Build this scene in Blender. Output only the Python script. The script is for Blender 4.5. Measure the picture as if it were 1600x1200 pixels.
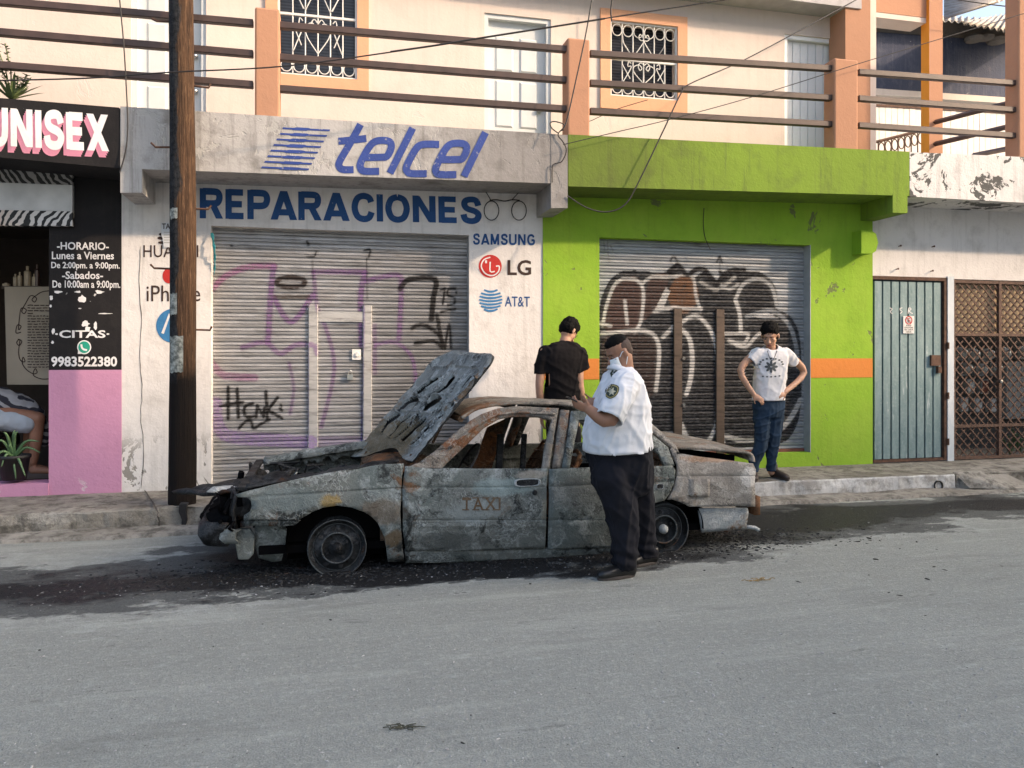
import bpy, bmesh, math, random
import numpy as np
from mathutils import Vector, Matrix, noise as mnoise
R = math.radians
random.seed(7); np.random.seed(7)
sc = bpy.context.scene
col = sc.collection
for o in list(bpy.data.objects): bpy.data.objects.remove(o)

# ---------------------------------------------------------------- camera, sky, sun, exposure
FPX, HOR, YAW, CAMH = 1202.0, 556.0, R(13.5), 1.48
cam = bpy.data.cameras.new('camera'); camo = bpy.data.objects.new('camera', cam); col.objects.link(camo)
cam.sensor_width = 36; cam.lens = FPX / 1600 * 36; cam.shift_y = -44 / 1600; cam.clip_start = .05; cam.clip_end = 1200
camo.location = (0, 0, CAMH); camo.rotation_euler = (R(90), 0, -YAW)
sc.camera = camo
SUN_AZ, SUN_EL = R(60), R(26)                       # right of the facade's normal
to_sun = Vector((math.sin(SUN_AZ) * math.cos(SUN_EL), -math.cos(SUN_AZ) * math.cos(SUN_EL), math.sin(SUN_EL)))
w = bpy.data.worlds.new('World'); sc.world = w; w.use_nodes = True
bgn = w.node_tree.nodes['Background']
sky = w.node_tree.nodes.new('ShaderNodeTexSky'); sky.sky_type = 'NISHITA'; sky.sun_disc = False
sky.sun_elevation = SUN_EL; sky.sun_rotation = math.atan2(to_sun.x, to_sun.y)
sky.dust_density = 6.0; sky.air_density = 1.0; sky.ozone_density = 1.0
w.node_tree.links.new(sky.outputs[0], bgn.inputs[0]); bgn.inputs[1].default_value = 0.15
sl = bpy.data.lights.new('sun', 'SUN'); sl.energy = 1.5; sl.angle = R(1.6); sl.color = (1, .74, .52)
slo = bpy.data.objects.new('sun', sl); col.objects.link(slo); slo.location = (20, -20, 30)
slo.rotation_euler = to_sun.to_track_quat('Z', 'Y').to_euler()
sc.view_settings.view_transform = 'Standard'; sc.view_settings.look = 'None'
sc.view_settings.gamma = 1; sc.view_settings.exposure = 1.55; sc.view_settings.use_curve_mapping = False
sc.render.engine = 'CYCLES'
sc.cycles.max_bounces = 5; sc.cycles.diffuse_bounces = 3; sc.cycles.glossy_bounces = 2; sc.cycles.transparent_max_bounces = 6; sc.cycles.transmission_bounces = 2

# ---------------------------------------------------------------- picture measurements -> places on real planes
FW = Vector((math.sin(YAW), math.cos(YAW), 0)); RT = Vector((math.cos(YAW), -math.sin(YAW), 0))
def U(px, py, y):
    d = RT * ((px - 800) / FPX) + FW + Vector((0, 0, (HOR - py) / FPX)); t = y / d.y
    return Vector((d.x * t, y, CAMH + d.z * t))
def G(px, py, z=0.0):
    t = FPX * (CAMH - z) / (py - HOR); d = RT * ((px - 800) / FPX) + FW
    return Vector((d.x * t, d.y * t, z))
def PX(v):
    x, y, z = v; Z = x * FW.x + y * FW.y; X = x * RT.x + y * RT.y
    return 800 + X / Z * FPX, HOR - (z - CAMH) / Z * FPX
WALL, LEDGE, UPW, SWZ, KERB = 8.0, 7.45, 8.6, .18, 7.1

# ---------------------------------------------------------------- object helpers
ROOT = {}
def tag(o, label=None, cat=None, group=None, kind=None):
    if label: o['label'] = label
    if cat: o['category'] = cat
    if group: o['group'] = group
    if kind: o['kind'] = kind
    return o
def thing(name, loc, label, cat, group=None):
    o = bpy.data.objects.new(name, None); o.empty_display_size = .2; col.objects.link(o); o.location = loc
    ROOT[o.name] = Vector(loc); return tag(o, label, cat, group)
def mk(name, verts, faces, mat, parent=None, smooth=False, loc=None, fm=None):
    """one mesh object from world-space verts; local to its root's base"""
    if parent is not None: base = ROOT[parent.name]
    elif loc is not None: base = Vector(loc)
    else: base = Vector((0, 0, 0))
    me = bpy.data.meshes.new(name)
    me.from_pydata([tuple(Vector(v) - base) for v in verts], [], faces)
    mats = mat if isinstance(mat, (list, tuple)) else [mat]
    for m in mats: me.materials.append(m)
    if fm is not None: me.polygons.foreach_set('material_index', fm)
    if smooth: me.polygons.foreach_set('use_smooth', [True] * len(me.polygons))
    me.update()
    o = bpy.data.objects.new(name, me); col.objects.link(o)
    if parent is not None: o.parent = parent
    else: o.location = base
    ROOT[o.name] = base
    return o
def dup(o, parent=None, off=(0, 0, 0)):
    c = o.copy(); col.objects.link(c); c.parent = parent if parent is not None else o.parent
    c.location = o.location + Vector(off); ROOT[c.name] = ROOT[o.name]; return c
class MB:
    def __init__(s): s.v = []; s.f = []; s.m = []
    def add(s, vs, fs, m=0):
        b = len(s.v); s.v += [Vector(v) for v in vs]; s.f += [tuple(i + b for i in f) for f in fs]; s.m += [m] * len(fs); return s
    def box(s, a, b, m=0):
        (x0, y0, z0), (x1, y1, z1) = a, b
        return s.add([(x0,y0,z0),(x1,y0,z0),(x1,y1,z0),(x0,y1,z0),(x0,y0,z1),(x1,y0,z1),(x1,y1,z1),(x0,y1,z1)],
                     [(3,2,1,0),(4,5,6,7),(0,1,5,4),(1,2,6,5),(2,3,7,6),(3,0,4,7)], m)
    def prism(s, pts, off, m=0):
        """closed polygon pts (3d) extruded by the vector off"""
        n = len(pts); off = Vector(off); p = [Vector(q) for q in pts]
        return s.add(p + [q + off for q in p], [tuple(range(n)), tuple(range(2*n-1, n-1, -1))] + [((i+1) % n, i, n+i, n+(i+1) % n) for i in range(n)], m)
    def slab(s, quad, y, dep, m=0):
        return s.prism([U(a, b, y) for a, b in quad], (0, dep, 0), m)
    def tube(s, pts, r, n=6, m=0, cap=True, closed=False):
        pts = [Vector(p) for p in pts]; k = len(pts); rr = r if isinstance(r, (list, tuple)) else [r] * k
        vs = []; prev = None
        for i, p in enumerate(pts):
            a = pts[(i-1) % k] if (i > 0 or closed) else p; b = pts[(i+1) % k] if (i < k-1 or closed) else p
            t = (b - a).normalized() if (b - a).length > 1e-9 else Vector((0, 0, 1))
            if prev is None:
                up = Vector((0, 0, 1)) if abs(t.z) < .9 else Vector((1, 0, 0)); nx = up.cross(t).normalized()
            else:
                nx = (prev - t * prev.dot(t)); nx = nx.normalized() if nx.length > 1e-6 else t.orthogonal().normalized()
            prev = nx; ny = t.cross(nx)
            vs += [p + (nx * math.cos(2*math.pi*j/n) + ny * math.sin(2*math.pi*j/n)) * rr[i] for j in range(n)]
        fs = []
        for i in range(k if closed else k-1):
            i2 = (i+1) % k
            fs += [(i*n+j, i*n+(j+1) % n, i2*n+(j+1) % n, i2*n+j) for j in range(n)]
        if cap and not closed: fs += [tuple(range(n-1, -1, -1)), tuple((k-1)*n+j for j in range(n))]
        return s.add(vs, fs, m)
    def lathe(s, prof, c, axis='z', n=24, m=0):
        """prof [(r,h)...] turned about an axis through c"""
        c = Vector(c); vs = []
        for r, h in prof:
            for j in range(n):
                a = 2*math.pi*j/n; u, v = r*math.cos(a), r*math.sin(a)
                vs.append(c + (Vector((u, v, h)) if axis == 'z' else Vector((u, h, v)) if axis == 'y' else Vector((h, u, v))))
        fs = [(i*n+j, i*n+(j+1) % n, (i+1)*n+(j+1) % n, (i+1)*n+j) for i in range(len(prof)-1) for j in range(n)]
        return s.add(vs, fs, m)
    def build(s, name, mat, parent=None, smooth=False, loc=None):
        return mk(name, s.v, s.f, mat, parent, smooth, loc, s.m if isinstance(mat, (list, tuple)) else None)
def bevel(o, wdt=.006, seg=2):
    m = o.modifiers.new('bevel', 'BEVEL'); m.width = wdt; m.segments = seg; m.limit_method = 'ANGLE'; m.angle_limit = R(40); return o
def bezier(pts, n=8, closed=False):
    """Catmull-Rom through pts"""
    P = [Vector(p) if len(p) == 3 else Vector((p[0], p[1], 0)) for p in pts]; out = []; k = len(P)
    for i in range(k if closed else k-1):
        g = (lambda q: P[q % k]) if closed else (lambda q: P[max(0, min(k-1, q))])
        p0, p1, p2, p3 = g(i-1), g(i), g(i+1), g(i+2)
        for j in range(n):
            t = j / n
            out.append(.5*((2*p1)+(p2-p0)*t+(2*p0-5*p1+4*p2-p3)*t*t+(3*p1-p0-3*p2+p3)*t**3))
    if not closed: out.append(P[-1])
    return out
def sm2(pts, n=6, closed=False): return [(p.x, p.y) for p in bezier(pts, n, closed)]

# ---------------------------------------------------------------- materials (all procedural)
class NT:
    def __init__(s, name):
        s.mat = bpy.data.materials.new(name); s.mat.use_nodes = True; s.nt = s.mat.node_tree; s.n = s.nt.nodes
        s.bsdf = s.n['Principled BSDF']; s.out = s.n['Material Output']
        s.pos = s.n.new('ShaderNodeNewGeometry').outputs['Position']
    def L(s, a, b): s.nt.links.new(a, b)
    def _in(s, sock, v):
        if v is None: return
        if hasattr(v, 'is_output'): s.L(v, sock)
        elif isinstance(v, (tuple, list)) and len(v) == 3 and sock.type == 'RGBA': sock.default_value = (*v, 1)
        else: sock.default_value = v
    def map(s, scale=(1, 1, 1), loc=(0, 0, 0), rot=(0, 0, 0), vec=None):
        m = s.n.new('ShaderNodeMapping'); s.L(vec or s.pos, m.inputs[0])
        m.inputs['Scale'].default_value = scale; m.inputs['Location'].default_value = loc; m.inputs['Rotation'].default_value = rot
        return m.outputs[0]
    def noise(s, scale=5, detail=4, rough=.55, vec=None, dist=0., color=False):
        t = s.n.new('ShaderNodeTexNoise'); s.L(vec or s.pos, t.inputs['Vector'])
        t.inputs['Scale'].default_value = scale; t.inputs['Detail'].default_value = min(detail, 5.)
        t.inputs['Roughness'].default_value = rough; t.inputs['Distortion'].default_value = dist
        return t.outputs['Color' if color else 'Fac']
    def vor(s, scale=5, vec=None, feature='F1', out='Distance', rnd=1.):
        t = s.n.new('ShaderNodeTexVoronoi'); s.L(vec or s.pos, t.inputs['Vector']); t.feature = feature
        t.inputs['Scale'].default_value = scale; t.inputs['Randomness'].default_value = rnd
        return t.outputs[out]
    def wave(s, scale=5, vec=None, dist=0., detail=2, axis='X', prof='SIN'):
        t = s.n.new('ShaderNodeTexWave'); s.L(vec or s.pos, t.inputs['Vector']); t.bands_direction = axis; t.wave_profile = prof
        t.inputs['Scale'].default_value = scale; t.inputs['Distortion'].default_value = dist; t.inputs['Detail'].default_value = detail
        return t.outputs['Fac']
    def rng(s, v, a, b, c=0., d=1.):
        m = s.n.new('ShaderNodeMapRange'); m.clamp = True; s._in(m.inputs[0], v)
        for i, q in enumerate((a, b, c, d)): m.inputs[i+1].default_value = q
        return m.outputs[0]
    def math(s, op, a, b=None):
        m = s.n.new('ShaderNodeMath'); m.operation = op; s._in(m.inputs[0], a); s._in(m.inputs[1], b); return m.outputs[0]
    def vmath(s, op, a, b=None, out=0):
        m = s.n.new('ShaderNodeVectorMath'); m.operation = op; s._in(m.inputs[0], a); s._in(m.inputs[1], b); return m.outputs[out]
    def mix(s, f, a, b, mode='MIX'):
        m = s.n.new('ShaderNodeMix'); m.data_type = 'RGBA'; m.blend_type = mode
        s._in(m.inputs[0], f); s._in(m.inputs[6], a); s._in(m.inputs[7], b); return m.outputs[2]
    def sep(s, v=None):
        m = s.n.new('ShaderNodeSeparateXYZ'); s.L(v or s.pos, m.inputs[0]); return m.outputs
    def attr(s, name, out='Color'):
        a = s.n.new('ShaderNodeAttribute'); a.attribute_name = name; return a.outputs[out]
    def ell(s, c, r, vec=None):
        """1 inside an ellipsoid about c, falling to 0 at its rim"""
        v = s.vmath('SUBTRACT', vec or s.pos, c); v = s.vmath('DIVIDE', v, r)
        return s.rng(s.vmath('LENGTH', v, out=1), 0., 1., 1., 0.)
    def fin(s, color, rough=.8, bump=None, bs=.4, bd=.01, metal=0., spec=None, alpha=None):
        s._in(s.bsdf.inputs['Base Color'], color); s._in(s.bsdf.inputs['Roughness'], rough); s._in(s.bsdf.inputs['Metallic'], metal)
        if spec is not None: s._in(s.bsdf.inputs['Specular IOR Level'], spec)
        if alpha is not None: s._in(s.bsdf.inputs['Alpha'], alpha)
        if bump is not None:
            b = s.n.new('ShaderNodeBump'); b.inputs['Strength'].default_value = bs; b.inputs['Distance'].default_value = bd
            s.L(bump, b.inputs['Height']); s.L(b.outputs[0], s.bsdf.inputs['Normal'])
        return s.mat
def plain(name, c, rough=.7, metal=0., var=.12, scale=8, spec=None, bump=.15):
    t = NT(name); n = t.noise(scale, 5); n2 = t.noise(scale*9, 3)
    k = t.mix(t.rng(n, .3, .7), tuple(q*(1-var) for q in c), tuple(min(1, q*(1+var)) for q in c))
    return t.fin(k, rough, n2, bump, .004, metal, spec)
def wallmat(name, c, dirt=(.22, .2, .17), damt=.35, streak=.35, peel=None, pamt=.5, grit=1., soot=(), sootc=(.06, .055, .05), low=None, hue=None):
    """painted render: cloudy tone, rain streaks, grit, chips, soot blooms at places"""
    t = NT(name); big = t.noise(.9, 5, .6); mid = t.noise(4, 6, .65); fine = t.noise(38, 4, .6)
    k = t.mix(t.rng(big, .3, .7), tuple(q*.93 for q in c), tuple(min(1, q*1.05) for q in c))
    if hue: k = t.mix(t.rng(t.noise(1.7, 4), .45, .7, 0, .8), k, hue)
    sv = t.map((9, 9, .55)); st = t.noise(1.6, 6, .7, sv)
    k = t.mix(t.math('MULTIPLY', t.rng(st, .52, .78), streak), k, dirt)
    k = t.mix(t.math('MULTIPLY', t.rng(mid, .5, .75), damt), k, dirt)
    k = t.mix(t.rng(fine, .64, .74, 0, .3*grit), k, dirt)
    pm = None
    if peel:
        pv = t.noise(2.6, 8, .7, dist=.6); pm = t.rng(pv, .66 - .12*pamt, .68 - .12*pamt)
        if low is not None: pm = t.math('MULTIPLY', pm, t.rng(t.sep()[2], low, low-.22))
        k = t.mix(pm, k, peel)
    for (cc, rr, am) in soot:
        m = t.ell(cc, rr); m = t.math('ADD', t.math('MULTIPLY', m, 1.1), t.math('SUBTRACT', t.noise(3.5, 6, .7), .62))
        k = t.mix(t.rng(m, .0, .7, 0, am), k, sootc)
    h = t.math('ADD', t.math('MULTIPLY', fine, .5), t.math('MULTIPLY', t.noise(14, 5, .6), .8))
    if pm is not None: h = t.math('SUBTRACT', h, t.math('MULTIPLY', pm, .5))
    return t.fin(k, .9, h, .45*grit, .012, 0, .25)
# ================================================================ SETTING
def soot_mask(t, wob=.5):
    v = t.vmath('ADD', t.pos, t.vmath('SCALE', t.vmath('SUBTRACT', t.noise(1.3, 7, .65, color=True), (.5, .5, .5)), None))
    return v
def make_road():
    t = NT('road_asphalt')
    a = t.noise(1.1, 6, .6); b = t.noise(.35, 4); f = t.noise(120, 3, .65); g = t.noise(34, 5, .65)
    k = t.mix(t.rng(a, .3, .7), (.295, .306, .276), (.36, .373, .337)); k = t.mix(t.rng(b, .35, .65, 0, .6), k, (.34, .352, .32))
    k = t.mix(t.rng(f, .38, .66, 0, .75), k, (.185, .19, .17))
    k = t.mix(t.rng(g, .5, .7, 0, .5), k, (.47, .48, .43)); k = t.mix(t.rng(t.noise(11, 6, .7), .52, .7, 0, .35), k, (.22, .226, .2))
    sp = t.vor(75, out='Distance'); spc = t.vor(75, out='Color')
    fl = t.math('MULTIPLY', t.rng(sp, .2, .12), t.rng(t.sep(spc)[0], .7, .74)); k = t.mix(t.math('MULTIPLY', fl, .7), k, (.6, .6, .56))
    sp2 = t.vor(30, out='Distance'); sc2 = t.vor(30, out='Color')
    k = t.mix(t.math('MULTIPLY', t.rng(sp2, .14, .09), t.rng(t.sep(sc2)[1], .8, .84, 0, .8)), k, (.04, .04, .038))
    # wheel lanes, pale scuffs and old marks running along the street
    k = t.mix(t.rng(t.noise(1.3, 7, .72, t.map((.3, 2.6, 1))), .52, .7, 0, .5), k, (.44, .45, .405))
    k = t.mix(t.rng(t.noise(1.1, 8, .78, t.map((.4, 1.8, 1), (7, 3, 0))), .56, .68, 0, .5), k, (.19, .195, .174))
    k = t.mix(t.rng(t.noise(3.4, 8, .8, t.map((.5, 2.2, 1), (1, 9, 0))), .6, .68, 0, .55), k, (.13, .134, .12))
    wn = t.n.new('ShaderNodeVectorMath'); wn.operation = 'SCALE'; t.L(t.vmath('SUBTRACT', t.noise(2.1, 8, .7, t.map((.7, 1.3, 1)), color=True), (.5, .5, .5)), wn.inputs[0]); wn.inputs['Scale'].default_value = 1.3
    v = t.vmath('ADD', t.pos, wn.outputs[0]); v = t.map((1, 1, 0), vec=v)
    # fire residue round the wreck: grey smoked film, then wet black char
    tot = None
    for c, r, am in (((1.1, 6.0, 0), (2.75, 1.0, 1), 2.6), ((.9, 5.25, 0), (2.6, .42, 1), 1.9), ((-1.7, 5.4, 0), (2.2, .9, 1), 1.15), ((-.5, 5.35, 0), (1.3, .55, 1), 1.7),
                     ((3.9, 6.15, 0), (2.2, .9, 1), 1.9), ((6.0, 6.3, 0), (3.4, .7, 1), 1.35), ((2.4, 5.3, 0), (1.3, .42, 1), 1.1), ((-3.4, 6.3, 0), (1.8, .45, 1), .6)):
        e = t.math('MULTIPLY', t.ell(c, r, v), am); tot = e if tot is None else t.math('MAXIMUM', tot, e)
    br = t.math('ADD', tot, t.math('MULTIPLY', t.math('SUBTRACT', t.noise(6, 9, .8, t.map((.55, 1.5, 1))), .5), .75))
    k = t.mix(t.math('MULTIPLY', t.rng(br, .02, .12), t.math('MULTIPLY', t.rng(br, .34, .2), t.rng(t.noise(6, 6, .7), .42, .62, 0, .4))), k, (.46, .48, .45))
    k = t.mix(t.rng(br, .26, .4, 0, .8), k, t.mix(t.rng(t.noise(50, 5, .75), .35, .65), (.022, .023, .024), (.085, .088, .088)))
    sm = t.rng(br, .58, .85); k = t.mix(sm, k, t.mix(t.rng(t.noise(60, 4, .7), .42, .7), (.004, .004, .0045), (.03, .03, .031)))  # black char, darkened further to paint in the shade under the car
    k = t.mix(t.math('MULTIPLY', t.rng(t.ell((-1.95, 4.02, 0), (.32, .1, 1), v), .05, .3), .6), k, (.12, .1, .08))
    h = t.math('ADD', t.math('MULTIPLY', f, .8), t.math('ADD', t.math('MULTIPLY', g, 1.1), t.math('MULTIPLY', fl, .6)))
    ro = t.mix(t.rng(br, .3, .9), (.9, .9, .9), (.5, .5, .5))
    return t.fin(k, t.sep(ro)[0], h, .9, .014, 0, .25)
def ground_sheet():
    mb = MB(); X = [-300, -40, -8, 0, 8, 40, 300]; Y = [-300, -40, -6, 0, 4, 7.3, 300]
    mb.add([(x, y, 0) for y in Y for x in X], [(j*7+i, j*7+i+1, j*7+i+8, j*7+i+7) for j in range(6) for i in range(6)])
    tag(mb.build('road', make_road()), kind='structure')
ground_sheet()

M_conc = NT('kerb_concrete'); t = M_conc
k = t.mix(t.rng(t.noise(2.2, 6, .65), .3, .7), (.17, .155, .13), (.34, .32, .28)); k = t.mix(t.rng(t.noise(6, 8, .78), .46, .62, 0, .85), k, (.085, .078, .066))
k = t.mix(t.rng(t.noise(60, 3), .6, .75, 0, .5), k, (.12, .11, .1)); k = t.mix(t.rng(t.noise(1.2, 5, .6, t.map((1, 1, 1), (4, 0, 0))), .58, .68, 0, .5), k, (.42, .4, .35))
M_conc = t.fin(k, .92, t.math('ADD', t.noise(16, 6, .7), t.math('MULTIPLY', t.noise(70, 3), .4)), .8, .02, 0, .2)
t = NT('white_kerb_paint')
k = t.mix(t.rng(t.noise(1.5, 5), .3, .7), (.46, .46, .45), (.62, .62, .6)); wp = t.noise(5, 8, .75)
k = t.mix(t.rng(wp, .44, .6, 0, .9), k, (.26, .25, .23)); k = t.mix(t.rng(t.noise(3.5, 6, .7, t.map((6, 1, .7))), .55, .75, 0, .6), k, (.16, .15, .14))
M_kerbw = t.fin(k, .85, t.noise(22, 6, .65), .6, .012, 0, .25)

def pavement(name, x0, x1, edge_noise, mkerb, gap=()):
    n = max(2, int((x1-x0)/.06)); vs = []; fs = []; fm = []
    prof = [(9.5, SWZ), (8.0, SWZ), (7.55, SWZ+.002), (7.2, SWZ), (KERB+.012, SWZ-.002), (KERB+.0, SWZ-.016), (KERB-.006, .09), (KERB-.012, -.06)]
    for i in range(n+1):
        x = x0 + (x1-x0)*i/n
        for j, (y, z) in enumerate(prof):
            d = 0; e = 0
            if 2 <= j <= 6:
                e = (mnoise.noise((x*1.3, y*2, z*5))*.012 + mnoise.noise((x*6, y*5, z*9))*.008)*edge_noise
                d = (mnoise.noise((x*2.1, 5+j*.35, 2))*.03 + mnoise.noise((x*9, j*.6, 7))*.014)*edge_noise if j >= 4 else 0
            vs.append((x, y+d, z+e))
    m = len(prof)
    for i in range(n):
        for j in range(m-1):
            fs.append((i*m+j, i*m+j+1, (i+1)*m+j+1, (i+1)*m+j)); fm.append(0 if j < 4 else 1)
    return mk(name, vs, fs, [M_conc, mkerb], None, False, (0, 0, 0), fm)
xk = U(600, 780, KERB).x; xr0 = U(1492, 760, KERB).x; xr1 = U(1580, 760, KERB).x
sw1 = tag(pavement('pavement', -16, xk, 1.5, M_conc), kind='structure')
sw2 = tag(pavement('pavement', xk+.012, xr0, .7, M_kerbw), kind='structure')
sw3 = tag(pavement('pavement', xr0+.012, 18, 1.2, M_conc), kind='structure')
# low worn concrete gutter strip along the kerb, broken at its front edge
n = 420; vs = []; fs = []
for i in range(n+1):
    x = -16 + 34*i/n; fr = 6.80 + mnoise.noise((x*.9, 1, 0))*.09 + mnoise.noise((x*5, 2, 0))*.035; z = .03 + mnoise.noise((x*1.7, 9, 0))*.014
    vs += [(x, KERB+.05, z+.006), (x, fr+.04, z), (x, fr+.012, z-.008), (x, fr - .015, -.03)]
for i in range(n): fs += [(i*4+j, i*4+j+1, i*4+j+5, i*4+j+4) for j in range(3)]
tag(mk('gutter_strip', vs, fs, M_conc, None, True), kind='structure')
# sloped concrete ramp set against the kerb
mb = MB(); a = xr0+.03; b = xr1
top = [(a, KERB+.06, SWZ+.012), (a+.5*(b-a), KERB+.05, SWZ+.014), (b-.1, KERB+.06, SWZ+.006)]
bot = [(a+.05, KERB-.12, .04), (a+.62*(b-a), KERB-.26, .035), (b+.1, KERB-.22, .03)]
mb.add(top+bot+[(p[0], p[1]+.1, -.05) for p in top], [(0, 3, 4, 1), (1, 4, 5, 2), (0, 6, 3), (2, 5, 8)])
tag(mb.build('kerb_ramp', M_conc, loc=(a, KERB, 0)), 'rough grey concrete ramp wedge against the kerb before the lattice gate', 'ramp')
# drain hole through the painted kerb: a short black pipe stub
mb = MB(); c = U(1465, 758, KERB); mb.lathe([(.0, .03), (.045, .03), (.048, -.02), (.058, -.02), (.058, .1)], (c.x, KERB, c.z-.005), 'y', 16)
M_black = plain('black_rubber', (.012, .012, .012), .7)
tag(mb.build('drain_pipe', M_black, loc=(c.x, KERB, c.z)), 'short black drain pipe poking out of the white painted kerb', 'pipe')
# cracks
def crackmesh(name, pts, wd, parent, to3):
    P = sm2(pts, 5); vs = []; fs = []
    for i, (x, y) in enumerate(P):
        a = P[max(0, i-1)]; b = P[min(len(P)-1, i+1)]; dx, dy = b[0]-a[0], b[1]-a[1]; l = math.hypot(dx, dy) or 1
        jx = random.uniform(-1, 1)*.8; q = wd*random.uniform(.5, 1.1)*(1 if 0 < i < len(P)-1 else .2)
        vs += [to3(x+jx-dy/l*q, y+dx/l*q), to3(x+jx+dy/l*q, y-dx/l*q)]
    for i in range(len(P)-1): fs.append((2*i, 2*i+1, 2*i+3, 2*i+2))
    return mk(name, vs, fs, M_crack, parent)
M_crack = plain('crack_dark', (.06, .052, .045), .95)
crackmesh('crack', [(225, 765), (238, 783), (246, 800), (247, 806)], 1.6, sw1, lambda x, y: G(x, y, SWZ+.012))
crackmesh('crack', [(246, 806), (249, 815), (247, 829)], 1.8, sw1, lambda x, y: U(x, y, KERB-.035))

# ================================================================ MATERIALS of the row of buildings
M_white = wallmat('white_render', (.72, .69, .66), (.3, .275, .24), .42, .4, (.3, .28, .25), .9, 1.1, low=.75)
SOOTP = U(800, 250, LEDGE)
M_whledge = wallmat('stained_shaded_white_render', (.43, .418, .405), (.15, .142, .13), .85, .9, (.4, .39, .37), .65, 1.2, soot=[((SOOTP.x+.25, 7.4, SOOTP.z), (1.7, 2, 1.1), .62)], sootc=(.16, .15, .145))  # stains and soot, over a base darkened to paint the ledge in shade
M_whright = wallmat('mouldy_white_render', (.7, .68, .66), (.16, .155, .145), .3, .5, (.1, .1, .095), .95, 1.2)
M_upper = wallmat('cream_render', (.67, .575, .51), (.45, .375, .32), .22, .25, (.6, .55, .5), .05, .5)
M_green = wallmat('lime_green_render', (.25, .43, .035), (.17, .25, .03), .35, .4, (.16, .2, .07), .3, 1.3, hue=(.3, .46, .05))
M_grledge = wallmat('stained_shaded_green_render', (.185, .285, .035), (.1, .125, .04), .55, .85, None, .5, 1.3, soot=[((U(960, 250, LEDGE).x-.3, 7.4, SOOTP.z), (2.1, 2, 1.2), .5)], sootc=(.075, .08, .03))  # sooty green whose base is also darkened, shade put into the paint
M_orange = wallmat('orange_band_paint', (.62, .22, .05), (.4, .16, .05), .25, .15, None, 0, 1.)
M_peach = wallmat('peach_render', (.44, .235, .145), (.35, .2, .13), .25, .3, None, 0, .7)
M_peach2 = wallmat('bright_peach_render', (.68, .37, .225), (.5, .28, .16), .2, .2, None, 0, .6)
M_amber = wallmat('amber_lit_face', (.72, .27, .03), (.5, .25, .04), .15, .1, None, 0, .6)
M_blackp = wallmat('black_paint', (.016, .015, .016), (.05, .045, .04), .25, .15, (.62, .6, .57), .1, 1.)
M_pink = wallmat('pink_paint', (.55, .27, .41), (.42, .2, .3), .3, .2, (.6, .55, .55), .45, 1., low=.38)
M_dark = plain('dark_interior', (.03, .026, .024), .9)
M_metalw = plain('white_gloss_metal', (.7, .69, .66), .45, 0, .06)
M_grey = plain('grey_jamb_paint', (.34, .36, .38), .6)
M_rail = plain('brown_rail_paint', (.06, .036, .03), .55, 0, .3, 6)
M_rust = plain('rust_iron', (.09, .045, .028), .85, 0, .45, 20)

def rect_w(quad, y):
    P = [U(a, b, y) for a, b in quad]
    return min(P[0].x, P[3].x), max(P[1].x, P[2].x), (P[2].z+P[3].z)/2, (P[0].z+P[1].z)/2
def wall_open(mb, x0, x1, z0, z1, y, dep, ops, m=0):
    """wall with rectangular openings; ops (xa, xb, za, zb)"""
    xs = sorted({x0, x1, *[v for o in ops for v in o[:2] if x0 < v < x1]})
    for a, b in zip(xs[:-1], xs[1:]):
        cuts = sorted([(o[2], o[3]) for o in ops if o[0] < (a+b)/2 < o[1]]); z = z0
        for c0, c1 in cuts:
            if c0 > z: mb.box((a, y, z), (b, y+dep, c0), m)
            z = max(z, c1)
        if z < z1: mb.box((a, y, z), (b, y+dep, z1), m)
    return mb
ux = lambda px, py, y: U(px, py, y).x
uz = lambda px, py, y: U(px, py, y).z
ZB = .15                                              # walls start a little below the pavement's top

# ---------------------------------------------------------------- salon (left)
salon = thing('hair_salon', (U(60, 775, WALL).x, WALL, SWZ), 'black and pink painted hair salon front with open doorway at far left', 'shop')
MB().slab([(-420, 119), (186, 168), (188, 263), (-420, 208)], LEDGE, 1.9).build('ledge', M_blackp, salon)
xL, xO, xE = ux(-420, 400, WALL), ux(76.5, 500, WALL), ux(190, 500, WALL)
zp = uz(130, 578, WALL)
mb = MB(); mb.box((xO, WALL, zp), (xE, WALL+.25, 3.6)); mb.box((xL, WALL, uz(40, 350, WALL)), (xO, WALL+.25, 3.6)); mb.build('pillar', M_blackp, salon)
mb = MB(); mb.box((xO, WALL-.006, ZB), (xE+.001, WALL+.25, zp)); mb.box((xL, WALL-.02, ZB), (xO, WALL+.25, uz(40, 756, WALL))); mb.build('pillar_base', M_pink, salon)
mb = MB()                                             # the room behind the doorway
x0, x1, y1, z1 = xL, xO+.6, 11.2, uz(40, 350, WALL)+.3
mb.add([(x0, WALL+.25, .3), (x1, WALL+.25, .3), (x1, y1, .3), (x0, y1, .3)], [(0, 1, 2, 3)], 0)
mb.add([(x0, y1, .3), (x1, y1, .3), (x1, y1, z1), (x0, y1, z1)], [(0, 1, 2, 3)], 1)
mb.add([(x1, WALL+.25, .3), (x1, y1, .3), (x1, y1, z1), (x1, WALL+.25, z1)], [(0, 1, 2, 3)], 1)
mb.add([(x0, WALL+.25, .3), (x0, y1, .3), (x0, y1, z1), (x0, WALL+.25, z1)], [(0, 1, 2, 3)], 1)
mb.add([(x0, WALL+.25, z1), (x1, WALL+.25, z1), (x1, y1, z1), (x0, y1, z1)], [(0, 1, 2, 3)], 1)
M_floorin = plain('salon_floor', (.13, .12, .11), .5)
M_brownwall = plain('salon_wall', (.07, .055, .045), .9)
mb.build('room', [M_floorin, M_brownwall], salon)

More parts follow.
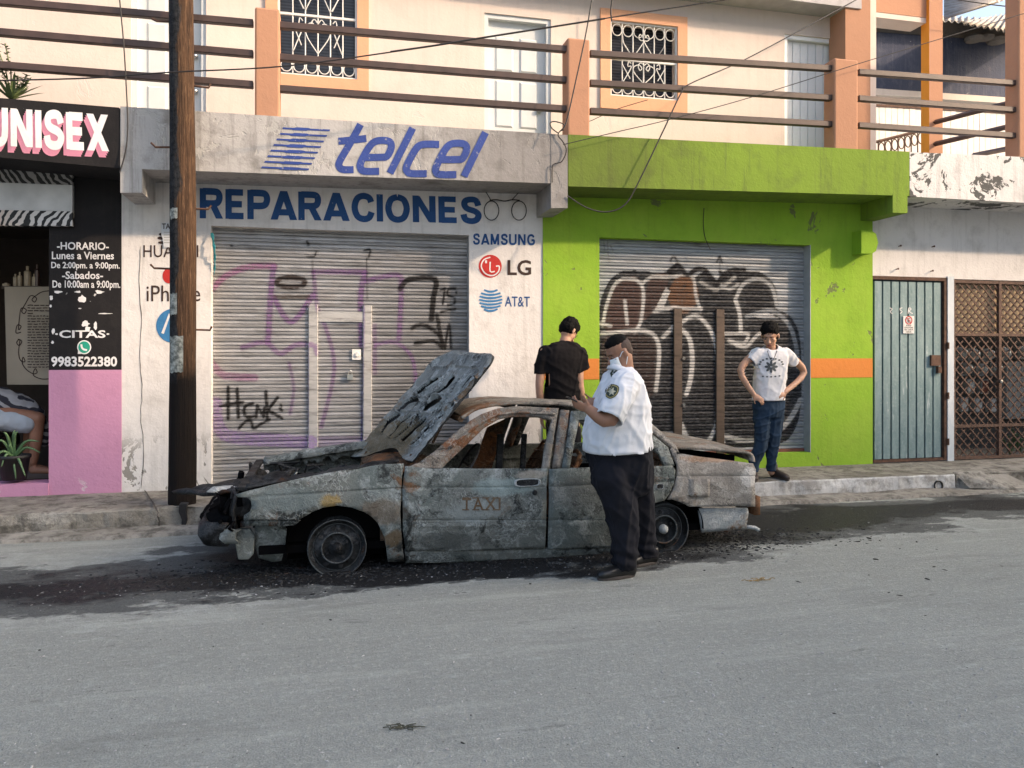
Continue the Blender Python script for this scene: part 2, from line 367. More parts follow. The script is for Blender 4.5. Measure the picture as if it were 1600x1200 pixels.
# ---------------------------------------------------------------- phone repair shop (white)
repair = thing('repair_shop', (U(520, 755, WALL).x, WALL, SWZ), 'white painted phone repair shop front between the pink salon and green shop', 'shop')
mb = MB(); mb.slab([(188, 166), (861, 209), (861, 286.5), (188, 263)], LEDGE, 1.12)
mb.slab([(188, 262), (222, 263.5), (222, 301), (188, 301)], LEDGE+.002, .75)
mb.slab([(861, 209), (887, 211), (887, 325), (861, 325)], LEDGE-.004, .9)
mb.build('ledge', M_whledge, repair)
S1 = (ux(330, 500, WALL), ux(733, 500, WALL), ZB, uz(530, 360, WALL))          # shutter openings
S2 = (ux(936, 500, WALL), ux(1265, 500, WALL), uz(1100, 712, WALL), uz(1100, 377, WALL))
xG = ux(848, 500, WALL); xW = ux(1362.5, 500, WALL)
mb = MB(); wall_open(mb, xE, xG, ZB, 3.7, WALL, .3, [S1]); mb.build('wall', M_white, repair)
crackmesh('crack', [(220, 385), (217, 440), (221, 500), (219, 560), (222, 610), (220, 650), (224, 700), (221, 765)], .55, repair, lambda x, y: U(x, y, WALL-.003))

# ---------------------------------------------------------------- green shop
green = thing('green_shop', (U(1150, 727, WALL).x, WALL, SWZ), 'lime green closed shop front with orange bands and graffitied shutter', 'shop')
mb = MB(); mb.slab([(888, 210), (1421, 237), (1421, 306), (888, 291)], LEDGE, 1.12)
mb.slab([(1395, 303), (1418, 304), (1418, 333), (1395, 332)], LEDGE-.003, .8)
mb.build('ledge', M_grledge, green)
mb = MB(); wall_open(mb, xG+.0005, xW, ZB, 3.7, WALL-.012, .312, [S2])
mb.build('wall', M_green, green)
for a, b, q in ((905, 935.5, 0), (1265.5, 1362, 1)):
    x0 = xG+.002 if not q else ux(a, 570, WALL); x1 = ux(b, 570, WALL)
    mb = MB(); mb.box((x0, WALL-.016, uz(1300, 590, WALL)), (x1, WALL, uz(1300, 560, WALL))); mb.build('painted_band', M_orange, green)
# rounded box beam end sticking out beside the roller door
c = U(1358, 379, 7.85); mb = MB(); hh = .135; prof = [(-.16, -hh), (.02, -hh), (.09, -.1), (.125, 0), (.09, .1), (.02, hh), (-.16, hh)]
mb.prism([(c.x+u*.8, 7.82, c.z+v) for u, v in prof], (0, .19, 0)); mb.build('beam_end', M_green, green)

# ---------------------------------------------------------------- white house (right)
house = thing('white_house', (U(1480, 722, WALL).x, WALL, SWZ), 'white plastered house front with stained ledge at far right', 'house')
MB().slab([(1421.5, 237.5), (2100, 267), (2100, 344), (1421.5, 307)], LEDGE, 1.12).build('ledge', M_whright, house)
xg0, xg1, xl0, xR = ux(1364, 600, WALL), ux(1478, 600, WALL), ux(1490, 600, WALL), 13.5
zg = uz(1420, 434, WALL); zl = uz(1540, 441, WALL)
mb = MB(); mb.box((xW+.001, WALL, zg), (xR, WALL+.25, 3.7)); mb.box((ux(1700, 600, WALL), WALL, ZB), (xR, WALL+.25, zg)); mb.build('wall', M_white, house)
t = NT('bluish_white_paint'); k = t.mix(t.rng(t.noise(6, 6, .7, t.map((1, 1, .3))), .35, .7), (.5, .56, .6), (.68, .7, .72)); M_bluewhite = t.fin(k, .7, t.noise(30), .3, .006)
mb = MB(); mb.box((xg1+.01, WALL-.02, ZB), (xl0-.012, WALL+.12, zg+.03)); mb.build('gate_post', M_bluewhite, house)
# mould stains below the ledge's top live in the ledge paint; little nails in the wall
for px_, py_ in ((1404, 385), (1456, 386), (1400, 421), (1454, 424)):
    p = U(px_, py_, WALL); mb = MB(); mb.tube([p+Vector((0, .01, 0)), p+Vector((0, -.035, .004))], .006, 6); mb.tube([p+Vector((0, -.035, .004)), p+Vector((0, -.042, .004))], .012, 8)
    mb.build('nail', M_rust, house)

# ---------------------------------------------------------------- upper storey
upper = thing('upper_storey', (U(760, 210, UPW).x, UPW, uz(760, 210, LEDGE)), 'cream upper storey with peach window surrounds and white doors above shops', 'building')
ZU0 = uz(760, 215, LEDGE)-.2; ZU1 = uz(1300, 8, UPW-.32)
W1 = rect_w([(434, -40), (558, -36), (558, 123), (434, 118)], UPW); W1 = (W1[0], W1[1], W1[2], W1[2]+1.32)
W2 = rect_w([(953, 33), (1058, 41), (1058, 158), (953, 150)], UPW)
D1 = (ux(205, 80, UPW), ux(322, 80, UPW), ZU0-.1, ZU0+2.25); D2 = (ux(757, 110, UPW), ux(861, 110, UPW), ZU0-.1, uz(810, 25, UPW)); D3 = (ux(1226, 140, UPW), ux(1309, 140, UPW), ZU0-.1, uz(1268, 57, UPW))
xu1 = ux(1362, 100, UPW)
mb = MB(); wall_open(mb, -7, xu1, ZU0-.3, ZU1+.9, UPW, .22, [W1, W2, D1, D2, D3]); mb.build('wall', M_upper, upper)
M_soff = plain('grey_soffit', (.42, .4, .4), .85)
mb = MB(); mb.box((-7, UPW-.32, ZU1), (ux(1320, 0, UPW), UPW+.0, ZU1+.16)); mb.build('eave', M_soff, upper)
def window(op, parent, reveal):
    x0, x1, z0, z1 = op; wn = MB(); fwd = .1*1.0; s = .125
    for a, b in (((x0-s, z0-s*1.25), (x0, z1+s)), ((x1, z0-s*1.25), (x1+s, z1+s)), ((x0, z0-s*1.25), (x1, z0)), ((x0, z1), (x1, z1+s))):
        wn.box((a[0], UPW-.025, a[1]), (b[0], UPW-.0005, b[1]))
    win = wn.build('window', M_peach2, parent)
    MB().box((x0, UPW+.14, z0), (x1, UPW+.15, z1)).build('pane', M_pane, win)
    f = MB(); r = .022
    for a, b in (((x0, z0), (x0+r, z1)), ((x1-r, z0), (x1, z1)), ((x0+r, z0), (x1-r, z0+r)), ((x0+r, z1-r), (x1-r, z1)), ((x0+r, (z0+z1)/2-.012), (x1-r, (z0+z1)/2+.012))):
        f.box((a[0], UPW+.0, a[1]), (b[0], UPW+.025, b[1]))
    f.build('frame', M_metalw, win)
    nb = 6; wx = (x1-x0-2*r)/nb; Y = UPW+.012
    for i in range(1, nb):
        x = x0+r+i*wx; MB().tube([(x, Y, z0+r), (x, Y, z1-r)], .0075, 6).build('grille_bar', M_metalw, win)
    ring0 = None
    for row, zc in ((0, z1-r-wx*.62), (1, z0+r+wx*.62)):
        for i in range(nb):
            c = (x0+r+(i+.5)*wx, zc)
            if ring0 is None:
                ring0 = MB().tube([(c[0]+wx*.44*math.cos(q*math.pi/9), Y-.008, c[1]+wx*.5*math.sin(q*math.pi/9)) for q in range(18)], .006, 5, closed=True).build('grille_ring', M_metalw, win); c0 = c
            else: dup(ring0, win, (c[0]-c0[0], 0, c[1]-c0[1]))
    zm = (z0+z1)/2; h = (z1-z0)/2; cx = (x0+x1)/2
    def scroll(pts, nm='grille_scroll'): MB().tube([Vector((cx+u*wx, Y-.014, zm+v*h)) for u, v in sm2(pts, 6)], .006, 5).build(nm, M_metalw, win)
    for s in (-1, 1):
        scroll([(s*.1, .62), (s*.35, .7), (s*.5, .6), (s*.3, .54), (s*.05, .5), (s*.9, .12), (s*1.0, .08)])
        scroll([(s*2.0, .62), (s*1.85, .4), (s*1.1, .1)]); scroll([(s*1.15, .1), (s*1.9, .42)])
        scroll([(s*.02, -.12), (s*.3, -.06), (s*.55, -.14), (s*.4, -.26), (s*.2, -.2), (s*.5, -.12), (s*1.0, -.2), (s*.85, -.36), (0, -.62)])
        scroll([(s*1.2, -.1), (s*1.45, -.06), (s*1.5, -.18), (s*1.2, -.2), (s*1.95, -.6)]); scroll([(s*2.0, -.15), (s*1.3, -.5)])
    return win
t = NT('dark_glass'); M_pane = t.fin(t.mix(t.rng(t.wave(9, axis='Z'), .4, .6), (.012, .014, .02), (.03, .034, .045)), .25, None, spec=.4)
window(W1, upper, .1); window(W2, upper, .1)
def door(op, parent, mat, kind):
    x0, x1, z0, z1 = op; fr = MB(); j = .05
    for a, b in (((x0, z0), (x0+j, z1)), ((x1-j, z0), (x1, z1)), ((x0+j, z1-j), (x1-j, z1))): fr.box((a[0], UPW+.02, a[1]), (b[0], UPW+.16, b[1]))
    d = MB().box((x0+j, UPW+.09, z0), (x1-j, UPW+.13, z1-j)).build('door', mat, parent)
    fr.build('frame', mat, d)
    if kind == 'panel':
        w2 = (x1-x0-2*j); 
        for cx in (x0+j+w2*.29, x0+j+w2*.71):
            for zc, hh in ((z1-.42, .2), (z1-1.0, .27), (z1-1.75, .36)):
                m = MB(); q = w2*.155
                for i, (k, dy) in enumerate(((1, 0), (.82, -.014))): m.v += [Vector((cx+sx*q*k, UPW+.0895+dy, zc+sz*(hh-(1-k)*q))) for sx, sz in ((-1, -1), (1, -1), (1, 1), (-1, 1))]
                m.f = [(4, 5, 6, 7)]+[(i, (i+1) % 4, 4+(i+1) % 4, 4+i) for i in range(4)]; m.m = [0]*5
                m.build('door_panel', mat, d)
        for zz in (z1-1.05, z1-1.42):
            c = (x1-j-.07, UPW+.085, zz); MB().lathe([(.0, -.05), (.022, -.05), (.03, -.03), (.012, -.012), (.03, 0)], c, 'y', 12).build('door_knob', M_chrome, d, True)
    else:
        n = 6; w2 = (x1-x0-2*j)/n
        for i in range(n):
            MB().box((x0+j+i*w2+.006, UPW+.078, z0), (x0+j+(i+1)*w2-.006, UPW+.0895, z1-j-.01)).build('plank', mat, d)
    return d
M_chrome = plain('dull_chrome', (.5, .5, .48), .3, 1.)
M_doorg = plain('pale_grey_door_paint', (.6, .62, .62), .5, 0, .05, 3); M_doorw = plain('white_door_paint', (.76, .77, .78), .5, 0, .05, 3)
door(D1, upper, M_doorg, 'panel'); door(D2, upper, M_doorg, 'panel'); door(D3, upper, M_doorw, 'plank')
# corner column beside the terrace
mb = MB(); xa, xb = ux(1321, 100, 8.3), ux(1360, 100, 8.3); mb.box((xa, 8.3, ZU0-.2), (xb, 8.62, ZU1+.8)); mb.build('column', M_peach, upper)
mb = MB(); mb.box((xb+.002, 8.45, ZU0-.2), (ux(1369, 100, 8.45), 8.6, ZU1+.8)); mb.build('column_edge', M_upper, upper)

# terrace columns and beam, on the balcony to the right
terr = thing('terrace_frame', (U(1455, 240, 8.9).x, 8.9, ZU0), 'peach column, amber light painted on its left face, with beam framing the open terrace', 'column')
xa, xb = ux(1452, 100, 8.9), ux(1473, 100, 8.9)
mb = MB(); mb.box((xa, 8.9, ZU0-.3), (xb, 9.05, ZU1+.9)); o = mb.build('column', [M_peach, M_amber], terr)
for p in o.data.polygons:
    if p.normal.x < -.5: p.material_index = 1  # left face coloured amber to paint in its lit look
zb = uz(1400, 22, 8.95); mb = MB(); mb.box((ux(1369, 50, 8.95), 8.95, zb), (xa-.002, 9.25, zb+.8)); mb.build('beam', M_peach, terr)
mb = MB(); mb.box((ux(1369, 50, 8.95), 8.955, zb-.07), (xa-.002, 9.25, zb-.002)); mb.build('beam_trim', M_upper, terr)
# neighbour beyond the terrace
nb_ = thing('neighbour_house', (U(1500, 150, 14).x, 14, 0), 'dark blue rendered back wall with tin roofs beyond the terrace', 'house')
M_navy = wallmat('navy_render', (.065, .075, .115), (.25, .25, .27), .25, .3, (.4, .39, .38), .1, 1.6)
mb = MB(); mb.slab([(1340, 48), (1700, 74), (1700, 165), (1340, 140)], 14, .3); mb.build('wall', M_navy, nb_)
M_rough = wallmat('bare_block', (.2, .18, .16), (.08, .07, .06), .5, .3, None, 0, 1.6)
mb = MB(); mb.slab([(1340, 22), (1700, 46), (1700, 73.5), (1340, 47.5)], 14.02, .3); mb.build('block_course', M_rough, nb_)
mb = MB(); mb.slab([(1340, 136), (1700, 161), (1700, 170), (1340, 146)], 13.9, .4); mb.build('coping', M_upper, nb_)
t = NT('weathered_tin'); k = t.mix(t.rng(t.noise(3, 6, .7), .35, .7), (.2, .17, .14), (.36, .33, .3)); M_tin = t.fin(k, .6, None, metal=.3)
def tin(parent, corners, waves, amp):
    A, B, C, D = [Vector(c) for c in corners]; n = waves*6; vs = []; fs = []
    for i in range(n+1):
        u = i/n; h = Vector((0, 0, amp*math.sin(u*waves*2*math.pi)))
        vs += [A.lerp(B, u)+h, D.lerp(C, u)+h]
    fs = [(2*i, 2*i+2, 2*i+3, 2*i+1) for i in range(n)]; o = mk('roof_sheet', vs, fs, M_tin, parent, True)
    m = o.modifiers.new('s', 'SOLIDIFY'); m.thickness = .006; return o
tin(nb_, [U(1330, 24, 13.6), U(1560, 38, 13.6), U(1560, 30, 16), U(1330, 16, 16)], 22, .03)
tin(nb_, [U(1500, 36, 12.4), U(1640, 60, 12.4), U(1640, 8, 16.5), U(1530, 30, 16.5)], 14, .035)
tin(nb_, [U(1475, 31, 9.6), U(1475, -30, 12.6), U(1640, -30, 12.6), U(1556, 3, 9.6)], 16, .035)
# junk on the wall's top
mb = MB()
for q, (px_, py_, rx) in enumerate(((1522, 60, .2), (1540, 58, .18), (1558, 62, .22), (1575, 60, .15))):
    c = U(px_, py_, 13.8); mb.lathe([(0, -rx*.4), (rx*.8, -rx*.3), (rx, 0), (rx*.7, rx*.3), (0, rx*.35)], c, 'z', 9)
tag(mb.build('scrap_pile', [M_rough], loc=U(1545, 65, 13.8), smooth=False), 'heap of brown scrap lying on top of the navy wall', 'scrap')
# white boarded parapet on the far side of the terrace
par = thing('board_fence', (U(1480, 235, 11).x, 11, ZU0), 'white vertical board parapet at the back of the terrace', 'fence')
M_board = plain('white_board_paint', (.76, .71, .65), .8, 0, .06)
x = ux(1345, 200, 11); i = 0
while x < ux(1640, 200, 11):
    wd = .118; z1 = uz(1480, 163, 11) if i % 1 == 0 else 0
    MB().box((x, 11+random.uniform(-.004, .004), ZU0-.6), (x+wd-.008, 11.03, uz(PX((x, 11, 3.6))[0], 160+(PX((x, 11, 3.6))[0]-1370)*.05, 11))).build('board', M_board, par); x += wd; i += 1
mb = MB(); mb.slab([(1345, 161), (1640, 177), (1640, 181), (1345, 165)], 10.985, .012); mb.build('fence_rail', M_rust, par)
# wrought-iron stair rail seen through the terrace
ir = thing('stair_railing', U(1410, 240, 9.9), 'small rusty iron stair railing with rings behind the green ledge', 'railing')
a, b = U(1368, 222, 9.9), U(1440, 204, 9.9); MB().tube([a, b], .025, 6).build('handrail', M_rust, ir)
for i in range(7):
    p = a.lerp(b, (i+.4)/7); MB().tube([p, p-Vector((0, 0, .6))], .01, 5).build('baluster', M_rust, ir)
    c = a.lerp(b, (i+.9)/7)-Vector((0, 0, .115)); MB().tube([c+Vector((.052*math.cos(q*.5236), 0, .085*math.sin(q*.5236))) for q in range(12)], .009, 5, closed=True).build('ring', M_rust, ir)

# ---------------------------------------------------------------- balcony railing
rail = thing('balcony_railing', U(900, 210, LEDGE), 'brown triple-rail balcony railing on peach posts above shop signs', 'railing')
RY = LEDGE+.09
def post(x0, x1, yt, yb, py=0):
    xa, xb = ux(x0, yb, LEDGE+.02), ux(x1, yb, LEDGE+.02); zt = uz(x0, yt, LEDGE+.02)
    o = MB().box((xa, LEDGE+.02, uz(x0, yb, LEDGE+.02)-.06), (xb, LEDGE+.22, zt)).build('post', M_peach, rail); bevel(o, .018, 2)
post(398, 437, 10, 178); post(887, 922, 58, 208); post(1304, 1341, 90, 231); post(1592, 1640, -30, 245); post(-180, -145, -20, 140)
M_railt = M_rail
for (xa, xb), ys in (((-150, 396), ((-10, 37), (38, 85), (91, 133))), ((436, 888), ((40, 78), (90, 126), (139, 171))), ((921, 1305), ((84, 108), (130, 154), (174, 195))), ((1340, 1594), ((113, 131), (154, 173), (196, 213)))):
    for ya, yb in ys:
        a, b = U(xa, ya, RY), U(xb, yb, RY); hw = .032
        mb = MB(); mb.prism([a+Vector((0, -hw, -hw)), a+Vector((0, hw, -hw)), a+Vector((0, hw, hw)), a+Vector((0, -hw, hw))], b-a); bevel(mb.build('rail', M_rail, rail), .006, 1)
for (pa, pb) in (((1461, 191), (1592, 157)), ((1461, 225), (1592, 194)), ((1520, 243), (1592, 229))):
    a, b = U(*pa, 8.9), U(*pb, LEDGE+.15); hw = .03; mb = MB(); mb.tube([a, b], .034, 4); mb.build('side_rail', M_rail, rail)
# thin grey conduit standing at the balcony's right end
cd = U(1577, 242, LEDGE+.3); mb = MB(); mb.tube([(cd.x, cd.y, cd.z-.1), (cd.x, cd.y, cd.z+2.2)], .02, 8)
tag(mb.build('conduit_pipe', plain('grey_pipe', (.3, .32, .36), .5), loc=cd), 'thin grey vertical pipe standing at the balcony right end', 'pipe')

# ---------------------------------------------------------------- unseen block added across the street, behind the viewer, to shade the road
opp = thing('shade_block', (24, -9, 0), 'plain pale unseen block added across the street to shade the road', 'building')
mb = MB(); mb.box((9, -20, 0), (62, -7, 15.1)); mb.build('wall', M_upper, opp)
mb = MB(); mb.box((8.8, -20.2, 15.1), (62.2, -6.8, 15.4)); mb.build('roof', M_soff, opp)
for i in range(10):
    for j in range(5):
        x = 11+i*5; z = 1.2+j*3; MB().box((x, -7.03, z), (x+1.4, -6.99, z+1.3)).build('window', M_pane, opp)
# ================================================================ ROLLER SHUTTERS
def steel(name, c, soot=None, dark=(.1, .095, .09)):
    t = NT(name); v = t.map((1.2, 1, 5)); k = t.mix(t.rng(t.noise(2.2, 6, .7, v), .3, .72), tuple(q*.8 for q in c), tuple(min(1, q*1.12) for q in c))
    k = t.mix(t.rng(t.noise(3.2, 7, .75, t.map((.7, 1, 9))), .5, .68, 0, .75), k, dark)
    k = t.mix(t.rng(t.noise(1.3, 5, .7), .58, .74, 0, .45), k, (.2, .13, .08))
    if soot: k = t.mix(t.rng(t.math('ADD', t.ell(*soot), t.math('MULTIPLY', t.math('SUBTRACT', t.noise(2, 6, .7), .5), .8)), .0, .8, 0, .55), k, (.11, .105, .1))
    return t.fin(k, t.rng(t.noise(6, 4), .3, .7, .45, .7), t.noise(40, 4), .25, .004, .35, .4)
sp_ = U(640, 600, 8.1)
M_slat1 = steel('pale_steel_slats', (.43, .425, .425), ((sp_.x+.25, 8.1, sp_.z+.1), (1.15, 1, 1.9)))
M_slat2 = steel('grey_steel_slats', (.38, .4, .42))
M_spost = steel('shutter_post_paint', (.5, .49, .47)); M_spost2 = steel('brown_shutter_post', (.1, .075, .06), None, (.03, .025, .02))
PITCH = .0715
PROF = [(0, .010), (.07, .010), (.13, -.010), (.38, -.014), (.45, -.001), (.52, -.001), (.58, -.013), (.87, -.011), (.93, .010), (1, .010)]
def yoff(fr): return float(np.interp(fr, [p[0] for p in PROF], [p[1] for p in PROF]))
def slats(parent, x0, x1, z0, n, y, mat):
    vs = []; fs = []
    for a, d in PROF: vs += [(x0, y+d, z0+a*PITCH), (x1, y+d, z0+a*PITCH)]
    m = len(PROF); fs = [(2*i, 2*i+1, 2*i+3, 2*i+2) for i in range(m-1)]
    vs += [(x0, y+.014, z0), (x1, y+.014, z0), (x1, y+.014, z0+PITCH), (x0, y+.014, z0+PITCH)]; b = 2*m
    fs += [(b, b+3, b+2, b+1), tuple(range(0, 2*m, 2)), tuple(range(2*m-1, 0, -2))]
    o = mk('slat', vs, fs, mat, parent)
    for k in range(1, n): dup(o, parent, (0, 0, k*PITCH))
SHY = 8.12
def shutter(parent, op, px_split, py_split, posts, mat, pmat, rows_px=None):
    x0, x1, z0, z1 = op; n = int(round((z1-z0)/PITCH)); zt = z0+n*PITCH
    sh = MB().box((x0-.02, SHY+.03, z0-.02), (x1+.02, SHY+.05, z1+.1)).build('roller_shutter', M_dark, parent)
    ks = int(round((uz(px_split, py_split, SHY)-z0)/PITCH))
    slats(sh, x0-.02, x1+.02, z0+ks*PITCH, n-ks+1, SHY, mat)
    xs = [x0-.02]+[v for p in posts for v in p]+[x1+.02]
    for a, b in zip(xs[::2], xs[1::2]): slats(sh, a, b, z0, ks, SHY, mat)
    for a, b in posts:
        bevel(MB().box((a, SHY-.035, z0), (b, SHY+.02, z0+ks*PITCH+.03)).build('shutter_post', pmat, sh), .006, 1)
    return sh, ks
xs1 = [ux(482, 600, SHY), ux(497, 600, SHY), ux(567, 600, SHY), ux(581, 600, SHY)]
S1b = (S1[0], S1[1], SWZ+.01, S1[3])
sh1, ks1 = shutter(repair, S1b, 530, 484, [(xs1[0], xs1[1]), (xs1[2], xs1[3])], M_slat1, M_spost)
za, zb = uz(530, 503, SHY), uz(530, 487, SHY)
MB().box((xs1[1], SHY-.03, za), (xs1[2], SHY-.017, zb)).build('wicket_header', M_spost, sh1)
c = U(557, 554, SHY-.02); mb = MB(); mb.box((c.x-.045, SHY-.03, c.z-.055), (c.x+.045, SHY-.017, c.z+.055)); mb.lathe([(0, -.045), (.022, -.045), (.026, -.03)], (c.x+.01, SHY, c.z), 'y', 12); mb.build('lock_plate', M_metalw, sh1)
c = U(547, 588, SHY-.02); mb = MB(); mb.box((c.x-.03, SHY-.05, c.z-.035), (c.x+.03, SHY-.02, c.z+.02)); mb.tube([(c.x-.018, SHY-.035, c.z+.02), (c.x-.018, SHY-.035, c.z+.05), (c.x, SHY-.035, c.z+.062), (c.x+.018, SHY-.035, c.z+.05), (c.x+.018, SHY-.035, c.z+.02)], .006, 6); mb.build('padlock', M_chrome, sh1)
mb = MB(); mb.box((S1[1]-.001, SHY-.1, ZB), (S1[1]+.02, SHY+.02, S1[3])); mb.build('shutter_guide', M_grey, repair)
xs2 = [ux(1051, 600, SHY), ux(1064, 600, SHY), ux(1117, 600, SHY), ux(1130, 600, SHY)]
sh2, ks2 = shutter(green, S2, 1090, 484, [(xs2[0], xs2[1]), (xs2[2], xs2[3])], M_slat2, M_spost2)
for py_ in (560, 632):
    c = U(1067, py_, SHY-.02); mb = MB(); mb.lathe([(0, -.05), (.018, -.05), (.022, -.035), (.02, -.015)], (c.x, SHY, c.z), 'y', 10); mb.build('bolt', M_chrome, sh2)
mb = MB(); mb.box((S2[1]-.003, WALL-.015, S2[2]), (S2[1]+.006, SHY+.03, S2[3])); mb.build('jamb_lining', M_grey, green)
M_rustbar = plain('rusted_bottom_bar', (.2, .07, .05), .8, 0, .3)
MB().box((S2[0], SHY-.03, S2[2]), (S2[1]-.01, SHY+.02, S2[2]+.035)).build('bottom_bar', M_rustbar, sh2)

# ---------------------------------------------------------------- sprayed graffiti: thin paint skin that follows the slats
def sdf_stroke(X, Y, pts):
    d = np.full(X.shape, 1e9)
    for (ax, ay), (bx, by) in zip(pts[:-1], pts[1:]):
        dx, dy = bx-ax, by-ay; L2 = dx*dx+dy*dy or 1e-9
        t = np.clip(((X-ax)*dx+(Y-ay)*dy)/L2, 0, 1); d = np.minimum(d, np.hypot(X-ax-t*dx, Y-ay-t*dy))
    return d
def inpoly(X, Y, pts):
    ins = np.zeros(X.shape, bool); n = len(pts)
    for i in range(n):
        (ax, ay), (bx, by) = pts[i], pts[(i+1) % n]
        if ay == by: continue
        ins ^= ((ay > Y) != (by > Y)) & (X < (bx-ax)*(Y-ay)/(by-ay)+ax)
    return ins
def graffiti(parent, op, ops, name, mat, proud=()):
    x0, x1, z0, z1 = op; xs = np.arange(x0, x1, .011); fr = np.array([p[0] for p in PROF[:-1]])
    nz = int((z1-z0)/PITCH); zs = np.concatenate([z0+(k+fr)*PITCH for k in range(nz)]); fz = np.tile(fr, nz)
    X, Z = np.meshgrid(xs, zs); yo = np.array([yoff(f) for f in fz])
    Y = np.broadcast_to((SHY+yo-.0022)[:, None], X.shape).copy()
    for a, b, zt in proud:                                   # paint also runs over the posts
        m = (X > a-.002) & (X < b+.002) & (Z < zt); Y[m] = SHY-.0385
    D = X*FW.x+Y*FW.y; PXX = 800+(X*RT.x+Y*RT.y)/D*FPX; PYY = HOR-(Z-CAMH)/D*FPX
    C = np.zeros(X.shape+(4,)); rs = np.random.RandomState(3)
    fuzz = rs.rand(*X.shape)
    for kind, pts, wd, rgb, al in ops:
        if kind == 's':
            d = sdf_stroke(PXX, PYY, sm2(pts, 6)); a = np.clip((wd/2-d)/1.6+.5, 0, 1)*al
            a = np.maximum(a, al*.35*np.clip(1-(d-wd/2)/5, 0, 1)*(fuzz < .35)*(d > wd/2)*.5)
        elif kind == 'l':
            d = sdf_stroke(PXX, PYY, pts); a = np.clip((wd/2-d)/1.4+.5, 0, 1)*al
        else: a = inpoly(PXX, PYY, sm2(pts, 6, True) if wd else pts)*al
        a = a[..., None]; C[..., :3] = np.where(C[..., 3:]+a > 0, (np.array(rgb)*a+C[..., :3]*C[..., 3:]*(1-a))/np.maximum(1e-6, a+C[..., 3:]*(1-a)), 0); C[..., 3:] = a+C[..., 3:]*(1-a)
    nr, nc = X.shape; A = C[..., 3]; keep = (np.maximum.reduce([A[:-1, :-1], A[1:, :-1], A[:-1, 1:], A[1:, 1:]]) > .03)
    jump = np.abs(Y[:-1, 1:]-Y[:-1, :-1]) > .02; keep &= ~jump
    idx = np.arange(nr*nc).reshape(nr, nc); q = np.stack([idx[:-1, :-1], idx[:-1, 1:], idx[1:, 1:], idx[1:, :-1]], -1)[keep]
    used, inv = np.unique(q, return_inverse=True); V = np.stack([X, Y, Z], -1).reshape(-1, 3)[used]-np.array(ROOT[parent.name])
    me = bpy.data.meshes.new(name); me.from_pydata(V.tolist(), [], inv.reshape(-1, 4).tolist()); me.materials.append(mat)
    ca = me.color_attributes.new('paint', 'FLOAT_COLOR', 'POINT'); ca.data.foreach_set('color', C.reshape(-1, 4)[used].ravel().astype(np.float32))
    o = bpy.data.objects.new(name, me); col.objects.link(o); o.parent = parent; ROOT[o.name] = ROOT[parent.name]; return o
t = NT('spray_paint'); wear = t.noise(22, 6, .7, t.map((1, 1, 3)))
M_spray = t.fin(t.attr('paint'), .6, None, spec=.3, alpha=t.math('MULTIPLY', t.attr('paint', 'Alpha'), t.rng(wear, .32, .55, .5, 1)))
z1_ = lambda L: [(320+a/2.963, 350+b/2.963) for a, b in L]
PU = (.3, .16, .36); PK = (.42, .2, .36); LV = (.42, .3, .55); BK = (.02, .017, .016)
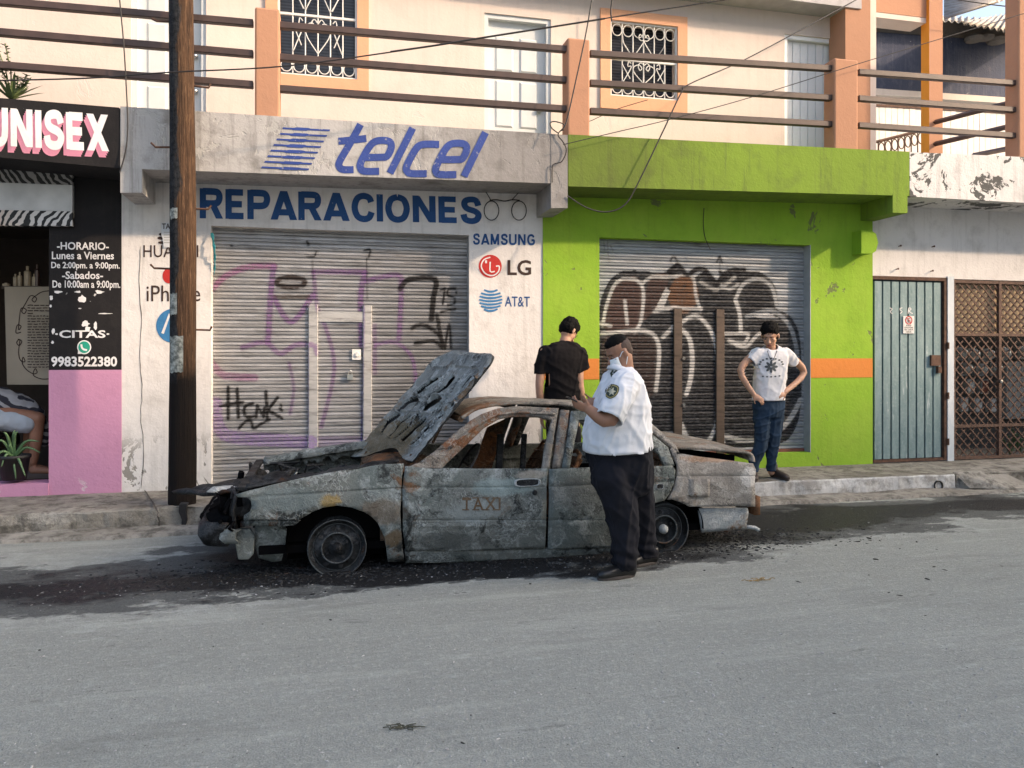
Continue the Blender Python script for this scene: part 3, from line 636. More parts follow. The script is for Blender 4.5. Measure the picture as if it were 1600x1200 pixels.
G1 = [('s', [(50, 830), (60, 930), (120, 985), (300, 1000), (490, 1010)], 21, LV, .5), ('s', [(480, 1010), (740, 1010)], 18, LV, .28),
 ('s', [(35, 300), (100, 240), (200, 200), (322, 196)], 10, PK, .6), ('s', [(318, 200), (305, 330), (293, 545)], 9, PU, .6), ('s', [(320, 340), (400, 455), (500, 330)], 8.5, PU, .6),
 ('s', [(505, 225), (520, 380), (560, 480), (597, 620), (590, 740), (540, 940)], 6, PU, .5), ('s', [(505, 222), (742, 222)], 8, PU, .55), ('s', [(742, 225), (722, 340), (725, 560)], 9, PU, .6),
 ('s', [(750, 265), (820, 245), (900, 240), (910, 300), (900, 530)], 8, PU, .55), ('s', [(175, 572), (240, 552), (290, 552), (350, 600), (420, 560), (500, 560), (520, 600)], 8, PU, .5),
 ('s', [(390, 640), (412, 760), (395, 880)], 4.5, PU, .45), ('s', [(30, 640), (90, 700), (230, 712)], 12, PK, .45), ('s', [(785, 470), (785, 690)], 8, PU, .35), ('s', [(790, 560), (880, 547), (960, 620), (978, 750)], 6, PU, .5),
 ('l', [(735, 380), (728, 1010)], 3.5, (.14, .1, .3), .7), ('l', [(478, 560), (478, 1000)], 3, (.14, .1, .3), .5),
 ('s', [(398+66*math.cos(q*.4189), 270+23*math.sin(q*.4189)) for q in range(16)], 7.5, (.06, .045, .04), .92), ('s', [(320, 338), (480, 340)], 6, (.1, .07, .05), .55),
 ('s', [(905, 300), (945, 258), (1065, 256), (1058, 345), (1050, 440)], 8, BK, .9), ('s', [(960, 482), (1010, 466), (1080, 510), (1112, 575)], 5.5, BK, .9), ('s', [(1075, 420), (1100, 560)], 6, BK, .8),
 ('s', [(975, 552), (1060, 542), (1100, 575)], 5, BK, .9), ('s', [(1112, 575), (1132, 465), (1140, 575)], 3.5, BK, .9),
 ('l', [(1090, 308), (1112, 298), (1102, 372)], 3, BK, .92), ('s', [(1160, 300), (1128, 302), (1126, 330), (1155, 342), (1155, 368), (1125, 376)], 3, BK, .92), ('s', [(1095, 408), (1130, 398), (1160, 394)], 3.2, BK, .9), ('l', [(1164, 316), (1165, 318)], 3, BK, .9),
 ('l', [(108, 755), (108, 900)], 5, BK, .95), ('l', [(150, 765), (156, 896)], 5, BK, .95), ('l', [(72, 842), (175, 826)], 4.5, BK, .95),
 ('s', [(222, 832), (190, 842), (182, 872), (196, 892), (228, 888)], 4.5, BK, .95), ('l', [(238, 895), (242, 838), (272, 892), (276, 850)], 4, BK, .95), ('l', [(283, 778), (290, 905)], 5, BK, .95), ('l', [(338, 802), (292, 862), (358, 900)], 4.5, BK, .95),
 ('s', [(158, 946), (190, 914), (214, 912), (226, 945), (262, 925), (300, 905)], 4, BK, .9), ('l', [(345, 852), (358, 864)], 4, BK, .9), ('l', [(350, 835), (356, 842)], 3, BK, .9),
 ('l', [(474, 82), (480, 94)], 4, BK, .8), ('s', [(470, 150), (505, 152), (516, 128)], 2, BK, .9), ('s', [(738, 122), (766, 120), (758, 156)], 2.4, BK, .9), ('l', [(498, 172), (500, 260)], 1.6, BK, .7), ('l', [(750, 160), (752, 350)], 1.6, BK, .7), ('l', [(120, 100), (128, 102)], 3, BK, .8),
 ('l', [(150, 1090), (330, 1078)], 2, (.2, .17, .13), .6), ('l', [(80, 1095), (200, 1090)], 1.2, (.2, .17, .13), .5)]
G1 = [(k_, z1_(p), w_, c_, a_) for k_, p, w_, c_, a_ in G1]
zp1 = S1b[2]+ks1*PITCH+.03
graffiti(sh1, (S1[0]+.005, S1[1]-.02, S1b[2], S1[3]), G1, 'graffiti', M_spray, [(xs1[0], xs1[1], zp1), (xs1[2], xs1[3], zp1)])
z2_ = lambda L: [(840+a/2.142, 200+b/2.142) for a, b in L]
WH = (.55, .54, .52); GB = (.045, .022, .018); NB = (.012, .011, .014)
G2 = [('p', [(208, 700), (208, 600), (235, 520), (280, 482), (330, 476), (400, 486), (440, 480), (480, 468), (520, 500), (560, 480), (600, 505), (640, 480), (690, 478), (760, 490), (800, 545), (795, 600), (850, 635), (880, 720), (884, 900), (860, 1010), (800, 1060), (640, 1068), (480, 1068), (208, 1058)], 1, NB, .8),
 ('p', [(222, 672), (232, 585), (272, 512), (335, 500), (352, 560), (330, 676)], 1, (.095, .055, .047), .85), ('p', [(375, 505), (440, 490), (420, 560), (390, 610), (352, 640)], 1, (.085, .052, .045), .85), ('p', [(225, 700), (380, 700), (395, 780), (380, 900), (240, 900)], 1, (.055, .035, .03), .7),
 ('s', [(450, 560), (475, 515), (505, 512), (522, 560), (500, 600), (470, 600), (452, 565)], 16, (.19, .095, .05), .85), ('s', [(470, 555), (500, 565)], 28, (.15, .078, .045), .85),
 ('s', [(218, 660), (232, 590), (262, 520), (312, 504), (352, 535), (347, 640), (326, 682)], 5.5, WH, .95), ('l', [(292, 578), (300, 655)], 5.5, WH, .95),
 ('s', [(352, 520), (380, 500), (430, 500), (470, 495)], 5.5, WH, .9), ('p', [(428, 535), (445, 545), (425, 595), (455, 600), (440, 612), (388, 616)], 0, WH, .9), ('s', [(390, 615), (450, 600), (500, 605), (548, 606)], 5, WH, .9),
 ('s', [(480, 492), (520, 500), (530, 560), (545, 610)], 5, WH, .85), ('s', [(545, 515), (600, 540), (660, 500)], 6, (.4, .39, .37), .8), ('s', [(605, 520), (640, 540), (670, 525)], 5, WH, .8),
 ('s', [(215, 690), (300, 680), (370, 682), (402, 715), (406, 780), (396, 880)], 6.5, WH, .92), ('s', [(210, 655), (245, 662)], 5, WH, .9), ('s', [(420, 700), (455, 665)], 7, WH, .8),
 ('s', [(478, 655), (512, 632), (545, 636), (585, 690), (604, 780), (606, 950), (580, 1035), (548, 1056), (505, 1040), (482, 990)], 6.5, WH, .95), ('s', [(484, 676), (508, 705), (518, 770), (512, 840), (498, 890)], 7.5, WH, .95),
 ('s', [(606, 660), (614, 760), (612, 860), (604, 1000), (622, 1050)], 6.5, WH, .95), ('p', [(482, 1000), (500, 1040), (470, 1064), (455, 1030)], 0, WH, .85),
 ('s', [(662, 575), (676, 620), (680, 678)], 6.5, WH, .95), ('s', [(628, 690), (680, 688), (705, 690), (690, 720), (640, 712)], 5.5, WH, .9), ('s', [(645, 715), (690, 735), (716, 715), (738, 692), (775, 680)], 5.5, WH, .92),
 ('s', [(664, 570), (690, 522), (740, 506), (782, 530), (800, 590)], 6, (.45, .45, .44), .95), ('s', [(700, 632), (780, 612), (835, 650), (862, 715), (872, 800)], 7, (.3, .31, .32), .95), ('p', [(712, 632), (770, 616), (810, 640), (760, 640)], 0, (.5, .5, .5), .9),
 ('s', [(628, 1030), (700, 1048), (780, 1030), (840, 980), (880, 910)], 8, WH, .85), ('s', [(390, 1035), (430, 1025), (465, 1030)], 7, WH, .8), ('s', [(640, 1060), (760, 1050), (860, 990)], 4, NB, .9),
 ('s', [(440, 482), (470, 460), (500, 492), (530, 474), (560, 476), (580, 500), (600, 524), (625, 490), (650, 478), (690, 476)], 7, NB, .95), ('s', [(610, 480), (640, 500), (660, 470), (680, 495)], 4, NB, .95),
 ('l', [(222, 382), (224, 410)], 1.6, WH, .7), ('l', [(234, 378), (236, 425)], 1.6, WH, .7), ('l', [(244, 395), (254, 412)], 1.6, WH, .7), ('l', [(236, 430), (240, 448)], 2, WH, .7),
 ('s', [(445, 445), (455, 430), (468, 445)], 2.5, NB, .8), ('s', [(600, 448), (610, 432), (618, 450)], 2.5, NB, .8), ('l', [(610, 425), (610, 560)], 1.3, NB, .6)]
G2 = [(k_, z2_(p), w_, c_, a_) for k_, p, w_, c_, a_ in G2]
graffiti(sh2, (S2[0]+.005, S2[1]-.03, S2[2], S2[3]), G2, 'graffiti', M_spray)

# ================================================================ PAINTED SIGNS
def tmesh(s, bold=0., sp=1.):
    cu = bpy.data.curves.new('t', 'FONT'); cu.body = s; cu.offset = bold; cu.resolution_u = 3; cu.space_character = sp
    o = bpy.data.objects.new('t', cu); col.objects.link(o); dg = bpy.context.evaluated_depsgraph_get()
    me = bpy.data.meshes.new_from_object(o.evaluated_get(dg)); V = [(v.co.x, v.co.y) for v in me.vertices]; F = [tuple(p.vertices) for p in me.polygons]
    bpy.data.objects.remove(o); bpy.data.curves.remove(cu); bpy.data.meshes.remove(me)
    return V, F
def lettering(name, s, quad, y, mat, parent, bold=0., sp=1., off=(0, 0)):
    """quad TL,TR,BR,BL: the box the words fill"""
    V, F = tmesh(s, bold, sp); xs = [v[0] for v in V]; ys = [v[1] for v in V]; x0, x1, y0, y1 = min(xs), max(xs), min(ys), max(ys)
    (ax, ay), (bx, by), (cx, cy), (dx, dy) = quad; out = []
    for a, b in V:
        u = (a-x0)/(x1-x0); v = (y1-b)/(y1-y0)
        px_ = (ax*(1-u)+bx*u)*(1-v)+(dx*(1-u)+cx*u)*v+off[0]; py_ = (ay*(1-u)+by*u)*(1-v)+(dy*(1-u)+cy*u)*v+off[1]
        out.append(U(px_, py_, y))
    return mk(name, out, F, mat, parent)
GL = {'R': (.72, [[(0, 0), (0, 1)], [(0, .9), (.4, .9), (.55, .86), (.6, .72), (.55, .56), (.4, .5), (0, .5)], [(.34, .5), (.6, 0)]]), 'E': (.58, [[(0, 0), (0, 1)], [(0, .9), (.52, .9)], [(0, .5), (.48, .5)], [(0, .1), (.54, .1)]]),
 'P': (.66, [[(0, 0), (0, 1)], [(0, .9), (.38, .9), (.54, .86), (.6, .7), (.54, .52), (.38, .46), (0, .46)]]), 'A': (.76, [[(-.02, 0), (.33, 1)], [(.68, 0), (.33, 1)], [(.12, .26), (.54, .26)]]),
 'C': (.72, [[(.62, .7), (.54, .86), (.34, .92), (.12, .82), (.02, .5), (.12, .18), (.34, .08), (.54, .14), (.63, .34)]]), 'I': (.1, [[(0, 0), (0, 1)]]), 'O': (.78, [[(.33, .92), (.1, .82), (0, .5), (.1, .18), (.33, .08), (.56, .18), (.66, .5), (.56, .82), (.33, .92)]]),
 'N': (.72, [[(0, 0), (0, 1)], [(.02, .98), (.58, .02)], [(.6, 0), (.6, 1)]]), 'S': (.64, [[(.54, .68), (.46, .88), (.28, .92), (.08, .86), (.04, .7), (.14, .56), (.42, .46), (.54, .32), (.46, .13), (.26, .08), (.06, .15), (0, .34)]]),
 'U': (.72, [[(0, 1), (0, .34), (.08, .14), (.3, .08), (.52, .14), (.6, .34), (.6, 1)]]), 'X': (.7, [[(0, 0), (.56, 1)], [(.56, 0), (0, 1)]]), 'M': (.84, [[(0, 0), (0, 1)], [(.02, .98), (.35, .05)], [(.68, .98), (.35, .05)], [(.7, 0), (.7, 1)]]), 'G': (.76, [[(.6, .72), (.5, .87), (.33, .92), (.1, .82), (.0, .5), (.1, .18), (.33, .08), (.6, .16), (.62, .44), (.36, .44)]]), 'V': (.7, [])}
def block(name, s, quad, y, mat, parent, wd=.21, gap=.12, off=(0, 0)):
    """heavy painted capitals built from brush strokes of even width"""
    st = []; x = wd/2
    for ch in s:
        w_, L = GL[ch]
        for P in L:
            P = sm2(P, 4) if len(P) > 3 else P; lo, hi = wd*0, 1
            st.append([(x+a, b) for a, b in P])
        x += w_+gap+.08
    X1 = max(a for P in st for a, b in P)+wd/2; vs = []; fs = []; (ax, ay), (bx, by), (cx, cy), (dx, dy) = quad
    def at(a, b):
        u = a/X1; v = 1-b; return ((ax*(1-u)+bx*u)*(1-v)+(dx*(1-u)+cx*u)*v+off[0], (ay*(1-u)+by*u)*(1-v)+(dy*(1-u)+cy*u)*v+off[1])
    for q, P in enumerate(st):
        diag = len(P) == 2 and abs(P[0][0]-P[1][0]) > .1 and abs(P[0][1]-P[1][1]) > .3
        if diag:
            (a0, b0), (a1, b1) = P; h = wd*.56; L_ = [(a0-h, b0), (a1-h, b1)]; R_ = [(a0+h, b0), (a1+h, b1)]
        else: L_, R_ = ribbon(P, wd if abs(P[0][1]-P[-1][1]) > .3 or len(P) > 3 else wd*.95)
        b = len(vs)
        for l_, r_ in zip(L_, R_): vs += [U(*at(*l_), y-.00025*(q % 6)), U(*at(*r_), y-.00025*(q % 6))]
        fs += [(b+2*i, b+2*i+1, b+2*i+3, b+2*i+2) for i in range(len(P)-1)]
    return mk(name, vs, fs, mat, parent)
def rq(x0, y0, x1, y1, sl=0.): d = sl*(x1-x0); return [(x0, y0), (x1, y0+d), (x1, y1+d), (x0, y1)]
def flat(name, polys, y, mat, parent, off=.0004):
    """painted shapes: closed outlines in the wall's plane"""
    vs = []; fs = []
    for i, P in enumerate(polys):
        b = len(vs); vs += [U(px_, py_, y-off*i) for px_, py_ in P]; fs.append(tuple(range(b, b+len(P))))
    return mk(name, vs, fs, mat, parent)
def ribbon(pts, wd):
    """band of constant width along pts -> quads"""
    n = len(pts); L = []; Rr = []
    for i in range(n):
        a = pts[max(0, i-1)]; b = pts[min(n-1, i+1)]; dx, dy = b[0]-a[0], b[1]-a[1]; l = math.hypot(dx, dy) or 1; ww = wd if not callable(wd) else wd(i/(n-1))
        L.append((pts[i][0]-dy/l*ww/2, pts[i][1]+dx/l*ww/2)); Rr.append((pts[i][0]+dy/l*ww/2, pts[i][1]-dx/l*ww/2))
    return L, Rr
def bands(name, strokes, wd, y, mat, parent, smooth=4):
    vs = []; fs = []
    for q, P in enumerate(strokes):
        w_ = wd
        if isinstance(P, tuple): P, w_ = P
        L, Rr = ribbon(sm2(P, smooth) if smooth else P, w_); b = len(vs); n = len(L); yy = y-.0003*q
        for a, c in zip(L, Rr): vs += [U(*a, yy), U(*c, yy)]
        fs += [(b+2*i, b+2*i+1, b+2*i+3, b+2*i+2) for i in range(n-1)]
    return mk(name, vs, fs, mat, parent)
def circ(cx, cy, rx, ry=None, n=28, a0=0, a1=360): return [(cx+rx*math.cos(R(a0+(a1-a0)*i/n)), cy+(ry or rx)*math.sin(R(a0+(a1-a0)*i/n))) for i in range(n if a1-a0 == 360 else n+1)]
def signpaint(name, c, worn=.5, under=(.6, .58, .56), rough=.7):
    t = NT(name); k = t.mix(t.rng(t.noise(3, 5), .3, .7), tuple(q*.85 for q in c), tuple(min(1, q*1.12) for q in c))
    k = t.mix(t.rng(t.noise(26, 6, .75), .7-.1*worn, .76-.1*worn, 0, .7), k, under); return t.fin(k, rough, t.noise(40, 4), .4, .008, 0, .25)
M_blue = signpaint('blue_sign_paint', (.02, .075, .22)); M_navyp = signpaint('navy_sign_paint', (.035, .065, .25), .8, (.4, .39, .38)); M_ink = signpaint('dark_sign_paint', (.05, .03, .025), .2)
M_redp = signpaint('red_sign_paint', (.5, .035, .03), .4); M_lblue = signpaint('sky_blue_sign_paint', (.045, .19, .4), .4); M_wpaint = signpaint('white_sign_paint', (.74, .72, .71), .3, (.1, .09, .09)); M_pinkp = signpaint('pink_sign_paint', (.62, .25, .34), .3, (.1, .09, .09)); M_tealp = signpaint('green_logo_paint', (.02, .3, .2), .2)
WS = WALL-.003; LS = LEDGE-.003
block('lettering', 'REPARACIONES', [(312, 294), (752, 309), (753, 349), (312, 341)], WS, M_blue, repair, .23, .13)
z4 = lambda L: [(380+a/3.2, b/3.2) for a, b in L]
bands('logo_lettering', [z4(s) for s in ([(587, 622), (530, 725), (482, 808), (484, 838), (505, 848), (552, 848)], [(476, 706), (545, 700), (616, 692)],
   [(606, 787), (650, 787), (716, 785)], [(700, 787), (722, 778), (741, 735), (728, 706), (672, 704), (634, 730), (590, 808), (588, 842), (610, 856), (680, 856)],
   [(848, 640), (734, 866)], [(980, 722), (900, 722), (864, 745), (818, 830), (822, 858), (846, 868), (918, 868)],
   [(988, 797), (1030, 798), (1092, 797)], [(1078, 798), (1099, 790), (1118, 748), (1104, 720), (1048, 718), (1012, 745), (966, 832), (966, 862), (988, 872), (1066, 873)], [(1212, 662), (1104, 882)])], 11.2, LS, M_navyp, repair, 5)
lg = []
for i in range(8):
    f = i/7; xl, yl = 200-105*f, 641+195*f; xr, yr = 436-105*f, 652+195*f; a, b = (255-20*f*3.2), (325-14*f*3.2); th = 4.6; tm = 8.5-2.0*abs(f-.4)
    at = lambda x, d: (x, yl+(yr-yl)*(x-xl)/(xr-xl)+d)
    lg.append(z4([at(xl, -th), at(a, -th), at(a+10, -tm), at(b, -tm), at(b+12, -th), at(xr, -th), at(xr-5, th), at(b, th), at(b-10, tm), at(a-6, tm), at(a-14, th), at(xl-5, th)]))
flat('logo_bars', lg, LS, M_navyp, repair)
block('lettering', 'SAMSUNG', rq(739, 365, 836, 382, .012), WS, M_blue, repair, .2, .16)
lettering('lettering', 'LG', rq(793, 406, 830, 430, .01), WS, M_ink, repair, .02)
flat('logo_disc', [circ(766, 416, 18)], WS, M_redp, repair); bands('logo_mark', [([(766, 409), (766, 424), (773, 424)], 2), ([(775, 416), (780, 416), (779, 424), (772, 430), (764, 430), (757, 426), (752, 416), (756, 406), (766, 402)], 2), ([(758, 409), (761, 409)], 4.5)], 2, WS-.001, M_wpaint, repair, 3)
gl = []
for i in range(7):
    yy = 469-15+i*5; h = math.sqrt(max(0, 18.5**2-(yy-469)**2)); gl.append(([(767-h*.98, yy-1), (767-h*.3, yy+1.5), (767+h*.4, yy+1.2), (767+h*.97, yy-1.2)], lambda u, h=h: 3.4-1.6*abs(u-.5)))
bands('logo_globe', gl, 3, WS, M_lblue, repair, 4)
lettering('lettering', 'AT&T', rq(789, 463, 828, 479, .01), WS, M_blue, repair, .008)
lettering('lettering', 'HUAWEI', rq(224, 383, 310, 402, 0), WS, M_ink, repair, .004, 1.05)
lettering('lettering', 'iPhone', rq(229, 446, 313, 471, 0), WS, M_ink, repair, .002)
flat('logo_disc', [circ(264, 431, 10, 12)], WS, M_redp, repair); flat('logo_disc', [circ(272, 509, 28, 27)], WS, M_lblue, repair)
bands('logo_mark', [([(254, 521), (265, 491), (272, 512), (280, 491), (291, 521)], 4.2)], 4, WS-.001, M_wpaint, repair, 0)
flat('logo_petals', [circ(252, 372, 6, 2.5), circ(254, 366, 6, 2.5), circ(258, 361, 5, 3), circ(253, 379, 6, 2.2)], WS, M_ink, repair)
# salon writing
uq = [(-22, 166.5), (168, 179.5), (170, 236.5), (-22, 226.5)]
for i, (dx, dy) in enumerate(((-4.6, 9.5), (-3, 6.2), (-1.5, 3))): block('lettering_shade', 'UNISEX', uq, LS+.001-.002*i, M_pinkp, salon, .24, .14, (dx, dy))
block('lettering', 'UNISEX', uq, LS-.006, M_wpaint, salon, .24, .14)
for s, q, b in (('-HORARIO-', rq(89, 378, 170, 390, .01), .02), ('Lunes a Viernes', rq(81, 393, 178, 405, .005), .018), ('De 2:00pm. a 9:00pm.', rq(80, 409, 187, 422, .008), .018), ('-Sabados-', rq(97, 424, 161, 436, .0), .018), ('De 10:00am a 9:00pm.', rq(82, 438, 188, 453, .005), .018), ('\u00b7CITAS\u00b7', rq(86, 516, 171, 528, 0), .025), ('9983522380', rq(80, 557, 183, 573, .0), .03)):
    lettering('lettering', s, q, WS, M_wpaint, salon, b, 1.0)
flat('logo_disc', [[(121.5, 553), (122, 548)]+circ(131.5, 542.5, 11, 11, 26, 170, 480)+[(127, 553)]], WS, M_wpaint, salon)
flat('logo_disc', [circ(131.5, 542.5, 9.2)], WS-.001, M_tealp, salon); bands('logo_mark', [([(127, 538), (128, 543), (131, 546), (136, 547)], 3)], 3, WS-.002, M_wpaint, salon, 4)
rc = random.Random(5); chips = []
for (cx, cy, rx, ry) in ((128, 467, 7, 6), (91, 456, 8, 2.5), (122, 456, 6, 2), (155, 456, 8, 3), (133, 506, 8, 5), (137, 514, 5, 5), (149, 509, 3, 7), (80, 465, 3, 4), (83, 517, 3, 6), (125, 482, 3, 1), (163, 490, 12, 1), (79, 478, 2, 3), (82, 535, 2.5, 3)):
    chips.append([(cx+rx*rc.uniform(.55, 1.15)*math.cos(a*.5236*1.0), cy+ry*rc.uniform(.55, 1.15)*math.sin(a*.5236)) for a in range(12)])
for c_h in chips: flat('paint_chip', [c_h], WS+.0006, M_wpaint, salon)
# zebra sign board over the doorway
zb_ = MB(); zb_.slab([(-300, 245), (113, 264), (113, 289), (-300, 274)], WALL-.055, .05, 0); zb_.slab([(-300, 274.3), (113, 289.3), (113, 330), (-300, 322)], WALL-.06, .055, 1); zb_.slab([(-300, 322.3), (113, 330.3), (113, 353), (-300, 350)], WALL-.055, .05, 2)
t = NT('zebra_print'); zw = t.wave(5.5, t.map((1, 1, 1), (0, 0, 0), (0, R(35), 0)), 9, 3); M_zebra = t.fin(t.mix(t.rng(zw, .52, .6), (.014, .014, .015), (.3, .29, .28)), .7)
t = NT('zebra_print_warm'); zw = t.wave(5.0, t.map((1, 1, 1), (3, 0, 0), (0, R(-30), 0)), 9, 3); M_zebra2 = t.fin(t.mix(t.rng(zw, .44, .52), (.014, .014, .015), t.mix(t.rng(t.sep()[0], -3.4, -2.6), (.5, .3, .17), (.62, .6, .58))), .7)
M_signw = plain('worn_white_sign', (.52, .52, .51), .6, 0, .25, 3)
zb_.build('sign_board', [M_zebra, M_signw, M_zebra2], salon)
# ================================================================ GATES of the white house
t = NT('weathered_blue_gate'); v = t.map((5, 5, 1)); k = t.mix(t.rng(t.noise(2.4, 7, .7, v), .3, .7), (.12, .2, .215), (.23, .32, .33)); k = t.mix(t.rng(t.noise(30, 5, .7), .5, .72, 0, .6), k, (.3, .36, .36))
k = t.mix(t.rng(t.noise(3, 6, .7), .6, .7, 0, .7), k, (.08, .09, .16)); k = t.mix(t.rng(t.noise(2.2, 6, .7, t.map((6, 6, .8), (3, 0, 0))), .62, .72, 0, .8), k, (.6, .66, .68)); M_gate = t.fin(k, .6, t.noise(60, 4), .3, .004, .2)
M_gdark = plain('dark_gate_rib', (.03, .05, .06), .6)
zg0 = SWZ+.03
gate = MB().box((xg0+.01, WALL+.03, zg0), (xg1-.03, WALL+.05, zg-.02)).build('gate', M_gdark, house)
n = 8; x0, x1 = xg0+.02, xg1-.06; wd = (x1-x0)/n
p0 = MB().box((x0+.012, WALL+.008, zg0+.02), (x0+wd-.012, WALL+.0299, zg-.05)).build('gate_panel', M_gate, gate)
for i in range(1, n): dup(p0, gate, (i*wd, 0, 0))
mb = MB(); mb.box((xg0-.01, WALL-.012, zg-.03), (xg1+.005, WALL+.05, zg+.012)); mb.box((xg1-.035, WALL-.012, zg0-.02), (xg1+.004, WALL+.05, zg-.031)); mb.box((xg0, WALL-.006, zg0-.02), (xg1-.036, WALL+.05, zg0+.015)); mb.build('gate_frame', M_rust, gate)
c = U(1463, 565, WALL); mb = MB(); mb.box((c.x-.09, WALL-.02, c.z-.05), (c.x+.05, WALL+.02, c.z+.08)); mb.box((c.x, WALL-.035, c.z-.14), (c.x+.05, WALL+.01, c.z-.06)); mb.build('gate_lock', M_rust, gate)
for py_ in (540, 618, 690): c = U(1477, py_, WALL); MB().lathe([(0, -.04), (.016, -.04), (.016, .04), (0, .04)], (xg1+.012, WALL-.02, c.z), 'z', 8).build('hinge', M_rust, gate)
# no-parking plate with red E in a ring
sx0, sx1, sz0, sz1 = ux(1411, 500, WALL), ux(1428, 500, WALL), uz(1420, 521, WALL), uz(1420, 494, WALL)
mb = MB(); mb.box((sx0, WALL-.004, sz0), (sx1, WALL+.004, sz1), 0); cx, cz = (sx0+sx1)/2, sz1-(sz1-sz0)*.24; r = (sx1-sx0)*.33; Y = WALL-.006
ring = []; N = 24
for i in range(N): a = 2*math.pi*i/N; ring += [(cx+r*math.cos(a), Y, cz+r*math.sin(a)), (cx+r*.76*math.cos(a), Y, cz+r*.76*math.sin(a))]
mb.add(ring, [(2*i, 2*i+1, (2*i+3) % (2*N), (2*i+2) % (2*N)) for i in range(N)], 1)
def q_(a, b, c_, d, m): mb.add([(a, Y-.0005*m, b), (c_, Y-.0005*m, b), (c_, Y-.0005*m, d), (a, Y-.0005*m, d)], [(0, 1, 2, 3)], m)
e = r*.5; q_(cx-e*.6, cz-e, cx-e*.25, cz+e, 2)
for dz in (-1, -.12, .76): q_(cx-e*.25, cz+e*dz, cx+e*.65, cz+e*(dz+.25), 2)
mb.add([(cx-r*.62, Y-.002, cz+r*.5), (cx-r*.5, Y-.002, cz+r*.62), (cx+r*.62, Y-.002, cz-r*.5), (cx+r*.5, Y-.002, cz-r*.62)], [(0, 1, 2, 3)], 1)
mb.build('sign_plate', [M_metalw, M_redp, M_ink], gate)
wz = (sz1-sz0)
for s, f0, f1 in (('NO', .5, .58), ('ESTACIONARSE', .62, .7), ('SE USA', .74, .82), ('GRUA', .86, .95)):
    V, F = tmesh(s, .01); xs = [a for a, b in V]; ys = [b for a, b in V]; ww = (sx1-sx0)*(.8 if len(s) > 5 else .45)
    mk('sign_lettering', [(cx+((a-min(xs))/(max(xs)-min(xs))-.5)*ww, WALL-.0055, sz1-wz*f1+(b-min(ys))/(max(ys)-min(ys))*wz*(f1-f0)) for a, b in V], F, M_ink, gate)
mb = MB()
for i, (pa, pb) in enumerate((((1391, 483), (1394, 488)), ((1405, 482), (1410, 488)), ((1422, 480), (1427, 487)))):
    pass
bands('scrawl', [([(1390, 481), (1394, 483), (1391, 487), (1394, 490)], 1.2), ([(1410, 481), (1406, 482), (1407, 485), (1410, 487), (1406, 490)], 1.2), ([(1419, 490), (1420, 481), (1424, 483), (1420, 486), (1426, 490)], 1.2)], 1.2, WALL+.0065, M_wpaint, gate, 2)

# lattice gate
M_lat = plain('rusty_lattice', (.1, .055, .038), .8, 0, .4, 25)
lat = MB(); LY = WALL+.01; xs_l = [xl0, ux(1561, 600, LY), ux(1634, 600, LY), ux(1700, 600, LY)]; zz = [SWZ+.03, uz(1530, 665, LY), uz(1530, 523, LY), zl]
for x in xs_l: lat.box((x-.02, LY-.02, zz[0]-.02), (x+.02, LY+.02, zz[3]+.02))
for z in zz:
    for a, b in zip(xs_l[:-1], xs_l[1:]): lat.box((a+.0205, LY-.018, z-.018), (b-.0205, LY+.018, z+.018))
lat = lat.build('lattice_gate', M_lat, house)
for i in range(3):
    for j in range(3):
        a, b, c, d = xs_l[i]+.02, xs_l[i+1]-.02, zz[j]+.018, zz[j+1]-.018; st = .128 if j < 2 else .105
        for s in (1, -1):
            k0 = (a+c) if s > 0 else (a-d); k1 = (b+d) if s > 0 else (b-c); k = k0+st*.5
            while k < k1:
                # line x + s*z = k clipped to the cell
                xa, xb = (max(a, k-d), min(b, k-c)) if s > 0 else (max(a, k+c), min(b, k+d))
                if xb-xa > .015:
                    za, zb2 = ((k-xa), (k-xb)) if s > 0 else ((xa-k), (xb-k)); yy = LY-.006 if s > 0 else LY+.004
                    dirv = Vector((1, 0, -s)).normalized(); nn = Vector((dirv.z, 0, -dirv.x))*.0085
                    A, B = Vector((xa, yy, za)), Vector((xb, yy, zb2)); MB().prism([A+nn, B+nn, B-nn, A-nn], (0, .009, 0)).build('lattice_bar', M_lat, lat)
                k += st
M_beige = wallmat('beige_sheet', (.62, .47, .3), (.4, .3, .2), .3, .3, None, 0, .8)
MB().box((xs_l[0]+.02, LY+.05, zz[2]), (xs_l[3], LY+.06, zz[3])).build('backing_sheet', M_beige, lat)
c = U(1560.5, 596, LY-.02); MB().lathe([(0, -.06), (.022, -.055), (.024, -.02), (.0, .0)], (c.x, LY-.01, c.z), 'y', 10).build('padlock', M_chrome, lat)
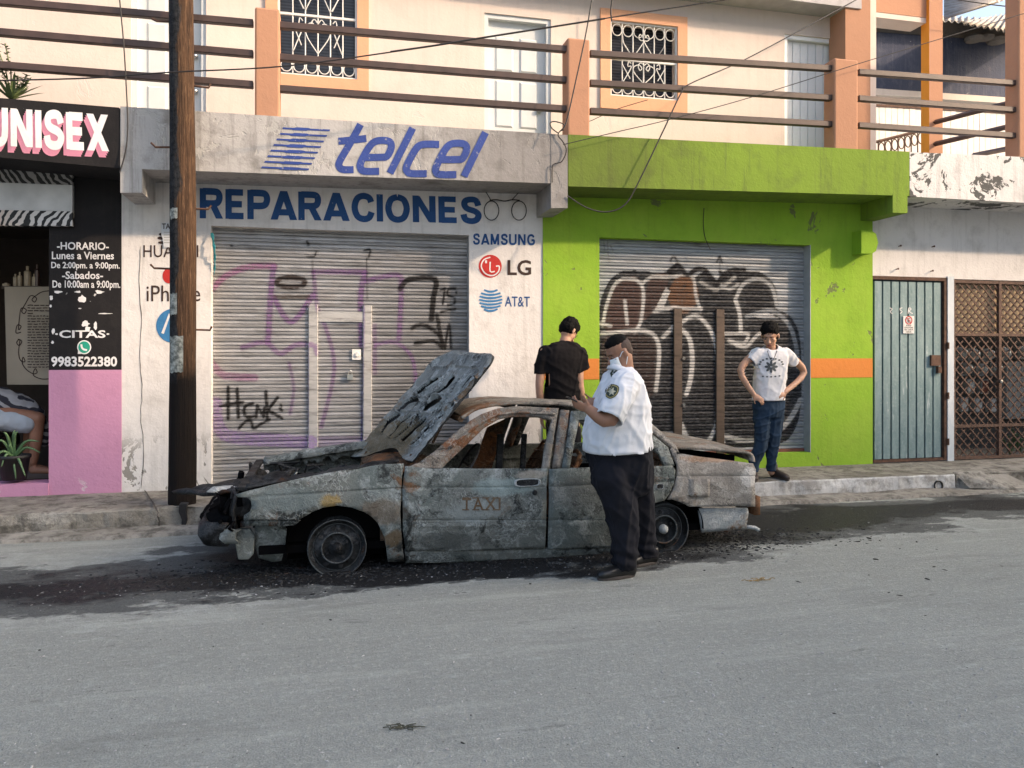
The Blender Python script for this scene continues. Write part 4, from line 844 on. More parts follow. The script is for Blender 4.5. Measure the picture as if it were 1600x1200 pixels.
# passage behind the lattice with the meter board
M_cement = wallmat('bare_cement', (.1, .1, .095), (.04, .04, .04), .4, .3, None, 0, 1.2)
mb = MB(); mb.box((xl0-.05, 9.0, SWZ), (xs_l[3]+.6, 9.1, 3.4)); mb.box((xl0-.1, WALL+.12, SWZ), (xl0-.06, 9.0, 3.4)); mb.build('passage_wall', M_cement, house)
M_mbox = plain('grey_meter_box', (.38, .39, .38), .5); M_glass = NT('meter_glass'); M_glass = M_glass.fin((.55, .57, .55), .12, None, spec=.6)
_ord = ['leftmost', 'second from left', 'third from left', 'fourth from left', 'rightmost']; _n = [0, 0]
names = {0: 'round glass electricity meter in the top row behind the lattice gate', 1: 'round glass electricity meter in the second row behind the lattice gate'}
for px_, py_, row in ((1499, 552, 0), (1518, 554, 0), (1541, 554, 0), (1566, 552, 0), (1595, 550, 0), (1507, 576, 1), (1530, 576, 1), (1553, 576, 1)):
    c = U(px_, py_, 8.95); m = thing('electricity_meter', c, 'round glass electricity meter behind the lattice, %s in the %s row' % ((_ord if row == 0 else ['leftmost', 'middle', 'rightmost'])[_n[row]], ('top', 'second')[row]), 'meter', 'electricity meters behind the lattice')
    _n[row] += 1
    MB().box((c.x-.075, 8.93, c.z-.1), (c.x+.075, 9.0, c.z+.085)).build('base_box', M_mbox, m)
    MB().lathe([(.076, -.02), (.074, -.06), (.066, -.09), (.045, -.11), (0, -.118)], (c.x, 8.95, c.z), 'y', 20).build('glass_dome', M_glass, m, True)
    MB().lathe([(.082, -.018), (.082, -.036), (.074, -.036)], (c.x, 8.95, c.z), 'y', 20).build('ring', M_chrome, m, True)
for px_, py_, s_, lb in ((1513, 603, 0, 'grey breaker box under the meters, left of the middle row'), (1535, 604, 1, 'breaker box with rusty orange door under the meters'), (1503, 632, 0, 'leftmost grey switch box in the lowest row behind the lattice'), (1525, 633, 0, 'middle grey switch box in the lowest row behind the lattice'), (1549, 633, 0, 'rightmost grey switch box in the lowest row behind the lattice')):
    c = U(px_, py_, 8.95); o = thing('breaker_box', c, lb, 'electrical box', 'breaker boxes behind the lattice')
    bevel(MB().box((c.x-.062, 8.9, c.z-.1), (c.x+.062, 9.0, c.z+.1)).build('case', M_mbox, o), .008); MB().box((c.x-.05, 8.893, c.z-.085), (c.x+.05, 8.8995, c.z+.085)).build('door', M_rustbar if s_ else M_metalw, o)
c0 = U(1573, 655, 8.85); c1 = U(1640, 565, 8.85); o = MB().box((c0.x, 8.85, c0.z), (c1.x, 8.95, c1.z)).build('panel_board', M_mbox, loc=c0); bevel(o, .01); tag(o, 'large pale grey panel leaning behind the right lattice door', 'board')
M_leaf = plain('weed_leaf', (.06, .13, .03), .6, 0, .3)
def leafblade(mb, base, dirv, L, wdt, bend=.3, n=5, m=0):
    d = Vector(dirv).normalized(); s = d.cross(Vector((0, 0, 1))); s = s.normalized() if s.length > 1e-3 else Vector((1, 0, 0)); vs = []
    for i in range(n+1):
        t_ = i/n; p = Vector(base)+d*L*t_+Vector((0, 0, -bend*L*t_*t_)); w_ = wdt*(1-t_)**.7*(.6+.8*min(1, t_*3)) if t_ < 1 else 0
        nrm = d.cross(s); vs += [p-s*w_/2+nrm*w_*.12, p-nrm*w_*.1, p+s*w_/2+nrm*w_*.12]
    mb.add(vs, [f for i in range(n) for f in ((3*i, 3*i+1, 3*i+4, 3*i+3), (3*i+1, 3*i+2, 3*i+5, 3*i+4))], m)
rw = random.Random(11)
for px_, py_, hgt, lb in ((1578, 716, .3, 'small green weed growing behind the right lattice door'), (1595, 716, .38, 'taller green weed at the frame edge behind the lattice')):
    b = U(px_, py_, 8.2); b.z = SWZ; o = thing('weed', b, lb, 'plant')
    mb = MB(); st = MB()
    for i in range(9):
        a = rw.uniform(0, 6.28); tip = b+Vector((math.cos(a)*.12, math.sin(a)*.08, hgt*rw.uniform(.6, 1))); st.tube([b, b.lerp(tip, .5)+Vector((0, 0, .03)), tip], .004, 4)
        for j in range(6): leafblade(mb, b.lerp(tip, .3+.12*j), (math.cos(a+j*2.4), math.sin(a+j*2.4), .5), .06, .022)
    st.build('stem', M_leaf, o); mb.build('leaves', M_leaf, o)

# ================================================================ UTILITY POLE
PB = G(284, 788, SWZ); PB.y = 7.27; PB.x = ux(284, 700, 7.27)
pole = thing('utility_pole', (PB.x, PB.y, SWZ), 'tall round wooden utility pole, charred black on its left side', 'pole')
t = NT('charred_pole_wood'); gv = t.map((26, 26, 1.1)); grain = t.noise(2.2, 8, .7, gv); lump = t.noise(5, 6, .65)
k = t.mix(t.rng(grain, .3, .72), (.02, .012, .009), (.12, .068, .038)); k = t.mix(t.rng(t.noise(40, 4, .6, t.map((2, 2, .2))), .55, .7, 0, .5), k, (.26, .155, .09))
sx = t.math('SUBTRACT', t.sep()[0], PB.x); ch = t.math('ADD', t.math('MULTIPLY', sx, -11.), t.math('MULTIPLY', t.math('SUBTRACT', t.noise(2.4, 7, .7, t.map((3, 3, .8))), .5), 2.4))
k = t.mix(t.rng(ch, .02, .22), k, t.mix(t.rng(t.noise(30, 5, .7), .35, .7), (.008, .009, .011), (.045, .048, .052)))
lowm = t.math('ADD', t.rng(t.sep()[2], 1.45, 1.1), t.math('MULTIPLY', t.math('SUBTRACT', t.noise(3, 6, .7), .5), .8)); k = t.mix(t.rng(lowm, .25, .6, 0, .97), k, (.009, .0065, .0055))
M_pole = t.fin(k, .9, t.math('ADD', grain, t.math('MULTIPLY', lump, .6)), .9, .03, 0, .2)
vs = []; fs = []; n = 28; H_ = 7.5; mrow = 90
for i in range(mrow+1):
    z = SWZ-.05+H_*i/mrow; r = .116-.0035*z
    for j in range(n):
        a = 2*math.pi*j/n; rr = r*(1+.05*mnoise.noise((math.cos(a)*2.2, math.sin(a)*2.2, z*.9))+.02*mnoise.noise((math.cos(a)*9, math.sin(a)*9, z*2.5)))
        vs.append((PB.x+rr*math.cos(a)+.01*math.sin(z*.8), PB.y+rr*math.sin(a), z))
for i in range(mrow): fs += [(i*n+j, i*n+(j+1) % n, (i+1)*n+(j+1) % n, (i+1)*n+j) for j in range(n)]
mk('shaft', vs, fs, M_pole, pole, True)
for pts in ([(266, 34), (245, 33), (237, 29)], [(266, 230), (243, 230), (236, 223)], [(266, 420), (241, 419), (235, 413)], [(302, 326), (325, 327), (330, 321)], [(302, 515), (328, 516), (331, 510)], [(301, 134), (326, 137), (329, 131)]):
    MB().tube([U(a, b, PB.y) for a, b in pts], .010, 6).build('climbing_rung', M_rust, pole)
t = NT('torn_paper'); k = t.mix(t.rng(t.noise(25, 6, .7), .4, .65), (.1, .11, .1), (.42, .44, .4)); M_paper = t.fin(k, .9)
def patch(name, quadpx, mat, parent):
    vs = []; nn = 6
    for i in range(nn+1):
        for j in range(5):
            u, v_ = i/nn, j/4; px_ = quadpx[0]+(quadpx[2]-quadpx[0])*u; py_ = quadpx[1]+(quadpx[3]-quadpx[1])*v_+(mnoise.noise((i*1.7, j*2.1, 4))*3 if j in (0, 4) else 0)
            a = math.asin(max(-1, min(1, (ux(px_, py_, PB.y)-PB.x)/.113))); z = uz(px_, py_, PB.y-.1); vs.append((PB.x+.01*math.sin(z*.8)+.121*math.sin(a), PB.y-.121*math.cos(a), z))
    mk(name, vs, [(i*5+j, (i+1)*5+j, (i+1)*5+j+1, i*5+j+1) for i in range(nn) for j in range(4)], mat, parent, True)
patch('torn_poster', (268, 525, 288, 582), M_paper, pole); patch('torn_poster', (268, 458, 279, 492), M_paper, pole); patch('torn_poster', (268, 325, 280, 342), M_paper, pole)
# little flyer stuck on the wall, half behind the pole
o = flat('flyer', [[(252, 348), (269, 348), (268, 386), (256, 387), (254, 372), (252, 368)]], WALL-.012, plain('white_paper', (.62, .64, .66), .8), None); tag(o, 'small torn white paper flyer on the wall behind the pole', 'flyer')
lettering('flyer_lettering', 'TARIFAS', rq(253, 349, 290, 358, 0), WALL-.0135, M_ink, o, .02)
bands('flyer_lines', [[(256, 363+i*4), (267, 363+i*4)] for i in range(5)], 1.3, WALL-.013, M_mbox, o, 0)
# charred gap in the kerb below the pole
mb = MB(); c = U(284, 805, KERB-.03); mb.prism([U(a, b, KERB-.045) for a, b in ((280, 788), (292, 788), (290, 800), (292, 812), (289, 826), (283, 828), (284, 812), (279, 800))], (0, .1, 0)); o = mb.build('charred_stump', plain('char_black', (.012, .012, .013), .95), loc=(c.x, KERB, 0)); tag(o, 'jagged burnt black gap in the kerb under the pole', 'stump')

# ================================================================ CABLES and small hung things
M_cable = plain('black_cable', (.014, .012, .012), .6)
def cable(pts, y, r, label, nm='cable'):
    ys = y if isinstance(y, (list, tuple)) else [y]*len(pts); P = bezier([U(a, b, yy) for (a, b), yy in zip(pts, ys)], 8)
    mb = MB(); mb.tube(P, r, 6); tag(mb.build(nm, M_cable, loc=P[len(P)//2]), label, 'cable')
cable([(-60, 127), (140, 122), (264, 113), (437, 104), (600, 83), (760, 58), (950, 28), (1130, 0), (1300, -27)], 6.7, .006, 'long black cable rising across the picture from the pole to upper right')
cable([(610, 81), (680, 71), (760, 58), (850, 44), (945, 29)], 6.69, .0085, 'thicker wrapped length of cable in front of the upper left door')
cable([(186, -10), (193, 65), (197, 130), (199.5, 190), (197, 232), (187, 270)], LEDGE-.04, .006, 'thin pale wire hanging down over the salon sign corner')
cable([(926, -8), (915, 55), (900, 125), (885, 190), (876, 205)], 7.3, .007, 'steep black cable running down to the wire knot beside the bracket')
cable([(1352, -8), (1260, 42), (1160, 95), (1078, 131), (1064, 146), (1036, 205), (1000, 280), (978, 318), (950, 331), (918, 325), (887, 306)], [8.2, 8, 7.8, 7.5, 7.45, 7.38, 7.36, 7.36, 7.38, 7.4, 7.43], .0075, 'sagging black cable looping down across the green ledge to the bracket')
cable([(880, 226), (960, 207), (1045, 187), (1170, 153), (1340, 100), (1478, 58), (1610, 18)], 7.35, .0045, 'thin taut wire rising over the green ledge to upper right')
cable([(875, 205), (920, 190), (960, 172), (1012, 156)], 7.6, .004, 'short thin wire stub above the left end of the green ledge')
cable([(1475, -4), (1540, 6), (1610, 14)], 8.6, .008, 'black cable at the top right corner in front of the sky')
cable([(872, 208), (862, 200), (860, 192), (868, 190), (882, 196), (872, 210), (880, 222), (885, 235), (878, 252), (866, 256), (863, 262), (863, 285)], LEDGE-.03, .006, 'tangle of wire knotted at the white bracket corner')
cable([(957, -6), (954.5, 18), (956, 33)], 8.4, .009, 'dark drop wire ending at the right barred window')
cable([(1100, 325), (1099, 350), (1102, 372), (1110, 390)], WALL-.02, .004, 'thin wire dangling above the green shop shutter')
cable([(222, 300), (230, 285), (250, 274), (330, 276), (480, 284), (620, 290), (760, 296), (850, 296)], [8-.02]*8, .006, 'thin cable clipped along the wall under the white ledge')
hk = thing('wire_rings', U(792, 320, WALL-.05), 'pair of thin black wire rings hanging beside the blue lettering', 'wire rings')
for cx, cy in ((768, 329), (811, 329)): MB().tube([U(a, b, WALL-.05) for a, b in circ(cx, cy, 11.5, 15, 22)], .006, 5, closed=True).build('ring', M_cable, hk)
MB().tube([U(a, b, WALL-.05) for a, b in sm2([(765, 313), (775, 312), (789, 314), (800, 312), (812, 313)], 5)], .007, 5).build('crosswire', M_cable, hk)
MB().tube([U(a, b, WALL-.05) for a, b in ((800, 312), (815, 296), (826, 287))], .005, 5).build('hanging_wire', M_cable, hk); MB().tube([U(a, b, WALL-.05) for a, b in ((767, 313), (757, 296))], .005, 5).build('hanging_wire', M_cable, hk)
# teal rag hanging at the shutter's top left corner
M_teal = plain('teal_rag', (.03, .24, .28), .9, 0, .35); vs = []
for i in range(14):
    f = i/13; y = WALL-.03-.03*math.sin(f*5); wv = 4.5*(1-f*.6)+1.5*math.sin(i*1.9)
    for s in (-1, 0, 1): p = U(331+3*math.sin(f*3)+f*3+s*wv*.5, 364+66*f, y-.012*abs(s)+.01*math.sin(i*2.3+s)); vs.append(p)
o = mk('rag', vs, [f for i in range(13) for f in ((3*i, 3*i+1, 3*i+4, 3*i+3), (3*i+1, 3*i+2, 3*i+5, 3*i+4))], M_teal, None, True, U(331, 366, WALL)); o.modifiers.new('s', 'SOLIDIFY').thickness = .006; tag(o, 'torn teal rag hanging at the upper left corner of the shutter', 'rag')

# ---------------------------------------------------------------- agave on the balcony's left end
M_agave = plain('agave_leaf', (.11, .15, .06), .6, 0, .4); b = U(18, 152, LEDGE+.15)
pl = thing('balcony_plant', b, 'spiky plant with thin flower stalks on the balcony edge at far left', 'plant'); mb = MB(); st = MB()
for i in range(22):
    a = rw.uniform(0, 6.28); leafblade(mb, b+Vector((0, 0, -.02)), (math.cos(a), math.sin(a)*.7, rw.uniform(.5, 1.6)), rw.uniform(.18, .34), .04, .15)
for tx, ty in ((8, 68), (-10, 60), (42, 116), (48, 122), (3, 110), (28, 118)):
    tip = U(tx, ty, LEDGE+.12); st.tube([b, b.lerp(tip, .5)+Vector((.02, 0, 0)), tip], .006, 4)
    for j in range(16):
        p = b.lerp(tip, .45+.55*j/16); a = rw.uniform(0, 6.28); leafblade(mb, p, (math.cos(a), math.sin(a), .4), .05, .02)
mb.build('leaves', M_agave, pl); st.build('stalk', M_agave, pl)

# ================================================================ INSIDE THE SALON
SY = 8.9
M_poster = plain('cream_poster', (.34, .29, .22), .8, 0, .1, 2)
po = thing('price_poster', U(50, 602, SY), 'cream price list poster with curly drawn border inside the doorway', 'poster')
MB().slab([(7, 448), (120, 448), (120, 601), (11, 601)], SY, .03).build('sheet', M_poster, po)
cl = [sm2(z, 5) for z in ([(80, 454), (66, 456), (56, 462), (50, 468), (54, 472), (57, 466), (48, 462), (40, 474), (34, 486), (38, 490), (41, 484), (33, 482), (30, 500), (29, 515), (33, 510), (27, 508), (25, 520), (33, 519)], [(28, 530), (34, 533), (30, 540), (26, 535), (31, 531), (29, 550), (32, 563), (39, 565), (36, 558), (35, 568), (42, 578), (52, 584), (58, 582), (55, 576), (52, 586), (64, 592), (76, 592)])]
bands('border_scroll', [(c_, 1.5) for c_ in cl], 1.5, SY-.004, M_ink, po, 0)
rr = random.Random(2); ln = []
for i in range(24):
    y = 477+i*4.2; x = 43; 
    while x < 100:
        wl = rr.uniform(3, 9); ln.append(([(x, y+rr.uniform(-.3, .3)), (x+wl*.5, y+rr.uniform(-.5, .5)), (x+wl, y)], 1.5)); x += wl+1.6
        if rr.random() < .08 and i % 4 == 3: break
bands('poster_script', ln, 1.5, SY-.004, M_ink, po, 0)
M_bot = plain('bottle_tan', (.4, .32, .22), .4); M_bot2 = plain('bottle_dark', (.06, .03, .025), .3)
bs = thing('shelf', U(40, 449, SY+.12), 'narrow shelf behind the poster carrying hair product bottles', 'shelf'); MB().slab([(2, 447), (110, 447), (110, 451), (2, 451)], SY+.04, .25).build('board', M_brownwall, bs)
for px_, top, wdt, mt, lb in ((24, 428, 5, M_bot, 'leftmost tan hair product bottle on the shelf'), (31, 425, 5, M_bot, 'second tan bottle from the left on the shelf'), (43, 416, 8, M_bot, 'tallest tan bottle in the middle of the shelf'), (54, 428, 6, M_bot, 'short tan bottle right of the tallest one on the shelf'), (58, 413, 6, M_bot2, 'dark brown bottle at the right end of the shelf'), (10, 442, 9, M_bot, 'squat tan jar at the left end of the shelf')):
    a = U(px_, 447, SY+.12); h = uz(px_, top, SY+.12)-a.z; r = wdt/2*9/1202*1.1
    tag(MB().lathe([(0, 0), (r, 0), (r, h*.72), (r*.45, h*.8), (r*.45, h), (0, h)], a, 'z', 12).build('bottle', mt, loc=a, smooth=False), lb, 'bottle', 'bottles on the salon shelf')
# pot with aloe in the doorway
ab = U(22, 752, WALL+.12); ab.z = .32
al = thing('potted_aloe', ab, 'potted green aloe standing just inside the salon doorway', 'plant')
M_aloe = plain('aloe_leaf', (.09, .17, .075), .5, 0, .3, 14); M_pot = plain('dark_plastic_pot', (.02, .02, .02), .6)
MB().lathe([(0, 0), (.1, 0), (.13, .2), (.14, .2), (.14, .23), (.115, .23), (.1, .19), (0, .18)], ab, 'z', 20).build('pot', M_pot, al, True)
for tx, ty in ((-6, 690), (6, 675), (24, 672), (28, 674), (62, 690), (64, 708), (25, 750), (40, 745), (-10, 720), (14, 700), (2, 730)):
    tip = U(tx, ty, WALL+.0+rw.uniform(-.05, .1)); q0 = ab+Vector((0, 0, .2)); mid = q0.lerp(tip, .5)+Vector((0, -.03, .08)); P = bezier([q0, mid, tip], 5); mb = MB()
    mb.tube(P, [.018*(1-i/(len(P)-1))**.6+.001 for i in range(len(P))], 5); mb.build('leaf', M_aloe, al, True)
# ================================================================ BURNT-OUT SALOON CAR
CY = 6.15; CN = 5.33
car = thing('burnt_car', (1.15, CY, 0), 'burnt-out four-door taxi with raised hood, ash-grey and rust streaked, no glass', 'car')
def cside(z):
    """outer skin of the near side: bulges at mid height, leans in above the belt"""
    b = .655
    y = CN + .045*((z-.42)/.3)**2 if z < .42 else CN + .02*((z-.42)/.25)**2
    if z > b: y = CN + .02*((b-.42)/.25)**2 + (z-b)*.34
    return y
def CU(px, py, off=0.):
    y = CN
    for _ in range(8): z = U(px, py, y).z; y = cside(z)+off
    p = U(px, py, y); return p
def burnt(name, seed, base, pale, dark, rust, r_amt, d_amt, cold=(.13, .155, .15), spots=()):
    t = NT(name); o = (seed*3.1, seed*1.7, seed*2.3); pv = t.map((1, 1, 1), o)
    wv = t.n.new('ShaderNodeVectorMath'); wv.operation = 'SCALE'; t.L(t.vmath('SUBTRACT', t.noise(2.3, 5, .6, pv, color=True), (.5, .5, .5)), wv.inputs[0]); wv.inputs['Scale'].default_value = .8
    v = t.vmath('ADD', pv, wv.outputs[0])
    k = t.mix(t.rng(t.noise(2.0, 5, .6, v), .35, .66), base, cold)
    k = t.mix(t.rng(t.noise(5.5, 8, .7, v), .5, .66, 0, .8), k, pale)
    k = t.mix(t.rng(t.noise(3.6, 9, .74, t.map((1, 1, 1.4), (5, 2, 1), vec=v)), .62-.16*d_amt, .72-.16*d_amt, 0, .9), k, dark)
    k = t.mix(t.rng(t.noise(2.3, 7, .68, t.map((1, 1, .7), (9, 4, 3), vec=v)), .66-.2*r_amt, .74-.2*r_amt, 0, .9), k, t.mix(t.rng(t.noise(13, 6, .7), .35, .65), rust, tuple(q*.45 for q in rust)))
    bl = t.vor(11, t.map((1, 1, 1.2), vec=v), 'DISTANCE_TO_EDGE'); bm = t.math('MULTIPLY', t.rng(bl, .07, .03), t.rng(t.noise(2.6, 4, .6, v), .5, .62))
    k = t.mix(t.math('MULTIPLY', bm, .6), k, pale); bl2 = t.rng(t.vor(24, v, 'DISTANCE_TO_EDGE'), .12, .03)
    k = t.mix(t.math('MULTIPLY', t.math('MULTIPLY', bl2, t.rng(t.noise(3, 4, .6, t.map((1, 1, 1), (2, 7, 1), vec=v)), .52, .62)), .7), k, dark)
    for c, r, colr, am in spots:
        m = t.math('ADD', t.ell(c, r), t.math('MULTIPLY', t.math('SUBTRACT', t.noise(7, 7, .72, v), .5), 1.1)); k = t.mix(t.rng(m, .25, .5, 0, am), k, colr)
    sp = t.noise(70, 3, .6); k = t.mix(t.rng(sp, .6, .72, 0, .55), k, dark); k = t.mix(t.rng(sp, .36, .28, 0, .45), k, pale)
    h = t.math('ADD', t.math('MULTIPLY', t.noise(8, 7, .72, v), 1.), t.math('ADD', t.math('MULTIPLY', sp, .25), t.math('MULTIPLY', bm, .25)))
    return t.fin(k, t.rng(t.noise(6, 5), .3, .7, .45, .9), h, .75, .018, .08, .22)
def sp3(px, py): p = CU(px, py); return (p.x, p.y, p.z)
M_body = burnt('burnt_paint', 1, (.18, .188, .172), (.4, .43, .415), (.018, .02, .02), (.2, .095, .04), .32, .62, (.125, .148, .142),
   spots=[(sp3(600, 800), (.28, 1, .14), (.15, .11, .075), .6), (sp3(515, 783), (.1, 1, .07), (.36, .25, .09), .85), (sp3(615, 842), (.1, 1, .1), (.13, .09, .05), .85), (sp3(790, 760), (.35, 1, .1), (.28, .36, .355), .6), (sp3(740, 800), (.3, 1, .13), (.3, .335, .33), .7), (sp3(900, 770), (.5, 1, .16), (.1, .105, .1), .6), (sp3(700, 845), (.4, 1, .1), (.06, .065, .06), .7), (sp3(450, 780), (.35, 1, .12), (.19, .225, .22), .75), (sp3(830, 742), (.2, 1, .05), (.36, .33, .28), .7)])
M_rear = burnt('burnt_rear_paint', 4, (.24, .22, .195), (.46, .44, .4), (.05, .045, .04), (.2, .12, .07), .25, .35, (.27, .25, .225), spots=[(sp3(1172, 745), (.12, 1, .12), (.62, .6, .57), .8), (sp3(1130, 715), (.5, 1, .05), (.35, .2, .11), .6)])
M_frame = burnt('burnt_frame_rust', 7, (.19, .155, .12), (.36, .33, .29), (.02, .018, .017), (.27, .11, .045), .6, .35, (.16, .17, .165))
M_roofm = burnt('burnt_roof_rust', 9, (.22, .165, .12), (.4, .36, .31), (.03, .026, .022), (.24, .11, .05), .5, .4, (.2, .19, .165))
M_hood = burnt('burnt_hood_inner', 11, (.19, .2, .19), (.52, .55, .54), (.012, .013, .013), (.22, .13, .06), .35, .5, (.26, .28, .27), spots=[((.45, 6.3, .78), (.6, 1., .34), (.13, .095, .045), .8)])
M_char = burnt('char_metal', 13, (.016, .016, .016), (.075, .077, .08), (.005, .005, .005), (.08, .035, .015), .25, .65, (.026, .028, .03))
M_rustin = burnt('rusty_interior', 15, (.14, .07, .035), (.25, .16, .1), (.012, .01, .009), (.26, .1, .035), .6, .6, (.07, .05, .035))
M_rim = burnt('burnt_rim', 17, (.018, .02, .022), (.1, .105, .11), (.005, .005, .005), (.08, .04, .018), .25, .65, (.026, .03, .033))
M_ash = burnt('pale_metal', 19, (.36, .37, .36), (.6, .6, .58), (.1, .1, .1), (.25, .15, .08), .2, .25, (.3, .34, .36))

M_soot = plain('soot_black', (.0035, .0035, .004), 1., spec=.05)
CREASES = []
def groove(x, z):
    d = 0
    for (xa, za, xb, zb, dep, hw) in CREASES:
        if xa-.01 <= x <= xb+.01:
            zc = za+(zb-za)*(x-xa)/(xb-xa); q = abs(z-zc)
            if q < hw: d += dep*(1-q/hw)
    return d
for pa, pb, dep, hw in (((395, 776), (627, 763), .007, .010), ((629, 762), (853, 761), .008, .010), ((857, 761), (1053, 752), .008, .01), ((630, 813), (853, 813), .006, .008), ((634, 822), (853, 822), -.006, .012), ((857, 813), (985, 812), .006, .008), ((1057, 744), (1179, 744), .006, .008)):
    a, b = CU(*pa), CU(*pb); CREASES.append((a.x, a.z, b.x, b.z, dep, hw))
def panel(name, pxs, mat, th=.014, off=0., dent=.014, parent=car, far=True, step=.035, smooth=True):
    P = [CU(a, b, off) for a, b in pxs]; bm = bmesh.new(); f = bm.faces.new([bm.verts.new((p.x, 0, p.z)) for p in P])
    xs = [p.x for p in P]; zs = [p.z for p in P]
    lv = [min(zs)+step*i for i in range(1, int((max(zs)-min(zs))/step)+1)]
    for (xa, za, xb, zb, dep, hw) in CREASES:
        if xb > min(xs) and xa < max(xs):
            for dz in (-hw, 0, hw): bmesh.ops.bisect_plane(bm, geom=bm.verts[:]+bm.edges[:]+bm.faces[:], dist=1e-5, plane_co=(xa, 0, za+dz), plane_no=Vector((xb-xa, 0, zb-za)).cross(Vector((0, 1, 0))).normalized())
    for z in lv: bmesh.ops.bisect_plane(bm, geom=bm.verts[:]+bm.edges[:]+bm.faces[:], dist=1e-5, plane_co=(0, 0, z), plane_no=(0, 0, 1))
    x = min(xs)+step*1.4
    while x < max(xs): bmesh.ops.bisect_plane(bm, geom=bm.verts[:]+bm.edges[:]+bm.faces[:], dist=1e-5, plane_co=(x, 0, 0), plane_no=(1, 0, 0)); x += step*1.4
    for v in bm.verts:
        x, z = v.co.x, v.co.z; v.co.y = cside(z)+off+groove(x, z)+mnoise.noise((x*3.2, 2, z*4))*dent+mnoise.noise((x*9, 7, z*11))*dent*.35
    bmesh.ops.recalc_face_normals(bm, faces=bm.faces)
    bmesh.ops.triangulate(bm, faces=[f for f in bm.faces if len(f.verts) > 4])
    V = [v.co.copy() for v in bm.verts]; bm.verts.index_update(); F = [tuple(v.index for v in f.verts) for f in bm.faces]
    # face the street
    for i, fc in enumerate(F):
        n = (V[fc[1]]-V[fc[0]]).cross(V[fc[2]]-V[fc[0]])
        if n.y > 0: F[i] = fc[::-1]
    bm.free()
    def put(VV, FF, nm):
        o = mk(nm, VV, FF, mat, parent, smooth); m = o.modifiers.new('s', 'SOLIDIFY'); m.thickness = th; m.offset = -1; return o
    o = put(V, F, name)
    if far: put([Vector((p.x, 2*CY-p.y, p.z)) for p in V], [fc[::-1] for fc in F], name)
    return o
panel('fender', [(368, 773), (384, 768), (400, 764), (435, 755), (470, 747), (510, 739), (545, 733), (600, 725), (631, 724), (628, 745), (627, 765), (625.5, 800), (627, 830), (630, 862), (632, 878), (606, 878), (604, 860), (600, 838), (590, 817), (580, 807), (569, 800), (549, 793), (526, 790), (505, 793), (488, 800), (468, 812), (380, 813), (381, 806), (390, 800), (393, 792), (392, 783), (386, 777), (372, 777)], M_body)
fdoor = panel('front_door', [(633, 728), (660, 731), (740, 732), (857, 732), (854, 760), (853, 800), (852, 858), (750, 860), (634, 861), (629.5, 830), (629, 765)], M_body)
panel('door_frame', [(634, 731), (655, 722), (678, 706), (710, 677), (735, 657), (752, 647), (777, 638), (807, 634.5), (840, 636), (873, 638), (866, 680), (858, 732.2), (847, 732.2), (851, 700), (862, 656), (842, 651), (800, 651), (780, 654), (757, 668), (728, 696), (700, 722), (690, 732.2)], M_frame, .03, .004, .004)
# inner lip of the window frame, standing proud
panel('frame_lip', [(700, 700), (728, 676), (752, 658), (777, 646), (807, 642), (868, 645), (868, 648), (807, 645.5), (778, 649), (754, 661), (730, 680), (702, 704)], M_frame, .02, -.012, .003)
panel('b_pillar', [(876, 640), (890, 641), (884, 690), (877, 732), (863, 732), (869, 690)], M_frame, .05, .016, .003)
rdoor = panel('rear_door', [(858, 733), (900, 731), (960, 729), (1022, 728), (1050, 727), (1055, 735), (1053, 755), (1046, 772), (1038, 782), (1012, 789), (1000, 797), (990, 812), (984, 830), (980, 856), (920, 857), (856, 858), (857, 800)], M_body)
panel('door_frame', [(878, 732), (886, 690), (893, 642), (930, 642), (965, 647), (995, 660), (1020, 679), (1044, 699), (1054, 727), (1038, 727), (1030, 709), (1008, 691), (985, 672), (960, 661), (930, 656), (905, 656), (898, 690), (890, 732)], M_body, .03, .004, .004)
panel('window_divider', [(925, 656), (932, 656), (962, 729), (954, 729)], M_frame, .02, .02, .002)
panel('quarter_panel', [(1050, 699), (1060, 708), (1090, 713), (1130, 718), (1176, 724), (1180, 733), (1179, 755), (1180, 791.5), (1077, 792), (1072, 789), (1061, 784), (1049, 780), (1043, 781), (1052, 765), (1057, 745), (1057, 725), (1047, 702)], M_rear)
panel('c_pillar', [(985, 645), (1004, 649), (1030, 672), (1056, 696), (1062, 709), (1050, 701), (1022, 678), (996, 659)], M_rear, .03, .02, .004)
panel('sill', [(633, 862), (853, 860), (980, 858), (982, 872), (853, 877), (634, 880)], M_body, .05, .015)
panel('fuel_flap', [(1078, 748), (1107, 748), (1109, 750), (1109, 775), (1107, 777), (1079, 777), (1077, 775), (1077, 750)], M_rear, .01, -.006, .002, far=False)
panel('rear_valance', [(1092, 795), (1168, 794), (1169, 800), (1166, 827), (1130, 829), (1096, 832), (1094, 815)], M_ash, .02, .03, .02)
